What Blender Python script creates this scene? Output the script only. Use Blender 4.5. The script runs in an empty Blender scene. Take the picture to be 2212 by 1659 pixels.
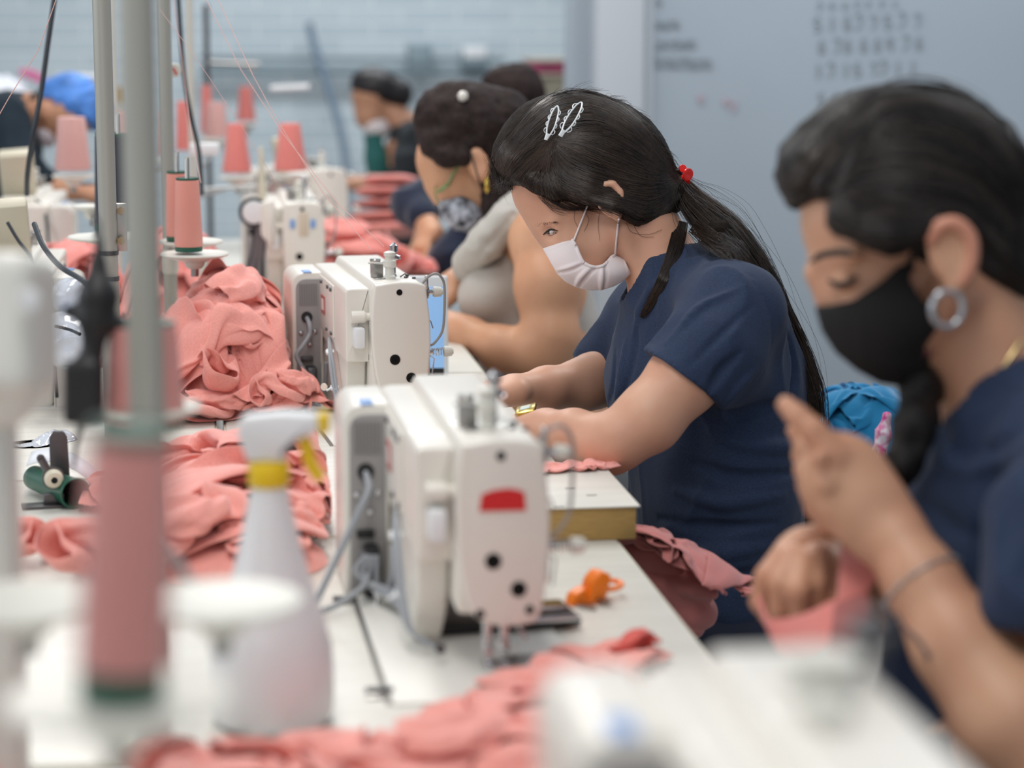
import bpy, bmesh, math, random
import numpy as np
from mathutils import Vector, Matrix
random.seed(7)
PI = math.pi
SC = bpy.context.scene
COL = SC.collection
# ------------------------------------------------------------------ camera
F = 4900.0                       # focal length in photo pixels (2212 wide)
W0, H0 = 2212.0, 1659.0
CX, CY = W0/2, H0/2
YAW, PIT = math.radians(7.75), math.radians(9.27)
CAMZ = 1.34
fw = np.array([math.sin(YAW)*math.cos(PIT), math.cos(YAW)*math.cos(PIT), -math.sin(PIT)])
rt = np.array([math.cos(YAW), -math.sin(YAW), 0.0])
up = np.cross(rt, fw)
CAM = np.array([0.0, 0.0, CAMZ])
RM = np.stack([rt, up, fw])       # rows: photographer's right, up, forward
TZ = 0.75                         # table top height

def Cc(px, py, d):                # metric coordinates along right / up / forward
    return np.array([(px-CX)/F*d, -(py-CY)/F*d, d])
def toworld(c):
    return np.asarray(c) @ RM + CAM
def P(px, py, d):
    return Vector(toworld(Cc(px, py, d)))
def G(px, py, z=TZ):              # point at height z seen at that place of the photo
    v = Cc(px, py, 1.0) @ RM
    t = (z-CAMZ)/v[2]
    return Vector(CAM+v*t)

cam = bpy.data.cameras.new('camera'); camo = bpy.data.objects.new('camera', cam); COL.objects.link(camo)
cam.sensor_width = 36; cam.lens = F/W0*36
cam.clip_start = 0.05
M4 = Matrix(((rt[0], up[0], -fw[0], CAM[0]), (rt[1], up[1], -fw[1], CAM[1]), (rt[2], up[2], -fw[2], CAM[2]), (0, 0, 0, 1)))
camo.matrix_world = M4
cam.dof.use_dof = True; cam.dof.focus_distance = 3.08; cam.dof.aperture_fstop = 3.0; cam.dof.aperture_blades = 0
SC.camera = camo

# ------------------------------------------------------------------ object helpers
def tag(o, label=None, cat=None, group=None, kind=None):
    if label: o['label'] = label
    if cat: o['category'] = cat
    if group: o['group'] = group
    if kind: o['kind'] = kind
    return o
def empty(name, loc=(0, 0, 0), rz=0, label=None, cat=None, group=None):
    o = bpy.data.objects.new(name, None); COL.objects.link(o)
    o.location = loc; o.rotation_euler = (0, 0, rz); o.empty_display_size = .02
    return tag(o, label, cat, group)
def link(name, me, mat=None, parent=None, smooth=True, keep_world=False):
    o = bpy.data.objects.new(name, me); COL.objects.link(o)
    if mat is not None:
        me.materials.append(mat)
    if smooth:
        me.shade_smooth()
    if parent is not None:
        o.parent = parent
        if keep_world:               # mesh given in world coordinates
            mw = Matrix.LocRotScale(parent.location, parent.rotation_euler, None)
            o.matrix_parent_inverse = mw.inverted()
    return o
def mesh_np(name, V, Fq, tri=False):
    me = bpy.data.meshes.new(name)
    V = np.asarray(V, dtype=np.float32); Fq = np.asarray(Fq, dtype=np.int32)
    n = Fq.shape[1]
    me.vertices.add(len(V)); me.vertices.foreach_set('co', V.ravel())
    me.loops.add(Fq.size); me.loops.foreach_set('vertex_index', Fq.ravel())
    me.polygons.add(len(Fq)); me.polygons.foreach_set('loop_start', np.arange(0, Fq.size, n, dtype=np.int32))
    me.update(calc_edges=True)
    return me
def bm2me(name, bm):
    me = bpy.data.meshes.new(name); bm.normal_update(); bm.to_mesh(me); bm.free(); return me
def autosmooth(o, ang=35):
    me = o.data
    me.shade_smooth()
    try: me.set_sharp_from_angle(angle=math.radians(ang))
    except Exception: pass
    return o
def obj(name, bm, mat, parent=None, ang=35, kw=False):
    o = link(name, bm2me(name, bm), mat, parent, keep_world=kw)
    return autosmooth(o, ang)
def objs(name, bm, mat, parent=None, ang=35, kw=False):
    """link every separate piece of the mesh as an object of its own"""
    bm.verts.ensure_lookup_table(); seen = set(); out = []
    for v in bm.verts:
        if v in seen: continue
        st = [v]; isl = {v}
        while st:
            q = st.pop()
            for e in q.link_edges:
                w = e.other_vert(q)
                if w not in isl: isl.add(w); st.append(w)
        seen |= isl
        nb = bmesh.new(); mp = {q: nb.verts.new(q.co) for q in isl}
        for f in {f for q in isl for f in q.link_faces}: nb.faces.new([mp[q] for q in f.verts])
        out.append(obj(name, nb, mat, parent, ang, kw))
    bm.free(); return out
def box(bm, x0, x1, y0, y1, z0, z1, bev=0, seg=2, mat=None):
    r = bmesh.ops.create_cube(bm, size=1)
    vs = r['verts']
    for v in vs:
        v.co = Vector(((x0+x1)/2+v.co.x*(x1-x0), (y0+y1)/2+v.co.y*(y1-y0), (z0+z1)/2+v.co.z*(z1-z0)))
    if mat is not None:
        for v in vs: v.co = mat @ v.co
    if bev:
        es = list({e for v in vs for e in v.link_edges})
        bmesh.ops.bevel(bm, geom=es, offset=bev, segments=seg, affect='EDGES', profile=.5)
    return vs
def lathe(bm, prof, c=(0, 0, 0), axis='z', n=32, M=None, cap=True):
    """prof: list of (radius, height)."""
    rings = []
    for r, h in prof:
        ring = []
        for i in range(n):
            a = 2*PI*i/n
            p = Vector((r*math.cos(a), r*math.sin(a), h))
            if axis == 'x': p = Vector((p.z, p.x, p.y))
            if axis == 'y': p = Vector((p.y, p.z, p.x))
            if M is not None: p = M @ p
            ring.append(bm.verts.new(p+Vector(c)))
        rings.append(ring)
    for a, b in zip(rings, rings[1:]):
        for i in range(n):
            bm.faces.new((a[i], a[(i+1) % n], b[(i+1) % n], b[i]))
    if cap:
        if prof[0][0] > 1e-6: bm.faces.new(rings[0][::-1])
        if prof[-1][0] > 1e-6: bm.faces.new(rings[-1])
def frames(pts):
    pts = [Vector(p) for p in pts]
    T = []
    for i in range(len(pts)):
        a = pts[max(0, i-1)]; b = pts[min(len(pts)-1, i+1)]
        t = (b-a); T.append(t.normalized() if t.length > 1e-9 else Vector((0, 0, 1)))
    ref = Vector((0, 0, 1)) if abs(T[0].z) < .9 else Vector((1, 0, 0))
    N = [(ref-T[0]*ref.dot(T[0])).normalized()]
    for i in range(1, len(pts)):
        n = N[-1]-T[i]*N[-1].dot(T[i])
        N.append(n.normalized() if n.length > 1e-9 else N[-1])
    return pts, T, N
def tube(bm, pts, r, n=10, cap=True, flat=1.0):
    pts, T, N = frames(pts)
    rings = []
    for i, p in enumerate(pts):
        rr = r[i] if isinstance(r, (list, tuple)) else r
        B = T[i].cross(N[i])
        rings.append([bm.verts.new(p+(N[i]*math.cos(2*PI*k/n)+B*math.sin(2*PI*k/n)*flat)*rr) for k in range(n)])
    for a, b in zip(rings, rings[1:]):
        for i in range(n):
            bm.faces.new((a[i], a[(i+1) % n], b[(i+1) % n], b[i]))
    if cap:
        bm.faces.new(rings[0][::-1]); bm.faces.new(rings[-1])
def spline(pts, n=8):
    """Catmull-Rom through points (any dimension)."""
    A = [np.array(p, dtype=float) for p in pts]
    if len(A) < 3:
        return [A[0]+(A[1]-A[0])*t for t in np.linspace(0, 1, n+1)]
    Q = [2*A[0]-A[1]]+A+[2*A[-1]-A[-2]]
    out = []
    for i in range(1, len(Q)-2):
        p0, p1, p2, p3 = Q[i-1:i+3]
        for k in range(n):
            t = k/n
            out.append(.5*((2*p1)+(-p0+p2)*t+(2*p0-5*p1+4*p2-p3)*t*t+(-p0+3*p1-3*p2+p3)*t**3))
    out.append(A[-1])
    return out
def prism(bm, outline, y0, y1, plane='xz', bev=0, seg=3, M=None):
    """extrude a 2-D outline; plane xz extrudes along y, xy along z, yz along x."""
    def mk(a, b, h):
        p = {'xz': Vector((a, h, b)), 'xy': Vector((a, b, h)), 'yz': Vector((h, a, b))}[plane]
        return M @ p if M is not None else p
    A = [bm.verts.new(mk(a, b, y0)) for a, b in outline]
    B = [bm.verts.new(mk(a, b, y1)) for a, b in outline]
    n = len(A); fs = []
    fs.append(bm.faces.new(A[::-1])); fs.append(bm.faces.new(B))
    caps = list(fs)
    for i in range(n):
        fs.append(bm.faces.new((A[i], A[(i+1) % n], B[(i+1) % n], B[i])))
    bmesh.ops.recalc_face_normals(bm, faces=fs)
    if bev:
        es = list({e for f in caps for e in f.edges})
        bmesh.ops.bevel(bm, geom=es, offset=bev, segments=seg, affect='EDGES', profile=.5)
def copy_tree(o, parent=None):
    c = o.copy(); COL.objects.link(c)
    if parent is not None: c.parent = parent
    for ch in [k for k in bpy.data.objects if k.parent == o]:
        copy_tree(ch, c)
    return c

# ------------------------------------------------------------------ materials
MATS = {}
def srgb(r, g, b):
    f = lambda c: (c/255/12.92) if c/255 <= .04045 else ((c/255+.055)/1.055)**2.4
    return (f(r), f(g), f(b), 1)
def mat(name, col, rough=.5, metal=0, spec=.5, bump=0, bscale=200, var=0, vscale=20, sss=0, trans=0, alpha=1, coat=0,
        sheen=0, emit=None, estr=0, bdist=.001, stretch=None, var2=None):
    if name in MATS: return MATS[name]
    m = bpy.data.materials.new(name); m.use_nodes = True
    nt = m.node_tree; b = nt.nodes['Principled BSDF']
    c = srgb(*col) if len(col) == 3 else col
    b.inputs['Base Color'].default_value = c
    b.inputs['Roughness'].default_value = rough; b.inputs['Metallic'].default_value = metal
    b.inputs['Specular IOR Level'].default_value = spec
    if sss:
        b.inputs['Subsurface Weight'].default_value = sss
        b.inputs['Subsurface Radius'].default_value = (1, .35, .2); b.inputs['Subsurface Scale'].default_value = .008
    b.inputs['Transmission Weight'].default_value = trans; b.inputs['Alpha'].default_value = alpha
    b.inputs['Coat Weight'].default_value = coat
    b.inputs['Sheen Weight'].default_value = sheen
    if emit:
        b.inputs['Emission Color'].default_value = srgb(*emit); b.inputs['Emission Strength'].default_value = estr
    tc = nt.nodes.new('ShaderNodeTexCoord')
    src = tc.outputs['Object']
    if stretch:
        mp = nt.nodes.new('ShaderNodeMapping'); mp.inputs['Scale'].default_value = stretch
        nt.links.new(src, mp.inputs['Vector']); src = mp.outputs['Vector']
    if var:
        n = nt.nodes.new('ShaderNodeTexNoise'); n.inputs['Scale'].default_value = vscale; n.inputs['Detail'].default_value = 5
        nt.links.new(src, n.inputs['Vector'])
        mr = nt.nodes.new('ShaderNodeValToRGB')
        d = var
        c2 = srgb(*var2) if var2 else tuple(min(1, x*(1+d)) for x in c[:3])+(1,)
        c1 = c if var2 else tuple(x*(1-d) for x in c[:3])+(1,)
        mr.color_ramp.elements[0].position = .35; mr.color_ramp.elements[1].position = .65
        mr.color_ramp.elements[0].color = c1; mr.color_ramp.elements[1].color = c2
        nt.links.new(n.outputs['Fac'], mr.inputs['Fac']); nt.links.new(mr.outputs['Color'], b.inputs['Base Color'])
    if bump:
        n = nt.nodes.new('ShaderNodeTexNoise'); n.inputs['Scale'].default_value = bscale; n.inputs['Detail'].default_value = 3
        nt.links.new(src, n.inputs['Vector'])
        bn = nt.nodes.new('ShaderNodeBump'); bn.inputs['Strength'].default_value = bump; bn.inputs['Distance'].default_value = bdist
        nt.links.new(n.outputs['Fac'], bn.inputs['Height']); nt.links.new(bn.outputs['Normal'], b.inputs['Normal'])
    MATS[name] = m
    return m
import time as _t
_T0 = _t.time()
# ------------------------------------------------------------------ noise
def _hash(ix, iy, iz, s):
    h = (ix.astype(np.int64)*374761393 + iy.astype(np.int64)*668265263 + iz.astype(np.int64)*2147483647 + s*144665) & 0xffffffff
    h = ((h ^ (h >> 13))*1274126177) & 0xffffffff
    h = (h ^ (h >> 16)) & 0xffffffff
    return h.astype(np.float64)/0xffffffff*2-1
def vnoise(p, s=0):
    p = np.asarray(p, dtype=np.float64)
    i = np.floor(p).astype(np.int64); f = p-i; f = f*f*f*(f*(f*6-15)+10)
    r = 0
    for dx in (0, 1):
        for dy in (0, 1):
            for dz in (0, 1):
                w = (f[:, 0] if dx else 1-f[:, 0])*(f[:, 1] if dy else 1-f[:, 1])*(f[:, 2] if dz else 1-f[:, 2])
                r = r+w*_hash(i[:, 0]+dx, i[:, 1]+dy, i[:, 2]+dz, s)
    return r
def fbm(p, o=3, s=0):
    a = 1; r = 0; p = np.asarray(p, float)
    for k in range(o):
        r = r+a*vnoise(p*(2**k), s+k*17); a *= .5
    return r
# ------------------------------------------------------------------ implicit modelling
class Sdf:
    def __init__(s, d0=3.0):
        s.ops = []; s.d0 = d0
    def c(s, p):                       # (px, py, dz) -> metric point
        return Cc(p[0], p[1], s.d0+(p[2] if len(p) > 2 else 0))
    def px(s, r, dz=0): return r*(s.d0+dz)/F
    # every op: (kind, fn, lo, hi, k)
    def rc(s, p1, r1, p2, r2, k=10, kind='+'):
        dz1 = p1[2] if len(p1) > 2 else 0; dz2 = p2[2] if len(p2) > 2 else 0
        return s.rcm(s.c(p1), s.px(r1, dz1), s.c(p2), s.px(r2, dz2), s.px(k), kind)
    def rcm(s, a, R1, b, R2, k=.006, kind='+'):
        a = np.asarray(a, float); b = np.asarray(b, float)
        def fn(X, Y, Z, a=a, b=b, R1=R1, R2=R2):
            ab = b-a; L = max(float(ab@ab), 1e-12)
            t = np.clip(((X-a[0])*ab[0]+(Y-a[1])*ab[1]+(Z-a[2])*ab[2])/L, 0, 1)
            return np.sqrt((X-a[0]-ab[0]*t)**2+(Y-a[1]-ab[1]*t)**2+(Z-a[2]-ab[2]*t)**2)-(R1+(R2-R1)*t)
        lo = np.minimum(a-R1, b-R2)-.0005; hi = np.maximum(a+R1, b+R2)+.0005
        s.ops.append((kind, fn, lo, hi, k)); return s
    def chain(s, pts, k=10, kind='+'):
        """pts: (px,py,dz,r)"""
        for p, q in zip(pts, pts[1:]):
            s.rc(p[:3], p[3], q[:3], q[3], k, kind)
        return s
    def el(s, p, ax, ang=0, k=10, kind='+', tw=0):
        """ellipsoid; ax in px (along, across, depth); ang = rotation in picture (deg, + = clockwise on picture), tw = turn about the up axis"""
        c0 = s.c(p); A = [s.px(x) for x in ax]; k = s.px(k); t = math.radians(ang); u = math.radians(tw)
        e1 = np.array([math.cos(t)*math.cos(u), -math.sin(t)*math.cos(u), math.sin(u)]); e2 = np.array([-math.sin(t), -math.cos(t), 0.]); e3 = np.cross(e1, e2)
        def fn(X, Y, Z):
            dx, dy, dz = X-c0[0], Y-c0[1], Z-c0[2]
            q1 = dx*e1[0]+dy*e1[1]+dz*e1[2]; q2 = dx*e2[0]+dy*e2[1]+dz*e2[2]; q3 = dx*e3[0]+dy*e3[1]+dz*e3[2]
            k0 = np.sqrt((q1/A[0])**2+(q2/A[1])**2+(q3/A[2])**2)
            k1 = np.sqrt((q1/A[0]**2)**2+(q2/A[1]**2)**2+(q3/A[2]**2)**2)+1e-9
            return k0*(k0-1)/k1
        R = np.sqrt((e1*A[0])**2+(e2*A[1])**2+(e3*A[2])**2)
        s.ops.append((kind, fn, c0-R, c0+R, k)); return s
    def rbox(s, p, ax, r=4, ang=0, k=4, kind='+'):
        c0 = s.c(p); A = [s.px(x) for x in ax]; rr = s.px(r); k = s.px(k); t = math.radians(ang)
        e1 = np.array([math.cos(t), -math.sin(t), 0.]); e2 = np.array([-math.sin(t), -math.cos(t), 0.])
        def fn(X, Y, Z):
            dx, dy, dz = X-c0[0], Y-c0[1], Z-c0[2]
            q1 = np.abs(dx*e1[0]+dy*e1[1])-A[0]+rr; q2 = np.abs(dx*e2[0]+dy*e2[1])-A[1]+rr; q3 = np.abs(dz)-A[2]+rr
            return np.sqrt(np.maximum(q1, 0)**2+np.maximum(q2, 0)**2+np.maximum(q3, 0)**2)+np.minimum(np.maximum(np.maximum(q1, q2), q3), 0)-rr
        R = np.sqrt((e1*A[0])**2+(e2*A[1])**2+np.array([0, 0, A[2]])**2)
        s.ops.append((kind, fn, c0-R, c0+R, k)); return s
    def plane(s, p, q, keep=1, k=2, lo=None, hi=None):
        """cut away one side of the line p->q of the picture (keep=1 keeps its left side) within a box lo..hi (px,py,dz)"""
        a, b = s.c(p), s.c(q); d = (b-a); n = np.array([-d[1], d[0], 0.]); n /= np.linalg.norm(n); n *= keep; k = s.px(k)
        def fn(X, Y, Z): return (X-a[0])*n[0]+(Y-a[1])*n[1]+(Z-a[2])*n[2]
        L = s.c(lo) if lo else np.array([-9, -9, 0.]); H = s.c(hi) if hi else np.array([9, 9, 99.])
        s.ops.append(('-', fn, np.minimum(L, H), np.maximum(L, H), k)); s.ops[-1] = s.ops[-1]+(True,); return s
    def clip(s, poly, k=1.5, lo=None, hi=None):
        """keep only what lies inside an outline"""
        pl = np.array(poly, float); k_ = s.px(k)
        def fn(X, Y, Z):
            U = X/Z*F+CX; Vv = CY-Y/Z*F
            d = np.full(np.broadcast(U, Vv).shape, 1e9); ins = np.zeros(d.shape, bool)
            for i in range(len(pl)):
                a = pl[i]; b_ = pl[(i+1) % len(pl)]; e = b_-a
                t = np.clip(((U-a[0])*e[0]+(Vv-a[1])*e[1])/max(e@e, 1e-9), 0, 1)
                d = np.minimum(d, (U-a[0]-e[0]*t)**2+(Vv-a[1]-e[1]*t)**2)
                c1 = (a[1] > Vv) != (b_[1] > Vv)
                xs = a[0]+(Vv-a[1])*(e[0]/(e[1] if abs(e[1]) > 1e-9 else 1e-9))
                ins ^= (c1 & (U < xs))
            sd = np.sqrt(d)*np.where(ins, -1, 1)
            return -sd*Z/F
        L = s.c(lo) if lo else np.array([-9, -9, 0.]); H = s.c(hi) if hi else np.array([9, 9, 99.])
        s.ops.append(('-', fn, np.minimum(L, H), np.maximum(L, H), k_, True)); return s
    def cache(s, step=6, near=.3):
        L = np.min([o[2] for o in s.ops if o[0] == '+'], 0); H = np.max([o[3] for o in s.ops if o[0] == '+'], 0)
        z = L[2]; x0, x1 = L[0]/z*F+CX-10, H[0]/z*F+CX+10; y0, y1 = CY-H[1]/z*F-10, CY-L[1]/z*F+10
        xs = np.arange(x0, x1+step, step); ys = np.arange(y0, y1+step, step); gx, gy = np.meshgrid(xs, ys)
        s.dm = (x0, y0, step, s.hit(np.stack([gx.ravel(), gy.ravel()], 1), near=near, n=26).reshape(gx.shape))
    def look(s, pxy):
        x0, y0, st, D = s.dm; i = np.clip(np.rint((pxy[:, 0]-x0)/st).astype(int), 0, D.shape[1]-1); j = np.clip(np.rint((pxy[:, 1]-y0)/st).astype(int), 0, D.shape[0]-1)
        return D[j, i]
    def sample(s, pxy, step=5, near=.3, n=34):
        """surface depth looked up in a coarse depth map"""
        pxy = np.asarray(pxy, float); x0, y0 = pxy.min(0)-step; x1, y1 = pxy.max(0)+step
        xs = np.arange(x0, x1+step, step); ys = np.arange(y0, y1+step, step)
        gx, gy = np.meshgrid(xs, ys); D = s.hit(np.stack([gx.ravel(), gy.ravel()], 1), near=near, n=n).reshape(gx.shape)
        u = (pxy[:, 0]-x0)/step; v = (pxy[:, 1]-y0)/step; i = u.astype(int); j = v.astype(int); u = u-i; v = v-j
        return D[j, i]*(1-u)*(1-v)+D[j, i+1]*u*(1-v)+D[j+1, i]*(1-u)*v+D[j+1, i+1]*u*v
    def val(s, Q):
        X, Y, Z = Q[:, 0], Q[:, 1], Q[:, 2]
        D = np.full(len(Q), 1.0)
        for op in s.ops:
            kind, fn, lo, hi, k = op[:5]
            v = fn(X, Y, Z)
            if kind == '+':
                h = np.maximum(k-np.abs(D-v), 0)/k; D = np.minimum(D, v)-h*h*k*.25
            else:
                w = -v; h = np.maximum(k-np.abs(D-w), 0)/k; R = np.maximum(D, w)+h*h*k*.25
                if len(op) > 5:
                    ins = ((Q >= lo) & (Q <= hi)).all(1); D = np.where(ins, R, D)
                else: D = R
        return D
    def hit(s, pxy, near=.6, far=.8, n=60):
        """first surface depth along the photographer's rays; nan when missed"""
        pxy = np.asarray(pxy, float)
        ray = np.stack([(pxy[:, 0]-CX)/F, -(pxy[:, 1]-CY)/F, np.ones(len(pxy))], 1)
        d = np.full(len(pxy), s.d0-near)
        for i in range(n):
            v = s.val(ray*d[:, None]); d = d+np.maximum(v, -.002)*.85
        v = s.val(ray*d[:, None]); d = np.where((np.abs(v) < .004) & (d < s.d0+far), d, np.nan)
        return d
    def drape(s, pts, r, inset=0., k=8, kind='+', ns=6):
        """lay a rounded rib (or with kind '-' a crease) along a picture polyline on the visible surface"""
        sp = np.array(spline(pts, ns)); d = s.look(sp[:, :2]) if getattr(s, 'dm', None) else s.hit(sp[:, :2], n=36)
        run, best = [], []
        for q in range(len(d)):                      # longest unbroken stretch that lies on the surface
            if np.isnan(d[q]) or (run and abs(d[q]-d[run[-1]]) > .03): run = []
            if not np.isnan(d[q]): run.append(q)
            if len(run) > len(best): best = list(run)
        if len(best) < 4: return s
        sp = sp[best]; dm = d[best]; m = len(sp)
        seq = []
        for i in range(m):
            t = i/(m-1); rr = r*math.sin(PI*min(max(t, .07), .93))**.6
            seq.append((sp[i, 0], sp[i, 1], dm[i]-s.d0+s.px(inset), max(rr, .5)))
        s.chain(seq, k, kind); return s
    def mesh(s, name, res, lo=None, hi=None, disp=None, pad=None, smooth=1, zmin=None):
        pl = [o for o in s.ops if o[0] == '+']
        L = np.min([o[2] for o in pl], 0)-3*res; H = np.max([o[3] for o in pl], 0)+3*res
        if lo is not None: L = np.maximum(L, lo)
        if hi is not None: H = np.minimum(H, hi)
        N = np.ceil((H-L)/res).astype(int)+1
        D = np.full(N, .05, dtype=np.float32)
        ax = [L[i]+np.arange(N[i])*res for i in range(3)]
        for op in s.ops:
            kind, fn, lo_, hi_, k = op[:5]
            cut = len(op) > 5
            m = 0 if cut else k+2.5*res
            i0 = np.clip(np.floor((lo_-m-L)/res).astype(int), 0, N); i1 = np.clip(np.ceil((hi_+m-L)/res).astype(int)+1, 0, N)
            if (i1 <= i0).any(): continue
            sl = tuple(slice(a, b) for a, b in zip(i0, i1))
            X = ax[0][sl[0]][:, None, None]; Y = ax[1][sl[1]][None, :, None]; Z = ax[2][sl[2]][None, None, :]
            v = fn(X, Y, Z).astype(np.float32); d = D[sl]
            v = np.broadcast_to(v, d.shape)
            if kind == '+':
                h = np.maximum(k-np.abs(d-v), 0)/k; D[sl] = np.minimum(d, v)-h*h*k*.25
            else:
                w = -v; h = np.maximum(k-np.abs(d-w), 0)/k; D[sl] = np.maximum(d, w)+h*h*k*.25
        D[0] = D[-1] = .05; D[:, 0] = D[:, -1] = .05; D[:, :, 0] = D[:, :, -1] = .05
        V, Q = nets(D, L, res); Q = outward(V, Q)
        for _ in range(smooth): V = lap(V, Q, .5)
        if disp is not None:
            V = disp(V, normals(V, Q))
        Wd = toworld(V); Q = outward(Wd, Q)
        if zmin is not None: Wd[:, 2] = np.maximum(Wd[:, 2], zmin)
        return mesh_np(name, Wd, Q)
def nets(D, L, res):
    ins = D < 0
    c = np.zeros(np.array(D.shape)-1, dtype=np.uint8)
    for dx in (0, 1):
        for dy in (0, 1):
            for dz in (0, 1):
                c += ins[dx:D.shape[0]-1+dx, dy:D.shape[1]-1+dy, dz:D.shape[2]-1+dz]
    act = np.argwhere((c > 0) & (c < 8))
    idm = np.full(c.shape, -1, dtype=np.int32); idm[act[:, 0], act[:, 1], act[:, 2]] = np.arange(len(act))
    acc = np.zeros((len(act), 3)); cnt = np.zeros(len(act))
    cor = {}
    for dx in (0, 1):
        for dy in (0, 1):
            for dz in (0, 1):
                cor[(dx, dy, dz)] = D[act[:, 0]+dx, act[:, 1]+dy, act[:, 2]+dz].astype(np.float64)
    for a in cor:
        for ax in range(3):
            if a[ax] == 0:
                b = list(a); b[ax] = 1; b = tuple(b)
                va, vb = cor[a], cor[b]; m = (va < 0) != (vb < 0)
                t = np.where(m, va/np.where(va-vb == 0, 1, va-vb), 0)
                p = np.array(a, float)[None, :].repeat(len(act), 0); p[:, ax] = t
                acc[m] += p[m]; cnt[m] += 1
    V = (act+acc/cnt[:, None])*res+L
    Q = []
    for ax in range(3):
        o1, o2 = [(1, 2), (2, 0), (0, 1)][ax]
        s1 = [slice(None)]*3; s2 = [slice(None)]*3
        s1[ax] = slice(0, -1); s2[ax] = slice(1, None)
        A = ins[tuple(s1)]; B = ins[tuple(s2)]
        e = np.argwhere(A != B)
        ok = (e[:, o1] > 0) & (e[:, o2] > 0) & (e[:, o1] < c.shape[o1]) & (e[:, o2] < c.shape[o2]); e = e[ok]
        def g(a, b):
            q = e.copy(); q[:, o1] -= a; q[:, o2] -= b
            return idm[q[:, 0], q[:, 1], q[:, 2]]
        q = np.stack([g(1, 1), g(0, 1), g(0, 0), g(1, 0)], 1)
        fl = A[e[:, 0], e[:, 1], e[:, 2]]
        q = np.where(fl[:, None], q[:, ::-1], q)
        Q.append(q)
    Q = np.concatenate(Q)
    Q = Q[(Q >= 0).all(1)]
    return V, Q[:, ::1]
def normals(V, Q):
    a = V[Q[:, 2]]-V[Q[:, 0]]; b = V[Q[:, 3]]-V[Q[:, 1]]
    n = np.cross(a, b); N = np.zeros_like(V)
    for i in range(4): np.add.at(N, Q[:, i], n)
    N /= np.linalg.norm(N, axis=1)[:, None]+1e-12
    return N
def lap(V, Q, f=.5):
    S = np.zeros_like(V); C = np.zeros(len(V))
    for i in range(4):
        a = Q[:, i]; b = Q[:, (i+1) % 4]
        for u, v in ((a, b), (b, a)):
            for k in range(3): S[:, k] += np.bincount(u, V[v, k], len(V))
            C += np.bincount(u, minlength=len(V))
    return V+(S/np.maximum(C, 1)[:, None]-V)*f
def outward(V, Q):
    """make sure quads face outward (signed volume > 0)"""
    a, b, c, d = (V[Q[:, i]] for i in range(4))
    vol = (np.einsum('ij,ij->i', a, np.cross(b, c))+np.einsum('ij,ij->i', a, np.cross(c, d))).sum()
    return Q if vol > 0 else Q[:, ::-1]

# strands ---------------------------------------------------------------
def strands_mesh(name, paths, radii, sides=3):
    """paths: (n, m, 3) world points; radii (n, m)"""
    n, m, _ = paths.shape
    T = np.gradient(paths, axis=1); T /= np.linalg.norm(T, axis=2, keepdims=True)+1e-9
    ref = np.array([.31, .2, .93]); N = np.cross(T, ref); N /= np.linalg.norm(N, axis=2, keepdims=True)+1e-9
    B = np.cross(T, N)
    V = []
    for k in range(sides):
        a = 2*PI*k/sides; V.append(paths+(N*math.cos(a)+B*math.sin(a))*radii[..., None])
    V = np.stack(V, 2)                                  # n,m,sides,3
    idx = np.arange(n*m*sides).reshape(n, m, sides)
    Q = []
    for k in range(sides):
        k2 = (k+1) % sides
        Q.append(np.stack([idx[:, :-1, k], idx[:, :-1, k2], idx[:, 1:, k2], idx[:, 1:, k]], -1).reshape(-1, 4))
    return mesh_np(name, V.reshape(-1, 3), np.concatenate(Q))
def guide_field(guides, count, m=24, jit=6, seed=1, spread=1.0):
    """interpolated picture-plane strands between neighbouring guides -> (count, m, 2+)"""
    rng = np.random.default_rng(seed)
    G_ = []
    for g in guides:
        s = np.array(spline(g, 10)); t = np.linspace(0, len(s)-1, m)
        G_.append(np.stack([np.interp(t, np.arange(len(s)), s[:, j]) for j in range(s.shape[1])], 1))
    G_ = np.array(G_)
    u = rng.random(count)*(len(guides)-1); i = np.minimum(u.astype(int), len(guides)-2); f = (u-i)[:, None, None]
    S = G_[i]*(1-f)+G_[i+1]*f
    w = np.linspace(0, 1, m)[None, :, None]
    ph = rng.random((count, 1, 2))*6.28; am = rng.normal(0, jit, (count, 1, 2))
    S[..., :2] += am*np.sin(ph+w*(2+3*rng.random((count, 1, 1))))*spread
    return S

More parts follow.
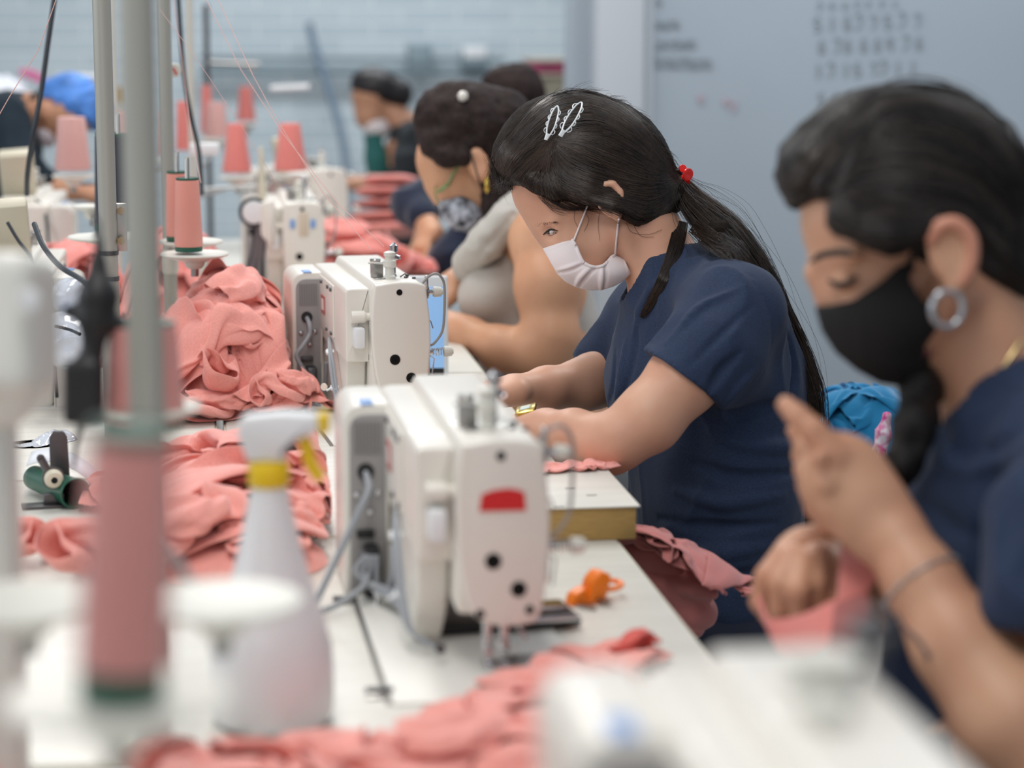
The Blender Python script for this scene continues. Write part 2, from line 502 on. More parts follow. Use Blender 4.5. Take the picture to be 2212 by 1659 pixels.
def hand(S, W, fwd, nrm, side=1, L=1.0, curl=(.5, .6, .4), thumb=(.5, .3), rw=.027, spread=.06, k=.006):
    """five-fingered hand grown from the wrist W (metric); fwd = wrist to knuckles, nrm = out of the back of the hand"""
    W = np.asarray(W, float); f = np.asarray(fwd, float); f /= np.linalg.norm(f)
    n = np.asarray(nrm, float); n = n-f*(n@f); n /= np.linalg.norm(n); s_ = np.cross(f, n)*side
    P_ = lambda a, b, c: W+(f*a+s_*b+n*c)*L
    # palm from four metacarpal rays
    ys = (.030, .010, -.011, -.029); kn = (.090, .094, .088, .078)
    for y, x in zip(ys, kn):
        S.rcm(P_(.0, y*.62, 0), rw*.62*L, P_(x*.95, y, 0.002), .0125*L, .012)
    S.rcm(P_(.02, .02, -.006), .017*L, P_(.06, .016, -.008), .015*L, .012)
    ln = (.072, .080, .074, .058); rr = (.0086, .0088, .0083, .0073)
    for i, (y, x, l, r) in enumerate(zip(ys, kn, ln, rr)):
        p = P_(x*.95, y, .003); a = 0; sp = spread*(1.5-i)
        S.rcm(p, .0115*L, p, .0115*L, .008)
        for j, (q, c) in enumerate(zip((.45, .30, .25), curl)):
            a += c*(1+.12*(i-1.5)*.6)
            d = (f*math.cos(a)-n*math.sin(a))*math.cos(sp)+s_*math.sin(sp)
            p2 = p+d*l*q*L
            S.rcm(p, r*L*(1-.07*j), p2, r*L*(.95-.09*j), .003)
            p = p2
    p = P_(.018, .020, -.006); a = thumb[0]
    for j, (l, r) in enumerate(((.042, .0125), (.032, .0095), (.026, .0088))):
        d = f*math.cos(a)+s_*math.sin(a)-n*.35*(j > 0)*thumb[1]; d /= np.linalg.norm(d)
        p2 = p+d*l*L
        S.rcm(p, r*L*1.1, p2, r*L*.92, .008 if j == 0 else .003); p = p2; a -= thumb[1]*.5

def cloth_disp(amp, wl, seed, layers=3, base=None):
    """overlapping sheets of drawn-up cloth: rounded folds with sharp valleys, the highest sheet wins"""
    rng = np.random.default_rng(seed)
    par = []
    for l in range(layers):
        a = rng.normal(.35, .75)+(l*.5); dr = np.array([-math.sin(a), math.cos(a), rng.normal(0, .5)]); dr /= np.linalg.norm(dr)
        par.append((dr, wl*(.8+.5*rng.random()), rng.random()*6.28, int(rng.integers(0, 999))))
    def f(V, N):
        H = None
        for dr, w, p0, sd in par:
            q = V/wl
            wx = vnoise(q*.32+11, sd)*3.2+vnoise(q*.7+5, sd+1)*1.2
            ph = 2*PI*(V@dr)/(w*1.9)+wx+p0
            rg = np.abs(np.sin(ph))**.75
            am = .55+.45*vnoise(q*.35+3, sd+2)
            h = rg*am+1.5*vnoise(q*.28+23, sd+3)
            H = h if H is None else np.maximum(H, h)
        fine = (1-np.abs(vnoise(V/wl*2.2+vnoise(V/wl+9, seed)[:, None]*.8, seed+8)))*.22
        return V+N*((H-.9+fine)*amp)[:, None]
    return f
# ------------------------------------------------------------------ render look, light
SC.view_settings.view_transform = 'Standard'; SC.view_settings.look = 'None'
SC.view_settings.gamma = 1; SC.view_settings.use_curve_mapping = False
SC.view_settings.exposure = 0.1
wd = bpy.data.worlds.new('world'); SC.world = wd; wd.use_nodes = True
bg = wd.node_tree.nodes['Background']; bg.inputs['Color'].default_value = (.80, .88, 1.0, 1); bg.inputs['Strength'].default_value = .34
def area(name, loc, sx, sy, power, col, target=None):
    l = bpy.data.lights.new(name, 'AREA'); l.shape = 'RECTANGLE'; l.size = sx; l.size_y = sy; l.energy = power; l.color = col
    o = bpy.data.objects.new(name, l); COL.objects.link(o); o.location = loc
    if target is not None:
        o.rotation_euler = (Vector(target)-Vector(loc)).to_track_quat('-Z', 'Y').to_euler()
    return o
# tube lamps over the rows and the daylight of the window side (left)
area('tube_lamp_light', (-.1, 1.2, 3.0), .5, 2.6, 34, (1, .965, .92))
area('tube_lamp_light', (-.1, 4.6, 3.0), .5, 2.6, 40, (1, .965, .92))
area('tube_lamp_light', (.6, 7.8, 3.0), 2.2, .6, 60, (.95, .98, 1))
area('tube_lamp_light', (2.2, 4.6, 3.1), .5, 2.0, 40, (.97, .98, 1))
area('window_light', (-3.6, 3.0, 2.1), 5.0, 1.5, 50, (.95, .975, 1), (0, 3.0, .9))
area('rear_window_light', (-1.3, -2.4, 2.3), 2.6, 1.4, 16, (1, .97, .94), (0.3, 2.4, .9))

M_white = mat('machine_paint', (226, 222, 213), rough=.38, spec=.5, bump=.12, bscale=900, bdist=.0004, coat=.12)
M_white2 = mat('machine_paint_cool', (222, 221, 214), rough=.4, bump=.1, bscale=700, bdist=.0004)
M_beige = mat('aged_cream_plastic', (205, 199, 178), rough=.5)
M_greyp = mat('grey_plastic', (150, 147, 146), rough=.45)
M_cable = mat('grey_cable', (148, 152, 158), rough=.4)
M_dcable = mat('black_cable', (40, 46, 54), rough=.45)
M_black = mat('black_plastic', (22, 22, 24), rough=.5)
M_hole = mat('dark_recess', (14, 13, 13), rough=.8)
M_chrome = mat('chrome', (205, 205, 208), rough=.16, metal=1)
M_steel = mat('brushed_steel', (170, 168, 165), rough=.32, metal=1)
M_dsteel = mat('dark_steel', (96, 96, 98), rough=.4, metal=.8)
M_pole = mat('painted_pole', (168, 168, 160), rough=.42, metal=.25)
M_polew = mat('cream_pole', (196, 194, 184), rough=.5)
M_top = mat('white_laminate', (222, 220, 211), rough=.35, var=.05, vscale=7, stretch=(1, 9, 1), bump=.05, bscale=300)
M_edge = mat('raw_board_edge', (176, 142, 84), rough=.7, var=.18, vscale=60, stretch=(1, 8, 30))
M_tedge = mat('cream_edge_band', (214, 208, 188), rough=.5)
M_red = mat('red_badge', (205, 30, 34), rough=.4)
M_dred = mat('dark_red_badge', (176, 96, 92), rough=.4)
M_wtxt = mat('badge_white', (236, 226, 222), rough=.5)
M_blue = mat('blue_sticker', (120, 160, 214), rough=.5)
M_tie = mat('cable_tie', (228, 230, 232), rough=.4)
M_green = mat('green_tube_plastic', (28, 84, 66), rough=.4)
M_wood = mat('pale_wood', (188, 160, 118), rough=.6, var=.15, vscale=30, stretch=(1, 1, 9))
M_disc = mat('white_disc_plastic', (212, 211, 202), rough=.4)
M_paper = mat('white_paper', (228, 230, 236), rough=.8)
M_yellow = mat('yellow_plastic', (232, 196, 22), rough=.4)
M_orange = mat('orange_plastic', (250, 128, 24), rough=.4)

# ------------------------------------------------------------------ room shell
def brick_mat():
    m = bpy.data.materials.new('painted_brick'); m.use_nodes = True; nt = m.node_tree; b = nt.nodes['Principled BSDF']
    tc = nt.nodes.new('ShaderNodeTexCoord'); mp = nt.nodes.new('ShaderNodeMapping'); mp.inputs['Rotation'].default_value = (math.radians(90), 0, 0)
    nt.links.new(tc.outputs['Object'], mp.inputs['Vector'])
    br = nt.nodes.new('ShaderNodeTexBrick'); br.inputs['Scale'].default_value = 1
    br.inputs['Brick Width'].default_value = .24; br.inputs['Row Height'].default_value = .062; br.inputs['Mortar Size'].default_value = .006
    br.inputs['Mortar Smooth'].default_value = .4
    br.inputs['Color1'].default_value = srgb(186, 200, 207); br.inputs['Color2'].default_value = srgb(196, 209, 215); br.inputs['Mortar'].default_value = srgb(220, 227, 231)
    nt.links.new(mp.outputs['Vector'], br.inputs['Vector']); nt.links.new(br.outputs['Color'], b.inputs['Base Color'])
    bn = nt.nodes.new('ShaderNodeBump'); bn.inputs['Strength'].default_value = .5; bn.inputs['Distance'].default_value = .006; bn.invert = True
    nt.links.new(br.outputs['Fac'], bn.inputs['Height']); nt.links.new(bn.outputs['Normal'], b.inputs['Normal'])
    b.inputs['Roughness'].default_value = .6
    return m
M_brick = brick_mat()
M_panel = mat('blue_grey_panel', (168, 180, 190), rough=.42, var=.03, vscale=1.2)
M_column = mat('pale_blue_column', (198, 205, 212), rough=.5)
M_floor = mat('concrete_floor', (150, 146, 140), rough=.6, var=.1, vscale=3)
def struct(name, bm, m):
    o = obj(name, bm, m); o['kind'] = 'structure'; return o
bm = bmesh.new(); box(bm, -4, 5, -3, 10, -.1, 0); struct('floor', bm, M_floor)
bm = bmesh.new(); box(bm, -4, 2.2, 9.65, 9.8, 0, 3.6); struct('wall_back', bm, M_brick)
bm = bmesh.new(); box(bm, 1.02, 5.0, 6.28, 6.40, 0, 3.6); struct('wall_right', bm, M_panel)
a0 = P(1283, 300, 6.3); a1 = P(1392, 300, 6.28)
bm = bmesh.new(); box(bm, a0.x, a1.x, 6.20, 6.42, 0, 3.6, bev=.008); struct('trim_1', bm, M_column)

# writing board hung on the panel wall
M_board = mat('glossy_board', (170, 183, 194), rough=.3, spec=.4, var=.035, vscale=1.5)
M_frame = mat('board_frame', (186, 194, 201), rough=.45)
M_ink = mat('faded_ink', (146, 157, 166), rough=.6); M_inkr = mat('red_ink', (190, 172, 180), rough=.6)
bt = empty('writing_board', (2.2, 6.26, .9), label='large pale blue-grey writing board with faint rows of handwritten marks, behind the seated women', cat='writing board')
bm = bmesh.new(); box(bm, a1.x+.01, 3.6, 6.235, 6.262, .08, 3.1, bev=.003); obj('board_panel', bm, M_board, bt, kw=True)
bm = bmesh.new()
box(bm, a1.x+.005, a1.x+.03, 6.225, 6.27, .06, 3.12, bev=.004); box(bm, 3.6, 3.625, 6.225, 6.27, .08, 3.12, bev=.004)
box(bm, a1.x+.03, 3.6, 6.225, 6.27, 3.09, 3.12, bev=.004); box(bm, a1.x+.03, 3.6, 6.225, 6.27, .06, .09, bev=.004); objs('board_frame', bm, M_frame, bt, kw=True)
def board_pt(px, py):
    v = Cc(px, py, 1.0) @ RM; t = 6.232/v[1]; return Vector(CAM+v*t)
rng = np.random.default_rng(5)
bm = bmesh.new(); bmr = bmesh.new()
def glyph(bmx, px, py, h):
    """one faded handwritten figure as a loose stroke"""
    k = rng.integers(0, 6)
    G_ = [[(0, 0), (.5, -.1), (.6, .4), (.1, 1)], [(.3, 0), (.3, 1)], [(0, .1), (.6, .1), (.3, 1)], [(.5, 0), (0, .1), (.1, .5), (.5, .5), (.5, .9), (0, 1)], [(0, 0), (0, .5), (.5, .5), (.5, 0), (.5, 1)],
          [(.5, .1), (.1, .1), (.1, .9), (.5, .9), (.5, .5), (.1, .5)]][k]
    pts = [board_pt(px+x*h*.55, py+y*h) for x, y in G_]
    tube(bmx, [tuple(p) for p in spline([tuple(p) for p in pts], 4)], .0042, 5)
for row, (y, xs, h) in enumerate([(2, range(1770, 1930, 26), 14), (32, range(1765, 1995, 30), 30), (82, range(1772, 1995, 30), 28), (134, range(1764, 1990, 29), 28), (196, range(1776, 1850, 26), 26)]):
    for x in xs: glyph(bm, x+rng.normal(0, 3), y+(1880-x)*.04, h)
for y, n, h in ((0, 3, 12), (45, 6, 16), (88, 9, 18), (128, 12, 20)):
    for i in range(n): glyph(bm, 1402+i*11.5, y+rng.normal(0, 2), h)
for x, y in ((1510, 205), (1565, 212), (1580, 222)): glyph(bmr, x, y, 20)
objs('handwriting', bm, M_ink, bt, kw=True); objs('red_handwriting', bmr, M_inkr, bt, kw=True)

# ------------------------------------------------------------------ tables
def table(x0, x1, y0, y1, label, z=TZ, edge=None):
    o = empty('sewing_table', ((x0+x1)/2, (y0+y1)/2, 0), label=label, cat='table', group='sewing tables in the double row')
    bm = bmesh.new(); box(bm, x0, x1, y0, y1, z-.028, z, bev=.003); obj('tabletop', bm, M_top, o, kw=True)
    bm = bmesh.new()
    s = .0025
    for a in ((x0-s, x1+s, y0-s, y0+.0015), (x0-s, x1+s, y1-.0015, y1+s), (x0-s, x0+.0015, y0, y1), (x1-.0015, x1+s, y0, y1)):
        box(bm, *a, z-.027, z-.0035)
    objs('edge_band', bm, edge or M_tedge, o, kw=True)
    bm = bmesh.new(); box(bm, x0+.06, x1-.06, y0+.05, y0+.09, z-.09, z-.028); box(bm, x0+.06, x1-.06, y1-.09, y1-.05, z-.09, z-.028)
    box(bm, x0+.1, x0+.14, y0+.09, y1-.09, .18, .22); objs('frame', bm, M_pole, o, kw=True)
    for xx in (x0+.08, x1-.08):
        for yy in (y0+.07, y1-.07):
            bm = bmesh.new(); box(bm, xx-.02, xx+.02, yy-.02, yy+.02, .03, z-.028, bev=.004); box(bm, xx-.035, xx+.035, yy-.03, yy+.03, 0, .03, bev=.004); obj('leg', bm, M_pole, o, kw=True)
    return o
XF = .458
table(.025, XF, .22, 1.30, 'taller white laminate table nearest the camera, under the big blurred machine arm', z=.814)
table(.025, XF, 1.375, 2.53, 'white laminate sewing table holding the red-badged machine, orange snips and spray bottle')
table(.025, XF, 2.545, 3.70, 'white laminate sewing table with the in-focus machine and large pink garment heap')
table(.025, XF, 3.715, 4.87, 'white laminate sewing table behind the phone, in front of the ribbed-top woman')
table(.025, XF, 4.885, 6.05, 'white laminate sewing table beneath the folded pink garment stack')
XL = -.52
table(XL, .01, .6, 1.75, 'white sewing table at the left near corner under the thread stand discs')
table(XL, .01, 1.765, 2.90, 'white sewing table at left carrying the green tube and roller bracket')
table(XL, .01, 2.915, 4.05, 'white sewing table at left beneath the clear plastic bag')
table(XL, .01, 4.065, 5.20, 'white sewing table at left before the worker in the blue hair cover')
# raised wooden board with white top at the front edge
def quad_block(name, pts, z0, z1, mt, parent=None):
    bm = bmesh.new(); prism(bm, [(p[0], p[1]) for p in pts], z0, z1, 'xy', bev=.002); return obj(name, bm, mt, parent, kw=True)
zt = .79
q = [G(1383, 1092, zt), G(1322, 1022, zt)]
bl = empty('extension_board', (.4, 2.65, TZ), label='raised wooden extension board with white top and raw plywood edge, under the elbow', cat='board')
xa, xb, ya, yb = .27, q[0].x, q[0].y, q[1].y+.05
bm = bmesh.new(); box(bm, xa, xb-.004, ya+.003, yb, TZ+.0005, zt-.002, bev=.001); obj('board_core', bm, M_edge, bl, kw=True)
bm = bmesh.new(); box(bm, xa-.003, xb, ya, yb+.003, zt-.002, zt, bev=.0006); obj('white_top', bm, M_top, bl, kw=True)
bm = bmesh.new()
for px, py in ((1278, 1070), (1232, 1055), (1208, 1095)):
    p = G(px, py, zt); box(bm, p.x-.006, p.x+.006, p.y-.0015, p.y+.0015, zt-.0005, zt+.0004)
objs('staple', bm, M_dsteel, bl, kw=True)
# ------------------------------------------------------------------ lockstitch machine, seen from its needle end
def rounded(pts, r, n=5):
    """round the corners of a 2-D outline"""
    out = []; m = len(pts)
    for i in range(m):
        p0, p, p1 = (np.array(pts[(i+k) % m], float) for k in (-1, 0, 1))
        rr = r[i] if isinstance(r, (list, tuple)) else r
        a = p0-p; b = p1-p; la, lb = np.linalg.norm(a), np.linalg.norm(b); q = min(rr, la*.45, lb*.45)
        A = p+a/la*q; B = p+b/lb*q
        for k in range(n+1):
            t = k/n; out.append(tuple((1-t)**2*A+2*t*(1-t)*p+t*t*B))
    return out
def machine(label, loc, rz, badge=None, posts=True, guard=True, cables='B', panel=True, name='sewing_machine'):
    o = empty(name, loc, math.radians(rz), label, 'sewing machine', 'lockstitch machines along the row')
    # bed let into the table
    bm = bmesh.new(); box(bm, -.107, .071, -.075, .42, -.004, .003, bev=.002); obj('bed_plate', bm, M_steel if False else M_white2, o)
    bm = bmesh.new(); box(bm, -.001+.01, .04, -.03, .055, .003, .0042, bev=.0005); box(bm, -.112, -.107, -.07, .40, .0, .0015); obj('needle_plate', bm, M_steel, o)
    # face plate
    out = [(-.036, .214), (.0, .218), (.033, .2135), (.0375, .20), (.0425, .150), (.041, .105), (.035, .062), (.026, .0495), (-.004, .0475), (-.026, .058), (-.036, .085), (-.041, .130), (-.041, .175), (-.038, .205)]
    fo = [tuple(p) for p in spline(out+[out[0]], 3)][:-1]
    bm = bmesh.new(); prism(bm, fo, -.004, .012, 'xz', bev=.0035); f = obj('face_plate', bm, M_white, o)
    hb = bmesh.new()
    for x, z, r in ((-.002, .2035, .0043), (-.009, .108, .0075), (.014, .0815, .0073), (-.021, .060, .0042), (.024, .062, .0042)):
        lathe(hb, [(r, 0), (r, .001), (r*.8, .001), (r*.8, .0)], (x, -.0047, z), 'y', 24)
    objs('screw_hole', hb, M_hole, f)
    if badge:
        bb = [(-.0215, .154), (-.0195, .169), (-.010, .1725), (.004, .174), (.013, .1725), (.019, .170), (.0205, .1535)]
        bm = bmesh.new(); prism(bm, bb, -.0052, -.0038, 'xz'); obj('red_badge', bm, M_red, f)
    # arm
    sec = rounded([(-.040, .207), (-.036, .216), (.031, .216), (.036, .205), (.042, .15), (.040, .105), (-.041, .105)], [.004, .006, .008, .012, .02, .01, .01], 4)
    bm = bmesh.new(); prism(bm, sec, .010, .385, 'xz', bev=.004); 
    box(bm, -.040, .036, .012, .075, .055, .12, bev=.006)
    obj('arm', bm, M_white, o)
    bm = bmesh.new(); prism(bm, rounded([(-.068, 0), (-.068, .203), (.04, .203), (.05, 0)], .01), .228, .408, 'xz', bev=.006); obj('pillar', bm, M_white, o)
    # rear casing with lower top
    bm = bmesh.new(); prism(bm, rounded([(-.073, .10), (-.073, .205), (-.038, .205), (-.038, .10)], [.004, .007, .002, .002]), .035, .385, 'xz', bev=.003)
    # it sweeps down towards the bed behind the face
    side = [(.055, .10), (.06, .07), (.075, .04), (.10, .018), (.12, .0), (.36, .0), (.36, .11), (.055, .11)]
    prism(bm, side, -.070, -.042, 'yz', bev=.003)
    obj('rear_casing', bm, M_white, o)
    # screwed cover plate on the casing
    bm = bmesh.new(); prism(bm, rounded([(.15, .118), (.15, .197), (.345, .197), (.345, .05), (.30, .05), (.285, .118)], .004), -.0755, -.073, 'yz', bev=.0008); cp = obj('cover_plate', bm, M_white, o)
    bm = bmesh.new()
    for y, z in ((.165, .19), (.20, .19), (.165, .125), (.215, .125), (.27, .19), (.335, .188), (.335, .06), (.31, .12)):
        lathe(bm, [(.0001, 0), (.0032, 0), (.0036, .001), (.0036, .003)], (-.0785, y, z), 'x', 12)
    objs('screw', bm, M_dsteel, cp)
    bm = bmesh.new(); prism(bm, [(.235, .142), (.235, .170), (.275, .170), (.275, .142)], -.0768, -.0753, 'yz'); obj('small_badge', bm, M_dred, cp)
    bm = bmesh.new()
    for y in (.245, .255, .262): box(bm, -.0774, -.0766, y, y+.003, .148, .165)
    objs('badge_mark', bm, M_wtxt, cp)
    if panel:   # rear panel box with ribs, facing the needle end
        outl = rounded([(-.118, .002), (-.118, .200), (-.070, .200), (-.070, .002)], [.004, .022, .002, .002], 7)
        bm = bmesh.new(); prism(bm, outl, .30, .42, 'xz', bev=.003); pb = obj('rear_box', bm, M_white, o)
        inl = rounded([(-.112, .006), (-.112, .190), (-.0745, .190), (-.0745, .006)], [.003, .018, .001, .001], 7)
        bm = bmesh.new(); prism(bm, inl, .2975, .302, 'xz', bev=.001); gp = obj('grey_panel', bm, M_greyp, pb)
        bm = bmesh.new()
        for i in range(8): box(bm, -.107+i*.0036, -.1055+i*.0036, .2958, .2978, .150, .183)
        objs('vent_rib', bm, mat('rib_grey', (128, 126, 126), rough=.5), gp)
        bm = bmesh.new(); lathe(bm, [(.0085, 0), (.0085, .003), (.0055, .003), (.0055, .001)], (-.096, .2945, .132), 'y', 20); obj('grommet', bm, M_black, gp)
        bm = bmesh.new()
        for x, z in ((-.105, .108), (-.092, .090), (-.0835, .110)):
            lathe(bm, [(.0001, -.003), (.003, -.002), (.0042, 0), (.0042, .002)], (x, .2965, z), 'y', 14)
        objs('panel_screw', bm, M_chrome, gp)
        bm = bmesh.new(); box(bm, -.106, -.088, .29, .2975, .064, .072, bev=.001); box(bm, -.100, -.084, .27, .2975, .006, .058, bev=.004); obj('socket', bm, M_black if cables == 'A' else M_dsteel, gp)
        bm = bmesh.new(); box(bm, -.101, -.083, .285, .2975, .02, .055, bev=.006); obj('connector', bm, M_cable, gp)
        bm = bmesh.new(); box(bm, -.100, -.087, .30, .33, .1995, .2012, bev=.0005); obj('blue_sticker', bm, M_blue, pb)
    # cables
    def cab(pts, r=.0032, m=M_cable, nm='cable'):
        bm = bmesh.new(); tube(bm, spline(pts, 7), r, 10); return obj(nm, bm, m, o)
    if cables in ('A', 'B'):
        if cables == 'B':
            cab([(-.096, .298, .132), (-.094, .28, .122), (-.095, .275, .108), (-.106, .27, .092), (-.116, .268, .078), (-.110, .266, .062), (-.102, .266, .048), (-.098, .268, .032)], .0036)
            cab([(-.112, .27, .040), (-.116, .266, .026), (-.104, .262, .016), (-.088, .262, .012), (-.078, .26, .022), (-.074, .255, .045), (-.0735, .25, .068)], .0028)
            cab([(-.114, .266, .030), (-.110, .26, .012), (-.092, .25, .008), (-.084, .24, -.012), (-.080, .235, -.045)], .0032)
            cab([(-.116, .262, .022), (-.108, .255, .004), (-.086, .24, .002), (-.076, .225, -.02), (-.074, .22, -.045)], .0032)
            cab([(-.102, .262, .020), (-.094, .25, .000), (-.088, .24, -.03), (-.088, .235, -.05)], .0026)
        else:
            cab([(-.096, .298, .132), (-.094, .28, .118), (-.104, .268, .100), (-.125, .255, .062), (-.150, .235, .018), (-.158, .225, .004)], .0036)
            cab([(-.158, .222, .004), (-.132, .235, .010), (-.106, .25, .022), (-.098, .26, .034)], .0032)
            for dx in (0, .005, .010, .016):
                cab([(-.098+dx*.6, .268, .052), (-.110+dx*1.4, .262, .036-dx), (-.088+dx, .25, .020), (-.070+dx*.4, .20+dx, .012), (-.066+dx*.5, .16, .004)], .0027)
            cab([(-.098, .262, .022), (-.082, .255, .016), (-.075, .25, .035), (-.074, .245, .065)], .0028)
        bm = bmesh.new(); lathe(bm, [(.0055, -.004), (.0058, 0), (.0055, .004)], (0, 0, 0), 'z', 14, M=Matrix.Translation((-.088, .258, .014)) @ Matrix.Rotation(1.2, 4, 'Y')); tube(bm, [(-.09, .252, .010), (-.092, .25, -.002), (-.094, .249, -.010)], .0012, 6)
        objs('cable_tie', bm, M_tie, o)
        # cable pair down the casing
        for dx in (0, .004):
            cab([(-.075, .20, .112), (-.0785-dx*.3, .165, .108), (-.079-dx, .13, .085), (-.078-dx, .10, .05), (-.072-dx, .075, .022+dx), (-.052, .06, .012)], .0026)
        bm = bmesh.new()
        for y, z in ((.15, .099), (.105, .053)):
            lathe(bm, [(.0062, -.002), (.0062, .002)], (0, 0, 0), 'z', 14, M=Matrix.Translation((-.081, y, z)) @ Matrix.Rotation(.5, 4, 'X'))
        tube(bm, [(-.085, .104, .053), (-.093, .10, .050)], .0017, 6)
        objs('cable_clip', bm, M_tie, o)
        bm = bmesh.new(); lathe(bm, [(.0001, -.001), (.005, -.001), (.005, .004)], (-.052, .035, .018), 'y', 14); obj('cable_screw', bm, M_dsteel, o)
    # thumb screw blocks at the rear of the head
    bm = bmesh.new(); lathe(bm, [(.0085, 0), (.009, .002), (.009, .018), (.006, .022), (.006, .03)], (-.066, .028, .166), 'x', 24); obj('tension_release', bm, M_white, o)
    bm = bmesh.new(); box(bm, -.064, -.048, .012, .040, .122, .152, bev=.004); obj('lifter_knob', bm, M_tie, o)
    # right side: take-up guard, tension discs, guides
    if guard:
        bm = bmesh.new(); tube(bm, spline([(.034, .012, .214), (.042, .006, .224), (.052, .004, .228), (.060, .006, .222), (.065, .010, .208), (.065, .012, .17), (.062, .012, .145), (.052, .010, .130), (.046, .012, .125), (.041, .012, .126)], 7), .0019, 10)
        obj('take_up_guard', bm, M_greyp, o)
    bm = bmesh.new(); X = .038
    for z, n in ((.200, 0), (.114, 1)):
        lathe(bm, [(.009, 0), (.011, .001), (.009, .002), (.010, .003), (.004, .005), (.004, .010)], (X+.002, .02, z), 'x', 20)
    tube(bm, [(X, .01, .165), (X+.006, .005, .160), (X+.009, .004, .150)], .001, 6)
    lathe(bm, [(.004, 0), (.004, .004)], (X, .012, .172), 'x', 14)
    bm2 = bm; box(bm2, X+.0, X+.004, .0, .012, .086, .112, bev=.001); tube(bm2, [(X+.003, .0, .112), (X+.009, -.004, .108), (X+.006, -.004, .084)], .0012, 6)
    box(bm2, X, X+.004, .01, .02, .205, .225, bev=.001)
    # coil spring
    tube(bm2, [(X+.010+t*.0007, .02+.0055*math.cos(t*1.2), .114+.0055*math.sin(t*1.2)) for t in range(0, 26)], .0008, 5)
    objs('thread_tension', bm2, M_chrome, o)
    bm = bmesh.new()
    for z, x in ((.200, X+.012), (.114, X+.027)):
        lathe(bm, [(.0055, 0), (.0075, .001), (.0078, .004), (.0068, .012), (.0045, .0125), (.0045, .014)], (x, .02, z), 'x', 24)
    objs('tension_knob', bm, M_disc, o)
    # needle bar, presser foot
    bm = bmesh.new(); tube(bm, [(.004, .022, .06), (.004, .022, .022)], .0035, 12); tube(bm, [(.004, .022, .022), (.004, .022, .005)], .0009, 8); lathe(bm, [(.005, 0), (.006, .003), (.006, .010), (.004, .012)], (.004, .022, .018), 'z', 16)
    obj('needle_bar', bm, M_chrome, o)
    bm = bmesh.new(); tube(bm, [(-.010, .03, .06), (-.010, .03, .016)], .004, 12); box(bm, -.014, .009, .012, .036, .0042, .0065, bev=.001); box(bm, -.013, -.006, .022, .034, .0065, .02, bev=.001)
    tube(bm, [(.012, .02, .055), (.018, .012, .040), (.024, .016, .03)], .0012, 6)
    objs('presser_foot', bm, M_chrome, o)
    # top furniture
    T_ = .216
    if posts:
        bm = bmesh.new(); lathe(bm, [(.0085, 0), (.0085, .004), (.0065, .006), (.0065, .016), (.0095, .018), (.0095, .026), (.007, .028), (.007, .032), (.0085, .033), (.0085, .038), (.004, .040)], (-.006, .055, T_), 'z', 24); obj('tension_post', bm, M_disc, o)
        bm = bmesh.new(); lathe(bm, [(.003, 0), (.003, .022), (.010, .0225), (.011, .024), (.008, .026), (.011, .028), (.004, .030), (.004, .033), (.0062, .034), (.0065, .043), (.003, .044), (.002, .047)], (.008, .105, T_), 'z', 24); obj('bobbin_tension', bm, M_chrome, o)
        bm = bmesh.new(); box(bm, -.030, -.012, .075, .079, T_, T_+.022, bev=.001); tube(bm, [(-.034, .072, T_+.022), (-.020, .068, T_+.021), (-.004, .060, T_+.019)], .0016, 8); box(bm, -.028, -.008, .05, .075, T_, T_+.0015, bev=.0006); obj('thread_guide_bracket', bm, M_steel, o)
        bm = bmesh.new(); lathe(bm, [(.0075, 0), (.0075, .018), (.0082, .020), (.007, .022)], (-.016, .125, T_), 'z', 20); obj('metal_cap', bm, M_steel, o)
        bm = bmesh.new()
        for x, y in ((.018, .06), (.024, .085), (.006, .085), (.028, .05)): lathe(bm, [(.0028, 0), (.0028, .0025), (.001, .003)], (x, y, T_), 'z', 12)
        tube(bm, [(.012, .07, T_+.001), (.016, .055, T_+.007), (.022, .065, T_+.001)], .0011, 6)
        objs('oil_cap', bm, M_dsteel, o)
    return o
mA = machine('white sewing machine with red badge on its end plate, beside the orange snips', tuple(G(1060, 1480)+Vector((.014, .025, 0)))[:2]+(TZ,), 1.0, badge=True, cables='A')
mB = machine('in-focus white sewing machine with grey wire loop guard, beside the pink heap', (.272, 3.164, TZ), 4.5, badge=None, cables='B')
mZ = machine('out-of-focus white sewing machine arm cropped at the lower right corner', (.280, .68, .814), 0, badge=None, cables='B', posts=False)
# ------------------------------------------------------------------ skin, hair, cloth
def skin_mat(name, c1, c2):
    m = mat(name, c1, rough=.5, sss=.12, var=.1, vscale=14, var2=c2, bump=.12, bscale=700, bdist=.0004)
    return m
M_skinB = skin_mat('skin_b', (210, 163, 136), (202, 150, 124))
M_skinA = skin_mat('skin_a', (200, 154, 124), (192, 140, 112))
M_skinC = skin_mat('skin_c', (208, 158, 124), (200, 146, 112))
M_skinD = skin_mat('skin_d', (196, 146, 116), (186, 134, 104))
M_hairB = mat('dark_brown_hair', (28, 21, 16), rough=.8, spec=.2, var=.5, vscale=60, stretch=(1, 1, 8), bump=.4, bscale=260, bdist=.002)
M_strB = mat('hair_strand_brown', (40, 30, 23), rough=.34, spec=.6, var=.5, vscale=30)
M_strL = mat('hair_strand_light', (78, 60, 46), rough=.36, spec=.6)
M_navy = mat('navy_jersey', (27, 45, 74), rough=.85, sheen=.04, var=.25, vscale=500, bump=.35, bscale=900, bdist=.0006)
M_navyd = mat('navy_trousers', (22, 28, 48), rough=.9, bump=.3, bscale=600, bdist=.0006)
M_mask = mat('white_nonwoven', (232, 222, 222), rough=.8, bump=.3, bscale=1500, bdist=.0003, sss=.1)
M_lash = mat('lash', (30, 22, 20), rough=.6)
M_eye = mat('eye_white', (196, 184, 180), rough=.2)
M_iris = mat('eye_iris', (60, 42, 30), rough=.15)
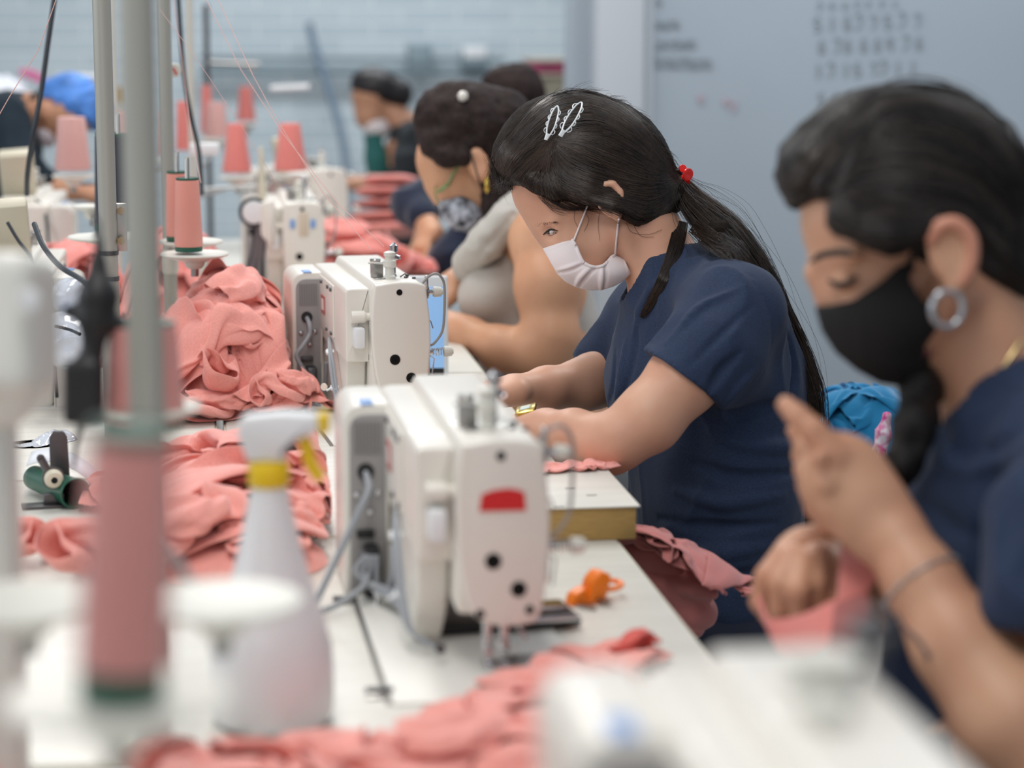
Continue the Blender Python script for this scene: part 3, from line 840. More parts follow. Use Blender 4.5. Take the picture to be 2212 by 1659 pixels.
def finish(me, name, m, parent):
    return link(name, me, m, parent, keep_world=True)
def wrinkle(amp, sc, seed, ani=(1, 1, 1), p=1.3):
    def f(V, N):
        q = V*np.array(ani)*sc; w = np.stack([vnoise(q*.6+7, seed), vnoise(q*.6+31, seed+1), vnoise(q*.6+77, seed+2)], 1)
        n = 1-np.abs(vnoise(q+w*.8, seed+3))
        return V+N*((n**p-.6)*amp)[:, None]
    return f

# ================================================================== woman in the middle (in focus)
D0 = 3.08
S = Sdf(D0)
S.el((1268, 345), (160, 128, 112), 12, k=20)
S.el((1190, 410), (86, 84, 92), 50, k=40)
S.el((1218, 478), (66, 72, 78), 30, k=40)
S.el((1250, 520), (58, 64, 66), 40, k=30)
for s_ in (-1, 1):
    S.rc((1330, 500, s_*.030), 34, (1262, 580, s_*.010), 24, k=40)
    S.el((1222, 530, s_*.026), (34, 30, 26), 60, k=30)
S.rc((1262, 583, 0), 27, (1276, 588, 0), 26, k=20)                 # chin
S.rc((1163, 478, 0), 16, (1190, 514, 0), 10, k=16)                 # brow to bridge
S.rc((1190, 514, 0), 10, (1195, 552, 0), 13, k=10)                 # nose
S.rc((1216, 566, 0), 16, (1228, 580, 0), 13, k=14)                 # mouth
for s_ in (-1, 1):
    S.el((1189, 502, s_*.040), (13, 11, 16), 20, k=12, kind='-')
    S.rc((1161, 486, s_*.014), 9, (1200, 476, s_*.046), 8, k=14)
    S.el((1196, 503, s_*.030), (17, 14, 19), 0, k=3)              # eyeball under the lids
    S.rc((1180, 496, s_*.022), 5.5, (1206, 494, s_*.046), 5.5, k=6); S.rc((1184, 510, s_*.026), 4.5, (1204, 508, s_*.045), 4, k=8)  # lids
# neck
S.chain([(1362, 430, 0, 78), (1404, 520, 0, 70), (1450, 610, 0, 86)], k=40)
S.rc((1345, 500, -.045), 14, (1410, 640, -.020), 16, k=20)
S.rc((1345, 500, .045), 14, (1410, 640, .020), 16, k=20)
# ear (near side) with rim, bowl and lobe; a twin on the far side
for s_ in (-1, 1):
    S.el((1318, 428, s_*.071), (32, 46, 11), -25, k=8)
    S.el((1314, 424, s_*.079), (18, 27, 9), -25, k=4, kind='-')
    S.chain([(1296, 416, s_*.076, 6), (1304, 398, s_*.078, 6), (1325, 396, s_*.078, 6.5), (1341, 414, s_*.078, 6.5), (1344, 440, s_*.077, 6), (1338, 458, s_*.074, 7)], k=4)
    S.el((1333, 466, s_*.072), (10, 13, 8), 0, k=5)
# trunk under the clothes
S.chain([(1470, 640, 0, 90), (1540, 830, 0, 135), (1550, 1100, 0, 145), (1560, 1330, 0, 145)], k=60)
S.chain([(1470, 660, 0, 80), (1590, 690, -.17, 78)], k=50); S.chain([(1470, 650, 0, 80), (1440, 660, .19, 74)], k=50)
# near arm
S.chain([(1590, 690, -.17, 80), (1480, 815, -.225, 78), (1400, 905, -.245, 72), (1335, 952, -.25, 62)], k=22)
S.chain([(1335, 952, -.25, 62), (1302, 958, -.245, 58), (1240, 938, -.22, 52), (1180, 926, -.175, 40), (1140, 922, -.14, 33)], k=22)
S.el((1322, 1000, -.25), (24, 20, 20), 20, k=20)
hand(S, Cc(1140, 922, D0-.14), (-.9, -.18, .32), (.15, 1, -.1), side=1, curl=(.35, .45, .3), L=.96, thumb=(.6, .4))
# far arm
S.chain([(1440, 660, .19, 74), (1345, 770, .20, 70), (1285, 822, .17, 58), (1255, 832, .15, 54), (1180, 838, .10, 44), (1110, 842, .05, 31)], k=22)
hand(S, Cc(1110, 842, D0+.05), (-.9, -.25, -.25), (.05, 1, -.2), side=-1, curl=(.35, .45, .3), L=.96, thumb=(.6, .4))
# seated legs
for s_ in (-1, 1):
    S.chain([(1580, 1400, s_*.10, 122), (1400, 1420, s_*.13, 105), (1080, 1450, s_*.15, 82)], k=30)
    S.chain([(1080, 1450, s_*.15, 82), (1100, 1900, s_*.16, 62), (1110, 2120, s_*.16, 48)], k=20)
    S.chain([(1110, 2120, s_*.16, 48), (1020, 2170, s_*.17, 40)], k=20)
wb = empty('person', tuple(P(1590, 1400, D0))[:2]+(0,), label='woman in navy t-shirt with white pleated mask, two hair clips and long ponytail', cat='person')
body = finish(S.mesh('body', .0031), 'body', M_skinB, wb)

# -------- t-shirt
T = Sdf(D0)
T.chain([(1585, 690, -.165, 104), (1540, 760, -.195, 108), (1425, 868, -.235, 104)], k=40)        # near sleeve
T.chain([(1410, 680, .19, 84), (1320, 790, .20, 84)], k=30)                                     # far sleeve
T.plane((1352, 748, 0), (1560, 900, 0), keep=1, k=2, lo=(1200, 1200, -.45), hi=(1700, 700, -.02))
T.plane((1240, 742, 0), (1292, 868, 0), keep=1, k=2, lo=(1100, 1000, .04), hi=(1380, 650, .45))
T.chain([(1462, 620, 0, 100), (1500, 690, 0, 130), (1545, 820, 0, 172), (1550, 960, 0, 175), (1560, 1120, 0, 165), (1550, 1300, 0, 165), (1570, 1420, 0, 170)], k=60)
T.chain([(1570, 850, -.09, 145), (1575, 1050, -.09, 125), (1560, 1300, -.10, 120)], k=80)
T.chain([(1540, 850, .09, 150), (1520, 1050, .10, 140), (1540, 1300, .10, 130)], k=80)
T.chain([(1470, 640, 0, 96), (1585, 665, -.165, 92)], k=60)
T.chain([(1470, 640, 0, 96), (1410, 690, .19, 84)], k=60)
T.chain([(1600, 720, -.08, 95), (1640, 900, -.04, 85)], k=90)
T.el((1400, 790, .05), (90, 150, 190), 20, k=60)          # bust
for pts, r, kd in [
    ([(1392, 742), (1450, 752), (1510, 802), (1556, 868)], 2.2, '-'),
    ([(1610, 590), (1652, 640), (1668, 720), (1650, 800), (1600, 860), (1560, 890)], 3.0, '-'),
    ([(1480, 560), (1560, 572), (1640, 600)], 2.4, '-'),
    ([(1560, 890), (1600, 900), (1660, 880), (1720, 890)], 9, '-'),
    ([(1540, 930), (1600, 960), (1700, 965), (1745, 950)], 10, '+'),
    ([(1500, 1000), (1600, 1030), (1720, 1020)], 9, '-'),
    ([(1460, 1060), (1560, 1085), (1690, 1070)], 10, '+'),
    ([(1420, 1120), (1540, 1140), (1680, 1130)], 8, '-'),
    ([(1400, 1180), (1520, 1200), (1660, 1180)], 10, '+'),
    ([(1450, 1240), (1560, 1250), (1650, 1230)], 9, '-'),
    ([(1330, 760), (1320, 840), (1300, 900)], 6, '-'), ([(1350, 740), (1345, 830), (1330, 880)], 7, '+'), ([(1375, 700), (1370, 760), (1352, 860)], 6, '-'),
    ([(1470, 560), (1400, 640), (1370, 720)], 7, '+'), ([(1600, 620), (1520, 660), (1440, 740)], 6, '+'), ([(1625, 660), (1560, 720), (1490, 790)], 5, '-'), ([(1700, 700), (1720, 800), (1700, 900)], 7, '-'), ([(1600, 760), (1560, 800), (1530, 850)], 8, '-'), ([(1630, 800), (1580, 850), (1545, 900)], 8, '+')]:
    T.drape(pts, r*(1.5 if r > 4 else 1), inset=(r*.5 if kd == '+' else -1), k=r*1.1 if r > 4 else 3, kind=kd)
# neck opening
T.chain([(1350, 560, 0, 72), (1408, 612, 0, 66)], k=8, kind='-')
T.chain([(1420, 480, 0, 84), (1444, 560, 0, 80)], k=8, kind='-')
shirt = finish(T.mesh('tshirt', .0036, disp=wrinkle(.0055, 17, 3, (1, .7, 1))), 'tshirt', M_navy, wb)
# trousers
Pn = Sdf(D0)
for s_ in (-1, 1):
    Pn.chain([(1580, 1400, s_*.10, 132), (1400, 1425, s_*.13, 118), (1075, 1452, s_*.15, 94)], k=30)
    Pn.chain([(1075, 1452, s_*.15, 94), (1095, 1880, s_*.16, 74), (1105, 2060, s_*.16, 66)], k=20)
Pn.rc((1580, 1400, -.06), 135, (1580, 1400, .06), 135, k=60)
finish(Pn.mesh('trousers', .009, disp=wrinkle(.006, 14, 9)), 'trousers', M_navyd, wb)

# -------- pleated mask with ear loops
K = Sdf(D0)
K.el((1230, 556, 0), (64, 64, 86), 40, k=10)
K.el((1262, 584, 0), (70, 46, 88), 12, k=30)
K.el((1310, 590, 0), (62, 44, 84), 0, k=30)
K.rc((1186, 545, 0), 14, (1250, 606, 0), 22, k=20)
K.clip([(1172, 537), (1202, 526), (1234, 514), (1241, 526), (1253, 552), (1262, 568), (1283, 576), (1303, 573), (1314, 565), (1323, 553), (1333, 547), (1340, 543), (1352, 566), (1364, 592), (1348, 606), (1328, 618), (1300, 627), (1270, 627), (1245, 621), (1222, 609), (1204, 592), (1190, 568)], k=1)
for pts, r, kd in [([(1196, 584), (1232, 576), (1266, 562)], 4.5, '+'), ([(1199, 592), (1232, 584), (1268, 569)], 3, '-'),
                   ([(1240, 622), (1256, 596), (1282, 572)], 6, '+'), ([(1249, 626), (1265, 602), (1290, 576)], 3.5, '-'),
                   ([(1297, 630), (1300, 600), (1300, 570)], 6, '+'), ([(1306, 630), (1309, 600), (1309, 570)], 3.5, '-'),
                   ([(1178, 541), (1206, 531), (1234, 520)], 2.0, '+'), ([(1345, 550), (1352, 575), (1358, 592)], 2, '+')]:
    K.drape(pts, r, inset=1.5 if kd == '+' else 0, k=3, kind=kd)
km = finish(K.mesh('face_mask', .0014), 'face_mask', M_mask, wb)
body_hit = S
def on(Sx, pts, off=0.0):
    pts = np.array(spline(pts, 6), float); d = Sx.hit(pts[:, :2]); ok = ~np.isnan(d)
    d = np.interp(np.arange(len(d)), np.where(ok)[0], d[ok])-off
    return [tuple(P(x, y, z)) for (x, y), z in zip(pts[:, :2], d)]
bm = bmesh.new(); tube(bm, [tuple(p) for p in on(S, [(1274, 430), (1257, 475), (1240, 518)], .002)], .0013, 8); obj('ear_loop', bm, M_mask, km)
bm = bmesh.new(); tube(bm, [tuple(p) for p in on(S, [(1336, 474), (1333, 505), (1329, 548)], .002)], .0014, 8); obj('ear_loop', bm, M_mask, km)
def both(pts): return on(K, pts, .0)
bm = bmesh.new(); tube(bm, on(K, [(1236, 518), (1244, 532), (1252, 552), (1262, 568), (1283, 577), (1302, 574), (1314, 564), (1322, 555), (1340, 545)], .0), .0024, 8); obj('binding', bm, M_mask, km)

# -------- eye, lashes, brow
ez = float(S.hit(np.array([[1195., 500.]]))[0])
bm = bmesh.new(); lathe(bm, [(.0001, -.0050), (.0030, -.0042), (.0046, -.0020), (.0050, 0), (.0046, .0020), (.0030, .0042), (.0001, .0050)], tuple(P(1194, 502, ez+.0036)), 'y', 20); obj('eyeball', bm, M_eye, wb, kw=True)
ei = P(1187, 503, float(S.hit(np.array([[1187., 503.]]))[0])+.0004)
bm = bmesh.new(); lathe(bm, [(.0001, -.0016), (.0016, -.001), (.0021, 0), (.0016, .001)], tuple(ei), 'y', 16); obj('iris', bm, M_iris, wb, kw=True)
rng = np.random.default_rng(3)
def hairs(name, starts, dirs, r, m, parent, n=6):
    st = np.asarray(starts, float); dr = np.asarray(dirs, float)
    t = np.linspace(0, 1, n)[None, :, None]
    pa = st[:, None, :]+dr[:, None, :]*t+np.array([0, 0, -1.])*(np.linalg.norm(dr, axis=1)[:, None, None]*.15*t*t)
    return finish(strands_mesh(name, pa, np.broadcast_to(r*(1-.8*t[..., 0]), (len(st), n))), name, m, parent)
st, dr = [], []
for i in range(90):
    u = rng.random(); q = on(S, [(1157+u*44, 488-u*9+rng.normal(0, 1.6)), (1158+u*44, 489-u*9)], .0005)[0]
    st.append(q); v = np.array([(1-u)*.2+.8, 0, .2*(1-u)-.1+rng.normal(0, .05)])*.0055; dr.append(v)
hairs('eyebrow', st, dr, .00016, M_lash, wb)
st, dr = [], []
for i in range(40):
    u = rng.random(); q = P(1180+u*24, 499-u*4+abs(u-.5)*4, D0-.030-.016*u); st.append(tuple(q)); dr.append((-.0065+u*.004+rng.normal(0, .0006), -.003, -.003-rng.random()*.002))
hairs('eyelash', st, dr, .00022, M_lash, wb)
lp_ = on(S, [(1173, 507), (1182, 500), (1192, 496), (1205, 499)], .0010); bm = bmesh.new(); tube(bm, lp_, [.0005+.0011*math.sin(PI*k/(len(lp_)-1)) for k in range(len(lp_))], 6); obj('lash_line', bm, M_lash, wb, kw=True)
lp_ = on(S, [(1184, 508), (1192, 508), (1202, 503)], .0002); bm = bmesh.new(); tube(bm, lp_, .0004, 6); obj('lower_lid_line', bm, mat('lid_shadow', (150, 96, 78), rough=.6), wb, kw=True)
# -------- hair cap
Hh = Sdf(D0)
Hh.el((1266, 335), (188, 134, 128), 14, k=20)
Hh.el((1118, 345), (50, 52, 88), 60, k=50)
Hh.el((1380, 410), (84, 70, 98), 20, k=50)
Hh.chain([(1395, 455, -.03, 34), (1448, 420, -.01, 34), (1462, 392, 0, 20)], k=24)
Hh.chain([(1215, 395, -.052, 36), (1270, 402, -.060, 34), (1330, 438, -.064, 24), (1375, 462, -.05, 26)], k=20)
Hh.chain([(1215, 395, .052, 36), (1270, 402, .060, 34), (1330, 438, .064, 24), (1375, 462, .05, 26)], k=20)
Hh.chain([(1122, 382, -.045, 15), (1160, 398, -.055, 17), (1200, 414, -.060, 20)], k=18)
Hh.el((1322, 408, -.088), (26, 15, 20), 30, k=6, kind='-')      # the ear rim peeks out
def comb(V, N):
    q = V*np.array([26, 120, 120]); return V+N*(fbm(q, 2, 5)*.0007)[:, None]
hair = finish(Hh.mesh('hair', .003, disp=comb), 'hair', M_hairB, wb)
TIE = (1464, 384)
guides = [
    [(1076, 386), (1070, 340), (1110, 285), (1180, 215), (1262, 197), (1360, 238), (1425, 315), TIE],
    [(1088, 396), (1086, 350), (1130, 290), (1200, 232), (1280, 222), (1360, 262), (1425, 330), TIE],
    [(1104, 402), (1108, 360), (1150, 312), (1205, 270), (1290, 258), (1370, 300), (1430, 352), TIE],
    [(1205, 300), (1262, 290), (1330, 312), (1400, 352), TIE],
    [(1200, 306), (1262, 322), (1330, 350), (1400, 378), TIE],
    [(1196, 312), (1230, 360), (1310, 392), (1390, 410), (1440, 402), TIE],
    [(1190, 318), (1205, 385), (1262, 415), (1340, 436), (1400, 448), (1445, 420), TIE],
    [(1180, 324), (1180, 392), (1225, 436), (1290, 436), (1350, 455), (1400, 482), (1446, 448), TIE]]
SS = guide_field(guides, 2600, 26, jit=4.5, seed=4)
front = [[(1196, 300), (1165, 310), (1120, 345), (1086, 384)], [(1194, 306), (1170, 326), (1130, 365), (1104, 402)], [(1192, 312), (1172, 345), (1148, 378), (1132, 404)], [(1190, 318), (1180, 360), (1172, 392), (1176, 424)],
         [(1188, 320), (1192, 380), (1205, 420), (1232, 446)]]
SF = guide_field(front, 900, 26, jit=6, seed=8)
def lay(Sx, SP, off, seed):
    n, m, _ = SP.shape; rng = np.random.default_rng(seed)
    d = Sx.sample(SP[..., :2].reshape(-1, 2)).reshape(n, m)
    out = np.empty((n, m, 3)); keep = []
    for i in range(n):
        ok = ~np.isnan(d[i])
        if ok.sum() < 3: continue
        d[i] = np.interp(np.arange(m), np.where(ok)[0], d[i][ok]); keep.append(i)
    k = np.array(keep); d = d[k]; o = off*rng.random((len(k), 1))
    c = np.stack([(SP[k, :, 0]-CX)/F*(d-o), -(SP[k, :, 1]-CY)/F*(d-o), d-o], -1)
    return toworld(c.reshape(-1, 3)).reshape(len(k), m, 3)
def add_str(nm, PA, r, m, parent, seed=0):
    rng = np.random.default_rng(seed); t = np.linspace(0, 1, PA.shape[1])
    rad = r*(.6+.8*rng.random((len(PA), 1)))*(1-.55*t[None, :]**3)
    return finish(strands_mesh(nm, PA, rad), nm, m, parent)
PA = lay(Hh, SS, .003, 1); PF = lay(Hh, SF, .004, 2)
add_str('combed_strands', np.concatenate([PA[:1900], PF[:700]]), .00042, M_strB, hair, 1)
add_str('light_strands', np.concatenate([PA[1900:], PF[700:]]), .00032, M_strL, hair, 2)
# fly-aways along the outline
rng = np.random.default_rng(12); fl = []
out_ = np.array(spline([(1082, 400), (1070, 350), (1108, 285), (1165, 225), (1262, 197), (1360, 236), (1425, 312), (1460, 372)], 12))
for i in range(170):
    u = rng.random()*(len(out_)-2); a = out_[int(u)]; tg = out_[int(u)+1]-out_[int(u)]; tg /= np.linalg.norm(tg); nn = np.array([tg[1], -tg[0]])
    L = 18+rng.random()*38; b = 4+rng.random()*14; z = rng.normal(0, .03)
    sgn = 1 if rng.random() > .35 or u > 20 else -1
    c = [a, a+tg*L*.4*sgn+nn*b*.7, a+tg*L*sgn+nn*b*(1.1 if rng.random() > .3 else .2)]
    fl.append([toworld(Cc(x, y, D0+z)) for x, y in np.array(spline(c, 5))])
for i in range(110):      # curls of the fringe
    a = np.array([1078+rng.random()*34, 385+rng.random()*16]); z = rng.normal(0, .04)-.01; w = rng.random()*6.28
    c = [a+np.array([14, -16]), a, a+np.array([rng.normal(-8, 8), 6+rng.random()*12]), a+np.array([rng.normal(2, 10), 10+rng.random()*16])]
    s_ = np.array(spline(c, 4))[:11]; fl.append([toworld(Cc(x, y, D0+z)) for x, y in s_])
fl = [f for f in fl if len(f) == 11]
add_str('loose_strands', np.array(fl), .00022, M_strB, hair, 3)
tg_ = [[(1150, 380), (1160, 420), (1185, 445), (1215, 458)], [(1185, 400), (1200, 432), (1240, 452), (1275, 450)], [(1230, 420), (1270, 438), (1310, 446), (1345, 462)], [(1260, 425), (1300, 440), (1345, 458), (1375, 478)]]
TW = guide_field(tg_, 160, 26, jit=7, seed=44)
TWp = TW.reshape(-1, 2); dd = np.fmin(np.nan_to_num(Hh.sample(TWp), nan=9), np.nan_to_num(S.sample(TWp), nan=9)).reshape(TW.shape[:2]); okk = (dd < 5).all(1); TW = TW[okk]; dd = dd[okk]-.001-.003*rng.random((okk.sum(), 1))
cc_ = np.stack([(TW[..., 0]-CX)/F*dd, -(TW[..., 1]-CY)/F*dd, dd], -1)
add_str('temple_wisps', toworld(cc_.reshape(-1, 3)).reshape(cc_.shape), .00022, M_strB, hair, 14)
# ponytail: bundles running from the tie down the back
tail_c = [(1464, 388, -.005), (1500, 440, -.03), (1560, 500, -.07), (1632, 588, -.085), (1678, 680, -.085), (1718, 780, -.075), (1742, 860, -.07), (1754, 940, -.06)]
tw = [16, 30, 42, 34, 30, 34, 36, 28]
def tail(center, width, count, seed, jit, depthw=.018, m=34, endv=.25):
    rng = np.random.default_rng(seed); c = np.array(spline(center, 8)); w = np.interp(np.linspace(0, len(width)-1, len(c)), range(len(width)), width)
    t = np.linspace(0, len(c)-1, m); ci = np.stack([np.interp(t, range(len(c)), c[:, j]) for j in range(3)], 1); wi = np.interp(t, range(len(c)), w)
    tg = np.gradient(ci[:, :2], axis=0); tg /= np.linalg.norm(tg, axis=1)[:, None]; nn = np.stack([tg[:, 1], -tg[:, 0]], 1)
    out = []
    for i in range(count):
        u = rng.random()*2-1; v = rng.random()*2-1; dr = rng.normal(0, .18); 
        if u*u+v*v > 1: v *= .5
        tt = np.linspace(0, 1, m); uu = u+dr*tt+.12*np.sin(tt*(4+rng.random()*6)+rng.random()*6)*jit
        pxy = ci[:, :2]+nn*(wi*uu)[:, None]; zz = ci[:, 2]+v*depthw*np.minimum(1, wi/30)
        L = max(4, int(m*(1-endv*rng.random()**2))); 
        pts = np.stack([pxy[:, 0], pxy[:, 1], zz], 1)
        tq = np.linspace(0, L-1, m); pts = np.stack([np.interp(tq, range(m), pts[:, j]) for j in range(3)], 1)
        out.append([toworld(Cc(x, y, D0+z)) for x, y, z in pts])
    return np.array(out)
Bt = Sdf(D0); cc = [(x, y, z, w*.62) for (x, y, z), w in zip(tail_c, tw)]; Bt.chain(cc, k=14)
pt = finish(Bt.mesh('ponytail', .0035, disp=wrinkle(.002, 60, 4, (1, 1, 1))), 'ponytail', M_hairB, wb)
TL = tail(tail_c, tw, 900, 5, 1)
add_str('ponytail_strands', TL[:680], .0004, M_strB, pt, 5); add_str('ponytail_highlights', TL[680:], .0003, M_strL, pt, 6)
FLY = tail(tail_c, [18, 48, 66, 54, 50, 52, 50, 46], 70, 6, 2.5, .03); add_str('ponytail_flyaway', FLY, .0002, M_strB, pt, 7)
# lock falling in front of the shoulder, and a thin one under the ear
lk = np.array([(1472, 478), (1458, 540), (1432, 605), (1402, 660), (1384, 690)]); lz = np.minimum(np.nan_to_num(T.hit(lk), nan=9), np.nan_to_num(S.hit(lk), nan=9))-D0-.008
lz = np.where(lz > 1, -.09, lz); lock = [(x, y, z) for (x, y), z in zip(lk, lz)]
add_str('front_lock', tail(lock, [13, 14, 11, 8, 4], 300, 9, 1.5, .004, endv=.5), .00038, M_strB, hair, 8)
lock2 = [(1496, 488, -.06), (1540, 520, -.13), (1580, 540, -.165), (1600, 570, -.175)]
add_str('shoulder_strands', tail(lock2, [14, 22, 26, 22], 120, 10, 2, .006, endv=.7), .00028, M_strB, hair, 9)
nape = [[(1350, 470), (1372, 495), (1410, 492), (1450, 455), (1468, 420)], [(1345, 458), (1375, 478), (1420, 470), (1462, 420)]]
SN = guide_field(nape, 200, 26, jit=3, seed=13); add_str('nape_strands', lay(Hh, SN, .003, 5), .0003, M_strB, hair, 10)
for pts in ([(1268, 440), (1266, 460), (1272, 476), (1262, 500)], [(1300, 440), (1292, 480), (1296, 520)], [(1245, 444), (1240, 470), (1248, 490)], [(1370, 490), (1385, 510), (1412, 512)], [(1352, 480), (1366, 502), (1402, 506), (1430, 496)]):
    bm = bmesh.new(); tube(bm, on(S, pts, .0012), .00022, 5); obj('wisp', bm, M_strB, hair)

# -------- snap clips, red claw, hair tie, watch
def clip(px, py, ang, L, label):
    base = Hh.hit(np.array([[px, py]]))[0]
    o = empty('hair_clip', tuple(P(px, py, base)), label=label, cat='hair clip', group='white snap clips in the hair')
    a = math.radians(ang); e1 = np.array([math.cos(a), math.sin(a)]); e2 = np.array([-e1[1], e1[0]])
    def pt_(u, v, off=.0028):
        q = np.array([px, py])+e1*u*L+e2*v*L; d = Hh.hit(q[None])[0]
        d = base if np.isnan(d) else d
        return tuple(P(q[0], q[1], d-off))
    bm = bmesh.new()
    loop = [(0, -.05), (.25, -.11), (.55, -.12), (.85, -.085), (1.0, 0), (.85, .085), (.55, .12), (.25, .11), (0, .05)]
    tube(bm, [pt_(u, v) for u, v in [tuple(q) for q in spline(loop, 4)]], .00125, 6); obj('frame', bm, M_clip, o, kw=True)
    for s_ in (-1, 1):
        for u in (.12, .34, .56, .78):
            bm = bmesh.new(); w = .10 if u < .7 else .08
            tube(bm, [pt_(x, y, .0025) for x, y in [tuple(q) for q in spline([(u-.08, s_*w), (u-.03, s_*(w+.07)), (u+.06, s_*(w+.075)), (u+.12, s_*w)], 4)]], .0008, 5); obj('scallop', bm, M_clip, o, kw=True)
    bm = bmesh.new(); tube(bm, [pt_(-.17, 0, .003), pt_(-.06, 0, .0035), pt_(.04, 0, .003)], .0034, 8, flat=.5); obj('hinge', bm, M_clip, o, kw=True)
    return o
M_clip = mat('white_enamel', (226, 232, 234), rough=.25, coat=.3)
clip(1184, 292, -72, 66, 'left white scalloped snap hair clip, the one nearer the forehead')
clip(1217, 284, -58, 74, 'right white scalloped snap hair clip, the one farther from the forehead')
claw = empty('claw_clip', tuple(P(1476, 376, D0-.02)), label='small red plastic claw clip above the ponytail', cat='hair clip')
M_claw = mat('red_plastic', (232, 36, 30), rough=.3, coat=.3, sss=.1)
def R_(ax, a): return Matrix.Rotation(a, 4, ax)
cp_ = Matrix.Translation(P(1483, 376, D0-.03))
bm = bmesh.new(); lathe(bm, [(.0001, 0), (.006, .0), (.0085, .002), (.0085, .004), (.005, .0045), (.0001, .003)], M=cp_ @ R_('Z', .5) @ R_('X', 1.7), n=20); obj('ear_disc', bm, M_claw, claw, kw=True)
bm = bmesh.new(); lathe(bm, [(.0001, 0), (.004, .0), (.0055, .002), (.005, .004), (.0001, .004)], M=Matrix.Translation(P(1474, 364, D0-.022)) @ R_('X', 1.5), n=16); obj('ear_disc', bm, M_claw, claw, kw=True)
for dx in (0, 6, 12):
    bm = bmesh.new(); tube(bm, [tuple(P(1474+dx*.6, 380+dx*.3, D0-.026)), tuple(P(1480+dx*.7, 388, D0-.030)), tuple(P(1486+dx*.3, 396, D0-.024))], [.0026, .002, .001], 8); obj('tooth', bm, M_claw, claw, kw=True)
bm = bmesh.new(); tube(bm, [tuple(P(1462+11*math.cos(a), 386+17*math.sin(a), D0-.012-.012*math.sin(a*.5))) for a in np.linspace(0, 2*PI, 17)[:-1]]+[tuple(P(1473, 386, D0-.012))], .0028, 8)
ht = obj('hair_elastic', bm, M_black, None); tag(ht, 'black hair elastic gathering the long ponytail below the red claw clip', 'hair tie')
# wrist watch
M_gold = mat('gold_metal', (214, 180, 92), rough=.25, metal=1); M_lcd = mat('watch_lcd', (150, 160, 150), rough=.3)
wt = empty('wrist_watch', tuple(P(1136, 886, D0-.15)), label='small gold digital watch on the wrist of the woman in white mask', cat='watch')
Mw = Matrix.Translation(P(1136, 886, D0-.150)) @ R_('Z', -.25) @ R_('Y', -.25) @ R_('X', .15)
bm = bmesh.new(); box(bm, -.0135, .0135, -.016, .016, -.003, .003, bev=.0022, mat=Mw); obj('case', bm, M_gold, wt, kw=True)
bm = bmesh.new(); box(bm, -.0085, .0085, -.010, .010, .003, .0037, bev=.0003, mat=Mw); wf = obj('face', bm, mat('watch_face', (152, 140, 48), rough=.3), wt, kw=True)
bm = bmesh.new(); box(bm, -.006, .006, -.007, .007, .0037, .0042, mat=Mw); obj('display', bm, M_lcd, wt, kw=True)
bm = bmesh.new(); c = P(1140, 922, D0-.14)
tube(bm, [tuple(Mw @ Vector((-.012*0+.0*a, .0, 0)) + Vector((0, 0, 0))) for a in (0,)]+[tuple(Mw @ Vector((.002*math.sin(a), .026*math.sin(a), -.024+.024*math.cos(a)))) for a in np.linspace(.3, 2*PI-.3, 20)], .0022, 6, flat=1); obj('band', bm, M_gold, wt, kw=True)
# ================================================================== woman at right, close to the camera
DA = 2.03
M_hairA = mat('black_hair', (20, 17, 16), rough=.55, spec=.35, var=.6, vscale=30, stretch=(1, 3, 7), bump=.5, bscale=160, bdist=.003)
M_strA = mat('hair_strand_black', (28, 24, 22), rough=.36, spec=.6)
M_strAl = mat('hair_strand_grey', (66, 58, 52), rough=.4)
M_bmask = mat('black_cotton', (14, 13, 14), rough=.85, bump=.2, bscale=900, bdist=.0004)
A = Sdf(DA)
A.el((1985, 425), (245, 200, 176), 14, k=20)
A.el((1862, 505), (132, 120, 138), 45, k=60)
A.el((1880, 620), (112, 118, 118), 60, k=50)
for s_ in (-1, 1):
    A.rc((2060, 640, s_*.052), 46, (1940, 770, s_*.016), 40, k=60)
    A.el((1880, 690, s_*.036), (56, 50, 42), 60, k=40)
A.rc((1935, 780, 0), 42, (1958, 790, 0), 44, k=30)
A.rc((1762, 590, 0), 26, (1794, 650, 0), 20, k=26)
A.rc((1790, 650, 0), 20, (1792, 690, 0), 22, k=20)
for s_ in (-1, 1):
    A.rc((1778, 560, s_*.016), 12, (1850, 550, s_*.060), 10, k=30)
    A.el((1806, 606, s_*.058), (24, 18, 26), 10, k=20, kind='-')
    A.el((1826, 608, s_*.043), (26, 20, 26), 0, k=8)
    A.rc((1798, 606, s_*.036), 5, (1846, 604, s_*.062), 5, k=10)
A.chain([(2090, 640, 0, 120), (2130, 760, 0, 112), (2190, 900, 0, 130)], k=60)
for s_ in (-1, 1):
    A.el((2056, 548, s_*.108), (50, 80, 18), -22, k=12)
    A.el((2050, 540, s_*.120), (28, 48, 13), -22, k=6, kind='-')
    A.chain([(2014, 520, s_*.112, 12), (2030, 488, s_*.116, 11), (2066, 484, s_*.118, 12), (2098, 520, s_*.118, 13), (2098, 570, s_*.116, 13), (2078, 612, s_*.112, 14)], k=8)
    A.el((2062, 622, s_*.108), (20, 24, 14), 0, k=10)
A.chain([(2200, 950, 0, 150), (2260, 1250, 0, 240), (2260, 1650, 0, 260)], k=80)
A.chain([(2200, 960, 0, 140), (2330, 1040, -.15, 120), (2380, 1330, -.19, 118), (2290, 1660, -.20, 128)], k=40)
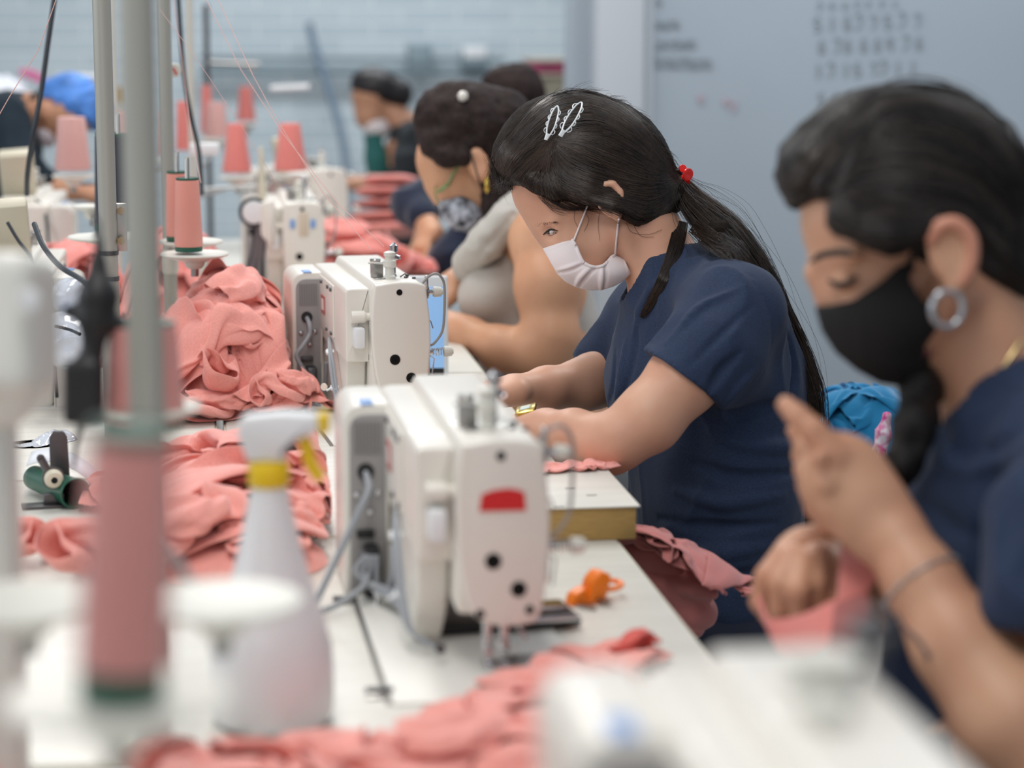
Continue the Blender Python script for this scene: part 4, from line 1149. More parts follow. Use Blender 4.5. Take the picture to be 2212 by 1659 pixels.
# raised near forearm and hand
A.chain([(2290, 1660, -.20, 128), (2190, 1560, -.19, 126), (2070, 1390, -.16, 100), (1990, 1255, -.135, 80), (1945, 1180, -.12, 72)], k=30)
A.el((1890, 1120, -.115), (92, 84, 46), 48, k=40)
A.el((1830, 1040, -.11), (110, 92, 42), 50, k=40)
A.chain([(1800, 985, -.115, 40), (1756, 930, -.115, 29), (1722, 898, -.11, 25), (1697, 874, -.105, 21)], k=10)     # index finger pointing
A.chain([(1800, 1000, -.08, 36), (1752, 962, -.06, 27), (1734, 985, -.045, 24), (1752, 1010, -.03, 20)], k=8)      # middle, bent
A.chain([(1800, 1050, -.09, 38), (1742, 1014, -.075, 27), (1744, 1050, -.045, 23), (1780, 1075, -.03, 20)], k=8)
A.chain([(1810, 1100, -.09, 36), (1754, 1066, -.075, 26), (1760, 1100, -.045, 22), (1795, 1115, -.035, 19)], k=8)
A.chain([(1830, 1140, -.09, 34), (1776, 1115, -.075, 23), (1786, 1145, -.05, 20), (1815, 1150, -.04, 17)], k=8)
A.chain([(1880, 1060, -.08, 34), (1800, 980, -.045, 27), (1735, 945, -.045, 22), (1716, 930, -.05, 18)], k=14)     # thumb behind the index
for p in ((1770, 990, -.135), (1786, 1045, -.128), (1800, 1098, -.12)): A.el(p, (20, 20, 12), 0, k=16)
# far arm and hand pulling the strip
A.chain([(2160, 1000, .15, 110), (2200, 1330, .14, 100), (2120, 1440, .08, 88), (1960, 1320, .04, 70), (1830, 1215, .01, 52)], k=30)
A.el((1745, 1200, 0), (84, 66, 42), -20, k=30)
A.chain([(1700, 1195, -.02, 32), (1655, 1245, -.035, 26), (1640, 1300, -.03, 22), (1662, 1335, -.01, 19)], k=7)
A.chain([(1712, 1205, -.035, 32), (1684, 1262, -.055, 26), (1682, 1318, -.05, 22), (1700, 1345, -.03, 19)], k=7)
A.chain([(1735, 1215, -.04, 32), (1724, 1275, -.065, 26), (1730, 1322, -.058, 22), (1748, 1345, -.04, 18)], k=7)
A.chain([(1765, 1200, -.03, 32), (1765, 1262, -.055, 23), (1768, 1305, -.05, 20), (1780, 1325, -.035, 16)], k=7)
A.chain([(1790, 1175, 0, 32), (1812, 1225, -.03, 26), (1806, 1285, -.045, 22), (1790, 1318, -.05, 18)], k=10)
# legs
for s_ in (-1, 1):
    A.chain([(2230, 1700, s_*.10, 210), (1900, 1800, s_*.13, 160), (1560, 1880, s_*.15, 125)], k=40)
    A.chain([(1560, 1880, s_*.15, 125), (1600, 2500, s_*.16, 95), (1600, 2980, s_*.16, 74)], k=30)
wa = empty('person', tuple(P(2240, 1500, DA))[:2]+(0,), label='woman at far right in black face mask and silver hoop earring, hand raised', cat='person')
finish(A.mesh('body', .0038), 'body', M_skinA, wa)
for s_ in (-1,):
    EA = Sdf(DA); EA.chain([(p_[0], p_[1], p_[2], 11) for p_ in spline([(2012, 522, s_*.113), (2028, 490, s_*.117), (2066, 482, s_*.119), (2098, 515, s_*.119), (2099, 568, s_*.117), (2078, 614, s_*.113)], 5)], k=12)
    finish(EA.mesh('ear_rim', .0025), 'ear_rim', mat('flushed_skin', (196, 136, 112), rough=.5, sss=.2), wa)
# shirt
B_ = Sdf(DA)
B_.chain([(2200, 900, 0, 190), (2270, 1150, 0, 300), (2270, 1650, 0, 340)], k=80)
B_.chain([(2080, 960, .03, 100), (2140, 1200, .02, 210), (2180, 1500, .02, 260), (2220, 1800, 0, 270)], k=80)
B_.chain([(2200, 930, 0, 150), (2330, 1020, -.15, 130), (2370, 1270, -.185, 150)], k=40)
B_.chain([(2140, 930, .06, 110), (2120, 1010, .16, 110), (2170, 1240, .16, 120)], k=40)
B_.chain([(2252, 1120, -.17, 130), (2256, 1300, -.185, 136)], k=20)
B_.plane((2080, 1308, 0), (2330, 1342, 0), keep=1, k=2, lo=(2050, 1600, -.5), hi=(2700, 1200, -.10))
B_.chain([(2080, 800, 0, 118), (2130, 870, 0, 112)], k=20, kind='-')
B_.chain([(2140, 760, 0, 130), (2190, 830, 0, 130)], k=20, kind='-')
for pts, r, kd in [([(1990, 930), (2060, 1010), (2150, 1000), (2212, 950)], 14, '+'), ([(2010, 905), (2070, 975), (2150, 965), (2212, 915)], 10, '-'), ([(1960, 1050), (2040, 1130), (2110, 1160)], 14, '-'),
                   ([(2120, 1080), (2110, 1200), (2118, 1320)], 12, '-'), ([(2150, 1100), (2150, 1200), (2170, 1300)], 14, '+'), ([(1930, 1200), (2000, 1300), (2080, 1350)], 14, '-')]:
    B_.drape(pts, r, inset=3 if kd == '+' else -3, k=16, kind=kd)
finish(B_.mesh('tshirt', .006, disp=wrinkle(.007, 16, 21)), 'tshirt', M_navy, wa)
Q_ = Sdf(DA)
for s_ in (-1, 1):
    Q_.chain([(2240, 1720, s_*.10, 226), (1900, 1810, s_*.13, 178), (1555, 1885, s_*.15, 142)], k=40)
    Q_.chain([(1555, 1885, s_*.15, 142), (1600, 2500, s_*.16, 110), (1600, 2900, s_*.16, 96)], k=30)
Q_.rc((2240, 1720, -.06), 225, (2240, 1720, .06), 225, k=60)
finish(Q_.mesh('trousers', .010), 'trousers', M_navyd, wa)
# black mask
K2 = Sdf(DA)
K2.el((1862, 700), (140, 112, 128), 55, k=20); K2.el((1905, 752), (112, 86, 118), 10, k=40)
K2.rc((1790, 672, 0), 36, (1830, 740, 0), 50, k=40)
K2.el((1950, 660, -.045), (90, 90, 62), 20, k=40); K2.el((1950, 660, .045), (90, 90, 62), 20, k=40)
K2.clip([(1760, 662), (1790, 660), (1840, 650), (1900, 612), (1940, 575), (1962, 545), (1990, 560), (1962, 600), (1985, 640), (2040, 690), (2056, 715), (2030, 775), (1998, 828), (1950, 836), (1900, 828), (1850, 800), (1805, 762), (1775, 715)], k=3)
K2.drape([(1860, 652), (1860, 720), (1870, 790)], 3, inset=0, k=5, kind='+')
k2 = finish(K2.mesh('face_mask', .0026), 'face_mask', M_bmask, wa)
bm = bmesh.new(); tube(bm, on(A, [(1958, 580), (1985, 530), (2010, 500)], .003), .003, 8); obj('ear_loop', bm, M_bmask, k2)
bm = bmesh.new(); box(bm, -.003, .003, -.001, .001, -.008, .008, mat=Matrix.Translation(P(2003, 750, float(K2.hit(np.array([[2003., 750.]]))[0])-.001)) @ R_('Z', -.3)); obj('red_tag', bm, mat('dark_red_tag', (90, 20, 24)), k2)
for nm, pts, r in (('eyebrow', [(1750, 566), (1775, 550), (1815, 545), (1850, 552)], .0030), ('lash_line', [(1790, 606), (1810, 616), (1832, 612), (1850, 598)], .0030)):
    bm = bmesh.new(); tube(bm, on(A, pts, .0005), [r*.5]*3+[r]*(len(on(A, pts, 0))-6)+[r*.4]*3, 6, flat=.5); obj(nm, bm, M_lash, wa, kw=True)
# hair
HA = Sdf(DA)
HA.el((1975, 402), (284, 216, 200), 16, k=20)
HA.el((1742, 372), (72, 66, 130), 70, k=40); HA.drape([(1790, 430), (1800, 380), (1830, 320), (1870, 270)], 10, inset=-3, k=14, kind='-')
HA.el((2150, 540), (130, 120, 160), 40, k=60)
HA.chain([(1830, 470, -.090, 50), (1920, 505, -.095, 46), (2000, 500, -.100, 40)], k=40)
HA.el((2055, 545, -.13), (62, 92, 42), -22, k=10, kind='-')
HA.el((1850, 600, 0), (118, 130, 200), 40, k=20, kind='-')
HA.el((1760, 500, 0), (62, 66, 200), 60, k=20, kind='-')
HA.drape([(1730, 420), (1790, 330), (1850, 255), (1900, 215)], 8, inset=-2, k=14, kind='-')
hA = finish(HA.mesh('hair', .0055, disp=lambda V, N: V+N*(fbm(V*np.array([18, 70, 70]), 2, 5)*.003)[:, None]), 'hair', M_hairA, wa)
gA = [[(1700, 400), (1740, 330), (1830, 235), (1960, 182), (2100, 215), (2212, 330)], [(1740, 400), (1790, 335), (1880, 255), (2000, 230), (2130, 290), (2230, 420)],
      [(1790, 400), (1850, 350), (1960, 330), (2080, 370), (2200, 480)], [(1800, 430), (1870, 430), (1980, 430), (2090, 450), (2190, 540)], [(1800, 470), (1880, 505), (1980, 500), (2060, 470), (2140, 520), (2200, 600)]]
SA = guide_field(gA, 900, 24, jit=9, seed=31); PAa = lay(HA, SA, .005, 3)
add_str('combed_strands', PAa[:600], .0007, M_strA, hA, 11); add_str('grey_strands', PAa[600:], .0006, M_strAl, hA, 12)
gF = [[(1800, 300), (1750, 330), (1700, 385)], [(1810, 330), (1770, 370), (1730, 420)]]
add_str('fringe_strands', lay(HA, guide_field(gF, 120, 16, jit=8, seed=33), .005, 4), .0006, M_strAl, hA, 13)
braid = [(2140, 700, .06), (2040, 790, .03), (1990, 840, -.02), (1975, 920, -.05), (1950, 1000, -.05), (1932, 1060, -.05)]
Bb = Sdf(DA); Bb.chain([(x, y, z, w) for (x, y, z), w in zip(braid, (60, 50, 40, 42, 36, 18))], k=30)
br = finish(Bb.mesh('hair_lock', .005, disp=wrinkle(.006, 40, 8)), 'hair_lock', M_hairA, wa)
# earring, bracelet, necklace, tattoo
M_silver = mat('silver', (190, 196, 202), rough=.3, metal=.8)
e_ = P(2046, 667, DA-.118)
bm = bmesh.new()
nn = 26; R1 = .0145
ring = []
for i in range(nn):
    a = 2*PI*i/nn; ring.append((R1*math.cos(a), .35*R1*math.cos(a)*0, R1*math.sin(a)*1.05))
Me = Matrix.Translation(e_) @ R_('Z', .15)
tube(bm, [tuple(Me @ Vector(q)) for q in ring+ring[:1]], .0026, 10, cap=False); bmesh.ops.remove_doubles(bm, verts=bm.verts, dist=.0001)
er = obj('hoop_earring', bm, M_silver); tag(er, 'silver hoop earring hanging from the ear of the woman in black mask', 'earring')
def ringpath(c, ax, r, n=28, ph=0, tilt=1.0):
    ax = np.asarray(ax, float); ax /= np.linalg.norm(ax); u = np.cross(ax, [0.1, .2, 1.]); u /= np.linalg.norm(u); v = np.cross(ax, u)
    return [tuple(Vector(toworld(np.asarray(c)+(u*math.cos(a)+v*math.sin(a))*r))) for a in np.linspace(0, 2*PI, n+1)]
bm = bmesh.new(); cw = Cc(1992, 1262, DA-.135); pth = ringpath(cw, Cc(2070, 1390, DA-.16)-Cc(1945, 1180, DA-.12)+np.array([0, .012, 0]), .0365, 30)
tube(bm, pth, .0009, 6, cap=False)
br_ = obj('bracelet', bm, M_silver); tag(br_, 'thin silver bracelet with small charms around the raised wrist', 'bracelet')
for i in range(0, 30, 2):
    b2 = bmesh.new(); lathe(b2, [(.0001, -.002), (.002, -.0012), (.0024, 0), (.002, .0012), (.0001, .002)], pth[i], 'z', 8); obj('bead', b2, M_silver, br_, kw=True)
bm = bmesh.new(); tube(bm, on(A, [(2092, 905), (2130, 850), (2170, 790), (2205, 735)], .0035), .0012, 6)
nk = obj('necklace', bm, mat('fine_gold', (216, 196, 140), rough=.3, metal=1)); tag(nk, 'fine chain necklace on the neck of the woman in black mask', 'necklace')
bm = bmesh.new(); tube(bm, on(A, [(1940, 1325), (1958, 1358), (1985, 1385), (2008, 1422)], .0), [.0012]+[.0022]*16+[.0034]*2, 6, flat=.6); obj('tattoo', bm, mat('tattoo_ink', (96, 78, 74), rough=.6), wa, kw=True)
# ------------------------------------------------------------------ crumpled cloth sheets: row and column differences of fallen sheets, in steps of 2 mm
SHEETS = [
 (50, [
6,3,3,12,9,6,4,7,-3,-3,2,5,11,8,0,4,11,12,14,5,7,5,9,10,10,5,5,12,9,9,9,6,14,15,14,13,11,8,10,11,12,10,3,6,-7,-8,-2,-3,-2,-13,
-6,5,5,-7,-2,-2,1,1,7,5,0,-4,0,-1,4,-5,0,-1,-3,3,1,-1,0,-2,-2,0,7,-4,5,1,0,-1,-4,-1,-2,0,-1,0,1,3,-2,4,4,-3,3,0,-3,-2,-3,6,
0,-3,-1,2,-1,-1,-1,1,-1,5,6,2,-2,-2,0,-3,2,0,-3,0,4,3,-10,-3,4,1,0,0,0,4,0,-2,2,-5,1,0,-3,0,0,0,2,1,5,1,0,1,-2,-2,1,2,
6,-2,-5,-2,-1,-1,1,1,-1,0,2,3,0,-2,3,1,0,-4,3,-2,-2,5,2,-4,-3,-2,1,3,-1,-1,2,4,-5,2,-2,0,1,-4,0,1,-1,0,0,7,3,-1,-1,1,-1,-6,
0,4,2,-3,0,-2,-1,-1,7,-4,-6,3,-3,5,-1,3,-2,2,-8,1,0,2,3,4,-6,-1,2,2,-6,2,4,-1,3,-5,0,-1,1,-2,1,-2,1,0,1,2,3,1,0,0,-1,0,
4,-6,3,2,-2,4,-2,-1,3,2,-4,-6,1,2,0,2,3,-6,-2,-1,2,-2,7,2,-1,-2,-2,3,-1,-2,-1,1,-2,0,1,0,-3,3,-2,0,1,-1,0,2,1,-2,2,2,1,0,
2,-1,-2,4,-3,1,2,0,-3,5,2,-4,-5,0,0,6,-2,-3,1,-1,-1,0,-2,2,4,0,-5,-1,6,-2,-2,1,-4,4,0,-4,1,2,-2,0,1,0,1,0,4,2,-5,-3,0,5,
4,-1,-3,2,3,0,-2,1,1,-1,2,0,-1,-8,0,4,1,-4,3,1,-3,-5,3,-1,6,2,-7,-4,0,5,2,-4,4,-3,-1,0,3,-5,1,1,1,0,0,0,3,4,1,-4,-4,-2,
7,-1,-3,-8,8,-3,0,-3,4,2,-2,6,-2,1,-4,-1,-2,0,3,1,-6,2,-2,1,-4,1,9,-2,-2,-1,-2,-1,0,3,0,-2,-2,1,2,1,1,-1,0,-1,-1,6,-2,3,1,-3,
6,-3,2,-1,-12,5,2,-1,0,0,5,-2,3,1,0,-4,1,1,0,0,-1,-6,1,0,2,0,1,2,1,-1,-2,0,-2,2,-2,-1,-1,0,1,1,-1,1,0,-1,-2,5,3,-1,0,-1,
-2,4,0,2,-1,-7,4,0,0,-3,-1,-3,3,6,-4,2,2,2,-2,0,3,-8,0,2,2,1,-5,1,2,-2,-1,0,1,1,-1,-1,-1,3,-1,-1,0,-1,1,-3,1,2,6,-1,-1,2,
-5,3,3,1,4,-5,-5,6,-4,-1,-1,0,3,-3,8,0,-4,2,1,-1,3,1,-9,2,2,-1,-3,0,1,0,-1,-1,4,-3,-3,1,3,1,-2,-1,1,2,-3,2,0,-2,3,2,-1,-3,
-6,3,-3,1,5,5,-2,-5,1,1,-3,4,-2,-2,7,-2,2,1,-2,-5,1,3,1,-5,-1,0,5,-5,1,1,0,-1,2,-3,-2,2,0,-2,2,0,-1,0,-1,1,-1,0,0,6,-2,1,
1,-7,1,0,-1,5,1,-2,0,-2,2,4,2,-2,-2,4,-1,0,2,-1,-6,3,2,-1,-2,2,2,-4,-3,-2,5,5,-6,-1,1,-2,1,-3,0,1,0,1,-1,-1,-1,-1,3,0,5,-2,
5,-5,0,-2,0,-4,3,5,-4,1,-1,0,2,2,1,0,-3,1,3,2,0,-9,5,1,-1,-2,2,1,-7,2,1,1,-3,-2,1,5,-6,2,2,-2,0,0,4,-7,1,0,1,2,-3,5,
-2,8,1,-1,-9,0,0,-1,4,1,0,-3,-1,6,-3,0,2,2,-3,2,1,-1,-8,1,1,1,0,-3,5,0,-2,0,-5,1,4,-4,1,2,-2,2,-1,0,-2,4,-4,0,0,3,5,-4,
6,0,1,-3,-1,-4,1,-2,-1,4,4,-2,-1,1,-2,1,-1,2,1,2,0,1,-6,-4,2,2,-6,4,2,-1,-2,1,1,-1,-1,-3,3,-1,-1,0,1,0,1,-4,1,2,-4,1,5,6,
5,2,-4,0,-1,0,2,-7,0,0,1,7,-3,0,2,-2,0,-2,3,0,2,-1,-6,1,1,-1,1,-4,2,2,-1,-1,8,-3,-3,-3,-1,-1,1,0,0,-2,2,-3,3,-1,-2,-1,1,6,
-6,2,5,0,-6,6,3,-3,-3,-1,1,4,3,-3,0,2,1,-5,0,0,3,1,-2,-5,1,1,-1,2,0,-2,5,2,-5,-2,-3,-1,1,1,1,0,0,-1,0,4,-5,0,0,0,-2,0,
-5,3,-2,1,4,3,-1,4,-7,-1,1,-3,4,2,1,-2,-3,5,-6,1,4,1,-2,-4,-1,-1,2,2,-1,1,-2,-3,9,-2,-8,4,-3,1,1,-1,-1,0,-1,2,1,-2,0,0,-2,1,
3,-4,-6,3,4,3,1,-2,1,-1,0,-1,0,0,2,-3,-1,5,-2,-3,1,1,1,-2,-2,-1,0,1,1,2,0,0,-2,0,-3,3,-3,2,1,0,-2,-3,1,3,0,-5,5,-4,0,0,
-2,-1,0,-3,3,4,2,2,2,-4,2,0,-4,1,0,1,-3,-1,5,-1,-4,2,1,-3,-4,2,3,1,-2,-2,2,0,-3,-2,2,-4,4,3,-1,-1,1,2,-3,-4,0,0,2,-3,2,-1,
-4,-3,2,4,5,-3,-3,9,-3,2,-4,3,0,-2,2,-4,4,-1,-1,1,-1,-3,4,-2,-3,-2,1,3,0,0,-3,-3,2,-4,1,0,4,-1,-1,2,1,-2,-2,4,-3,4,-6,0,0,2,
-5,3,3,0,0,1,0,4,0,0,0,-5,3,0,-3,5,-2,0,0,2,-3,5,-4,0,-6,-1,0,2,1,0,-5,2,-3,0,0,4,0,0,1,0,2,1,-4,0,5,-4,-5,2,4,6,
-3,8,1,0,-2,1,-1,1,0,-2,3,-1,-2,0,1,-3,4,1,-3,-1,1,3,-2,2,-8,0,1,-1,0,-1,-2,0,1,-2,4,4,1,-1,-1,-1,-1,2,3,-4,-3,0,0,6,3,0,
-3,2,6,1,-1,-3,1,-2,5,-1,-4,5,-2,0,-1,2,0,-3,4,-3,2,-2,1,-2,-5,-2,0,1,3,-5,1,-1,1,2,6,0,-1,-3,1,2,-1,2,3,-2,-4,-3,9,1,0,-1,
-3,1,5,4,-2,-4,-3,1,5,2,0,-4,2,0,2,0,-2,0,-2,2,-3,2,1,-1,3,-4,-3,2,-2,-1,2,-2,1,1,4,1,-2,1,-4,0,0,0,3,4,0,0,-3,2,-1,-1,
-3,1,1,4,3,-3,-4,2,0,4,2,-1,-3,2,-1,-1,2,0,-2,1,0,0,0,1,2,-1,-4,-4,-2,4,0,4,-7,7,0,-4,0,4,-2,-2,0,-1,1,3,4,-4,3,-1,-3,2,
1,-4,0,2,7,-1,-1,-3,-1,0,5,2,-1,-2,-6,6,-1,5,-2,-3,0,4,-1,0,1,-1,-3,-5,0,-2,2,-2,-1,11,-8,-1,5,-1,3,-3,-1,-1,-1,1,1,2,3,-1,-1,2,
-1,3,-3,-2,4,6,-1,-3,2,0,-2,3,-1,0,-6,-1,3,-4,9,0,-1,-5,2,3,2,1,-3,-1,-6,2,-3,-1,6,-9,6,4,0,1,-5,0,0,0,-1,1,4,3,-3,-2,2,0,
1,-2,2,0,-3,5,2,-3,2,1,0,-1,1,0,-1,-3,-2,4,-2,0,-3,7,-3,3,3,-1,-1,-6,1,-2,-1,0,-3,2,5,0,1,-3,0,-1,0,1,2,-5,0,6,-2,-1,4,-1,
4,-3,-2,2,-3,2,5,-6,1,2,2,-3,2,1,1,-1,1,-3,-1,-1,-4,3,3,4,0,2,-2,-1,-2,-7,0,0,4,0,-3,3,0,-2,-2,4,1,0,0,-5,3,-4,3,4,3,-2,
3,-1,-1,-1,5,-6,4,2,-4,-1,-1,5,1,-1,0,1,0,-6,2,0,0,-4,4,5,-5,0,1,0,-4,1,-4,3,-3,2,3,1,-3,1,0,0,0,1,-3,4,-6,9,-2,3,0,1,
-1,0,2,-1,1,3,-4,5,-6,2,2,1,0,0,1,1,-5,2,-5,4,1,-4,4,2,0,-2,-4,-4,2,-2,3,-1,1,5,1,-3,-2,1,3,-3,0,1,2,-3,4,-3,4,0,-2,3,
-2,2,-2,0,0,3,4,1,-4,0,1,0,1,0,3,-3,3,-3,-2,1,2,-7,7,-1,2,-2,-4,-3,-3,3,2,-2,2,2,-1,2,-1,-4,3,1,2,-1,0,0,-2,-2,4,0,1,0,
-3,4,-1,2,0,-2,1,3,-2,1,-1,1,2,-1,3,-4,2,-4,5,-4,0,1,1,-2,-1,0,-2,3,-7,3,1,2,2,-3,-1,2,0,-1,-1,4,-3,0,-2,4,-3,4,0,-1,1,-3,
-1,-1,3,0,0,0,-1,4,-1,0,-1,0,2,2,2,-3,-6,3,-2,2,-1,3,-7,6,0,1,-2,-1,-5,5,0,1,-3,-2,4,0,-5,5,2,-1,0,0,1,-1,2,0,-1,1,0,-6,
0,0,0,0,1,0,0,0,3,-1,1,-1,-1,-1,5,0,-2,-3,-4,1,6,-2,2,-1,0,-2,2,-2,-1,0,-1,1,-6,5,0,-3,6,-4,2,0,1,0,2,-5,2,1,-1,3,-3,-4,
0,1,0,-1,-1,3,1,-3,3,0,0,0,-2,2,0,1,-1,-5,4,-2,-1,0,4,-3,1,1,0,-3,2,1,-2,-3,0,2,1,0,0,0,-1,0,0,2,0,3,-2,-1,3,-2,-6,-2,
2,-1,0,1,0,-3,0,0,5,0,-1,1,0,0,-3,5,-3,-2,3,1,-7,7,-1,-3,1,1,0,0,-1,-2,-2,-3,8,-1,0,2,-8,2,2,0,2,-2,0,3,-2,2,-1,-3,-4,-1,
-2,1,1,0,2,0,-4,2,4,-1,1,0,1,-1,-3,3,1,0,-4,2,0,2,-3,-2,4,2,-3,-1,0,-8,4,5,0,-1,-1,-1,2,1,-4,1,0,0,-1,2,1,0,-1,-7,-1,1,
2,-3,0,1,-1,2,1,0,2,0,0,-1,2,-1,0,1,0,0,-1,-4,3,-3,1,1,0,0,0,0,-1,-4,1,0,3,1,0,-2,4,1,-4,-2,1,0,1,-1,3,0,-6,-3,0,-1,
2,0,-2,-2,1,0,3,0,0,2,0,0,-1,3,0,-4,2,2,1,-2,-1,0,1,-1,-1,-1,0,0,2,-4,1,3,-2,0,0,0,2,2,0,-7,0,1,0,1,3,-5,-5,-1,0,2,
5,-1,1,-2,-3,0,0,2,1,1,-1,1,1,-1,1,0,-2,2,-5,3,3,0,-1,0,-4,-1,2,-1,3,0,-2,-2,1,0,0,1,3,0,2,-3,-5,0,1,2,-3,-5,-1,1,0,-1,
5,0,-1,1,-1,-2,0,-1,0,1,1,1,0,0,-1,-3,3,2,-4,2,2,1,-2,-1,-1,-2,0,2,3,0,-3,1,0,-3,0,2,3,-1,-1,-5,3,-2,0,1,-4,-2,0,-1,0,0,
4,1,-1,0,1,0,-2,-2,1,0,1,0,0,-1,3,-1,1,-3,0,1,2,1,-5,1,-1,1,1,0,2,0,-4,-1,2,-1,-1,2,-1,0,2,-2,-3,1,0,-2,-3,-1,1,0,-1,0,
3,0,1,-1,1,1,0,0,-2,-1,0,0,1,2,0,1,-2,1,-1,0,1,0,0,0,-2,2,-2,2,2,0,-3,-2,-1,3,-2,-1,1,-4,2,4,-6,0,0,-2,-2,0,-1,0,0,0,
0,4,0,0,-1,1,1,-1,0,0,-1,0,-1,0,3,-1,-1,2,-4,-2,4,3,0,-3,-1,1,1,0,1,0,2,-2,-2,0,-1,0,-2,-3,2,-3,5,-2,0,-5,0,-1,0,0,1,-1,
0,0,3,1,0,-1,0,1,1,-1,0,-1,0,-2,2,-2,0,4,-1,-2,-3,5,1,-4,3,-1,1,1,-2,-4,3,2,0,-2,0,1,-3,-2,0,2,3,-2,-3,-4,-1,0,0,1,-1,0,
1,-1,0,3,1,0,1,0,0,0,0,-1,0,-2,-1,2,-1,3,-1,-2,-4,-3,5,1,5,-1,-1,-2,-4,5,0,0,0,0,0,-1,1,-4,-2,6,-2,3,-10,-1,0,0,0,0,0,1,
86,-16,-14,-10,-13,-14,-13,-6,14,16,16,12,-4,-4,-2,-8,-2,-4,-2,4,14,6,11,4,10,0,-7,-6,-11,-11,-5,2,5,1,8,9,11,8,7,10,7,8,-6,-3,2,14,16,12,12,6,
-2,5,1,-5,-1,0,1,5,-1,-2,-1,1,3,1,-4,6,0,0,-2,-4,-4,8,-10,5,-4,2,2,-3,7,2,-3,-6,4,6,0,-1,-1,1,-1,-5,3,-6,8,-6,5,-2,-2,1,0,6,
3,-2,0,0,0,-1,0,5,0,-1,-3,0,3,1,2,0,-1,0,2,-2,-5,-4,7,-1,-9,-2,3,2,0,6,2,-1,-3,5,-1,-2,3,-1,-2,2,-2,2,-1,1,0,-3,0,1,1,1,
4,-1,-2,2,-1,0,0,2,2,0,-3,0,1,3,0,0,-2,0,2,0,-1,-4,0,1,0,-4,1,-2,-3,6,-1,0,6,-4,2,2,-2,1,2,-3,1,1,-4,3,-4,3,-1,0,0,-3,
3,1,-1,-1,2,0,0,1,-4,0,5,-2,-1,2,3,-1,-1,0,-5,4,2,-1,-1,-1,1,2,-1,2,-3,-9,4,3,-3,4,1,1,-1,0,-3,-2,-1,-2,8,0,-1,0,0,0,1,-1,
3,-1,2,1,-1,1,1,-2,-3,1,2,-2,6,0,-1,0,-1,-1,2,-4,1,1,-2,-4,4,2,-3,2,-2,1,-1,4,0,0,-2,-2,4,-1,0,0,-5,2,-3,2,3,-3,1,1,1,0,
1,0,1,1,0,3,0,-2,3,-4,-1,4,1,0,-3,0,2,1,0,-1,-7,3,4,-3,2,-1,-4,2,2,-1,3,1,-3,-3,1,3,-1,0,3,-5,3,-2,1,3,-1,-1,-3,-2,0,4,
5,-2,-1,2,-1,-2,5,-2,-2,2,-2,2,0,1,1,-2,1,2,1,-3,-5,2,-3,7,0,-1,-3,-3,1,6,-1,1,0,-3,2,2,-2,-1,-5,7,-1,1,-1,2,0,0,-1,-2,-2,0,
2,0,2,-3,4,2,-2,1,-1,-1,1,-4,3,0,3,-2,1,1,-5,3,1,-10,0,-2,4,5,4,0,-1,-5,0,2,0,3,1,-1,0,-2,2,-2,-6,1,1,-1,7,0,-1,1,-1,-4,
3,1,-2,2,-2,2,-1,5,0,-1,-3,0,1,-3,4,-4,1,3,-1,0,2,-8,-2,1,-1,2,6,0,2,-1,-3,-4,6,-2,0,3,0,0,-1,0,1,-5,-1,5,0,2,0,-1,-1,-1,
2,2,1,-3,-1,1,2,2,-4,3,2,-1,-3,2,-2,5,-3,1,2,-1,-5,3,-7,-1,-3,-1,6,0,3,-1,4,0,-1,-1,1,-1,1,2,1,-1,0,1,0,-4,0,2,1,-1,-1,0,
5,1,-1,0,0,1,0,-4,4,-1,1,-2,-2,4,-1,-5,0,4,-1,2,-3,0,1,-6,1,-2,0,0,2,8,0,0,-4,3,0,0,0,0,1,-4,3,0,0,-1,-1,1,2,0,0,0,
4,0,-1,0,3,-6,3,4,-2,-4,-1,5,1,-3,-1,-2,-3,2,8,-6,3,-4,4,1,0,-2,-2,2,3,-4,2,1,0,-1,0,-1,0,1,-3,5,-5,0,-2,3,1,0,1,2,-1,0,
6,-3,1,0,-2,3,-2,2,-2,-2,1,0,1,2,-1,2,-3,-6,1,5,2,-2,1,1,-1,-1,-1,1,2,1,-2,-3,4,-2,2,2,-2,-2,2,-4,3,-2,3,-3,0,1,1,1,1,-2,
4,2,-1,-2,0,-2,5,-11,8,3,0,0,-1,-6,2,4,0,-1,-4,-1,2,2,3,1,-2,2,-5,5,-7,2,1,1,-5,6,0,-2,1,0,2,0,0,0,-1,-3,0,0,1,-1,0,5,
6,-2,0,0,-1,3,-5,6,-6,4,0,1,-2,0,0,-2,3,-9,9,0,-7,8,-5,0,-2,1,5,-3,5,-2,1,1,-4,2,-1,-1,3,-2,-3,5,-2,3,-2,0,-2,-1,0,3,1,-3,
3,-1,1,0,1,1,1,-1,2,-2,0,-1,1,-2,-3,1,1,0,-8,6,2,-1,5,-2,1,-1,-1,2,-5,2,2,-1,3,-1,-1,2,-3,0,2,0,2,0,-5,-2,2,0,0,0,3,1,
3,1,-1,1,1,2,-3,2,1,-1,-1,-3,3,1,1,-4,-4,0,-2,1,5,1,-1,1,2,-2,1,-3,3,1,0,-3,1,-1,-2,1,1,2,1,-1,3,-6,1,-3,1,0,0,0,1,4,
1,2,2,-1,1,-4,1,2,2,1,-1,0,-3,3,-8,7,-1,1,0,-2,1,-1,2,1,1,1,-2,-1,1,-2,1,-1,1,-2,1,0,0,2,-4,4,-3,-4,0,2,1,-1,-1,0,1,-1,
2,2,-1,2,-1,-1,-1,2,2,0,0,1,-3,-1,2,-3,3,-2,0,0,2,0,-1,1,-1,2,-1,-2,3,-4,-4,6,-1,2,-2,-1,2,1,0,-4,-3,1,-4,4,-1,1,1,-1,0,0,
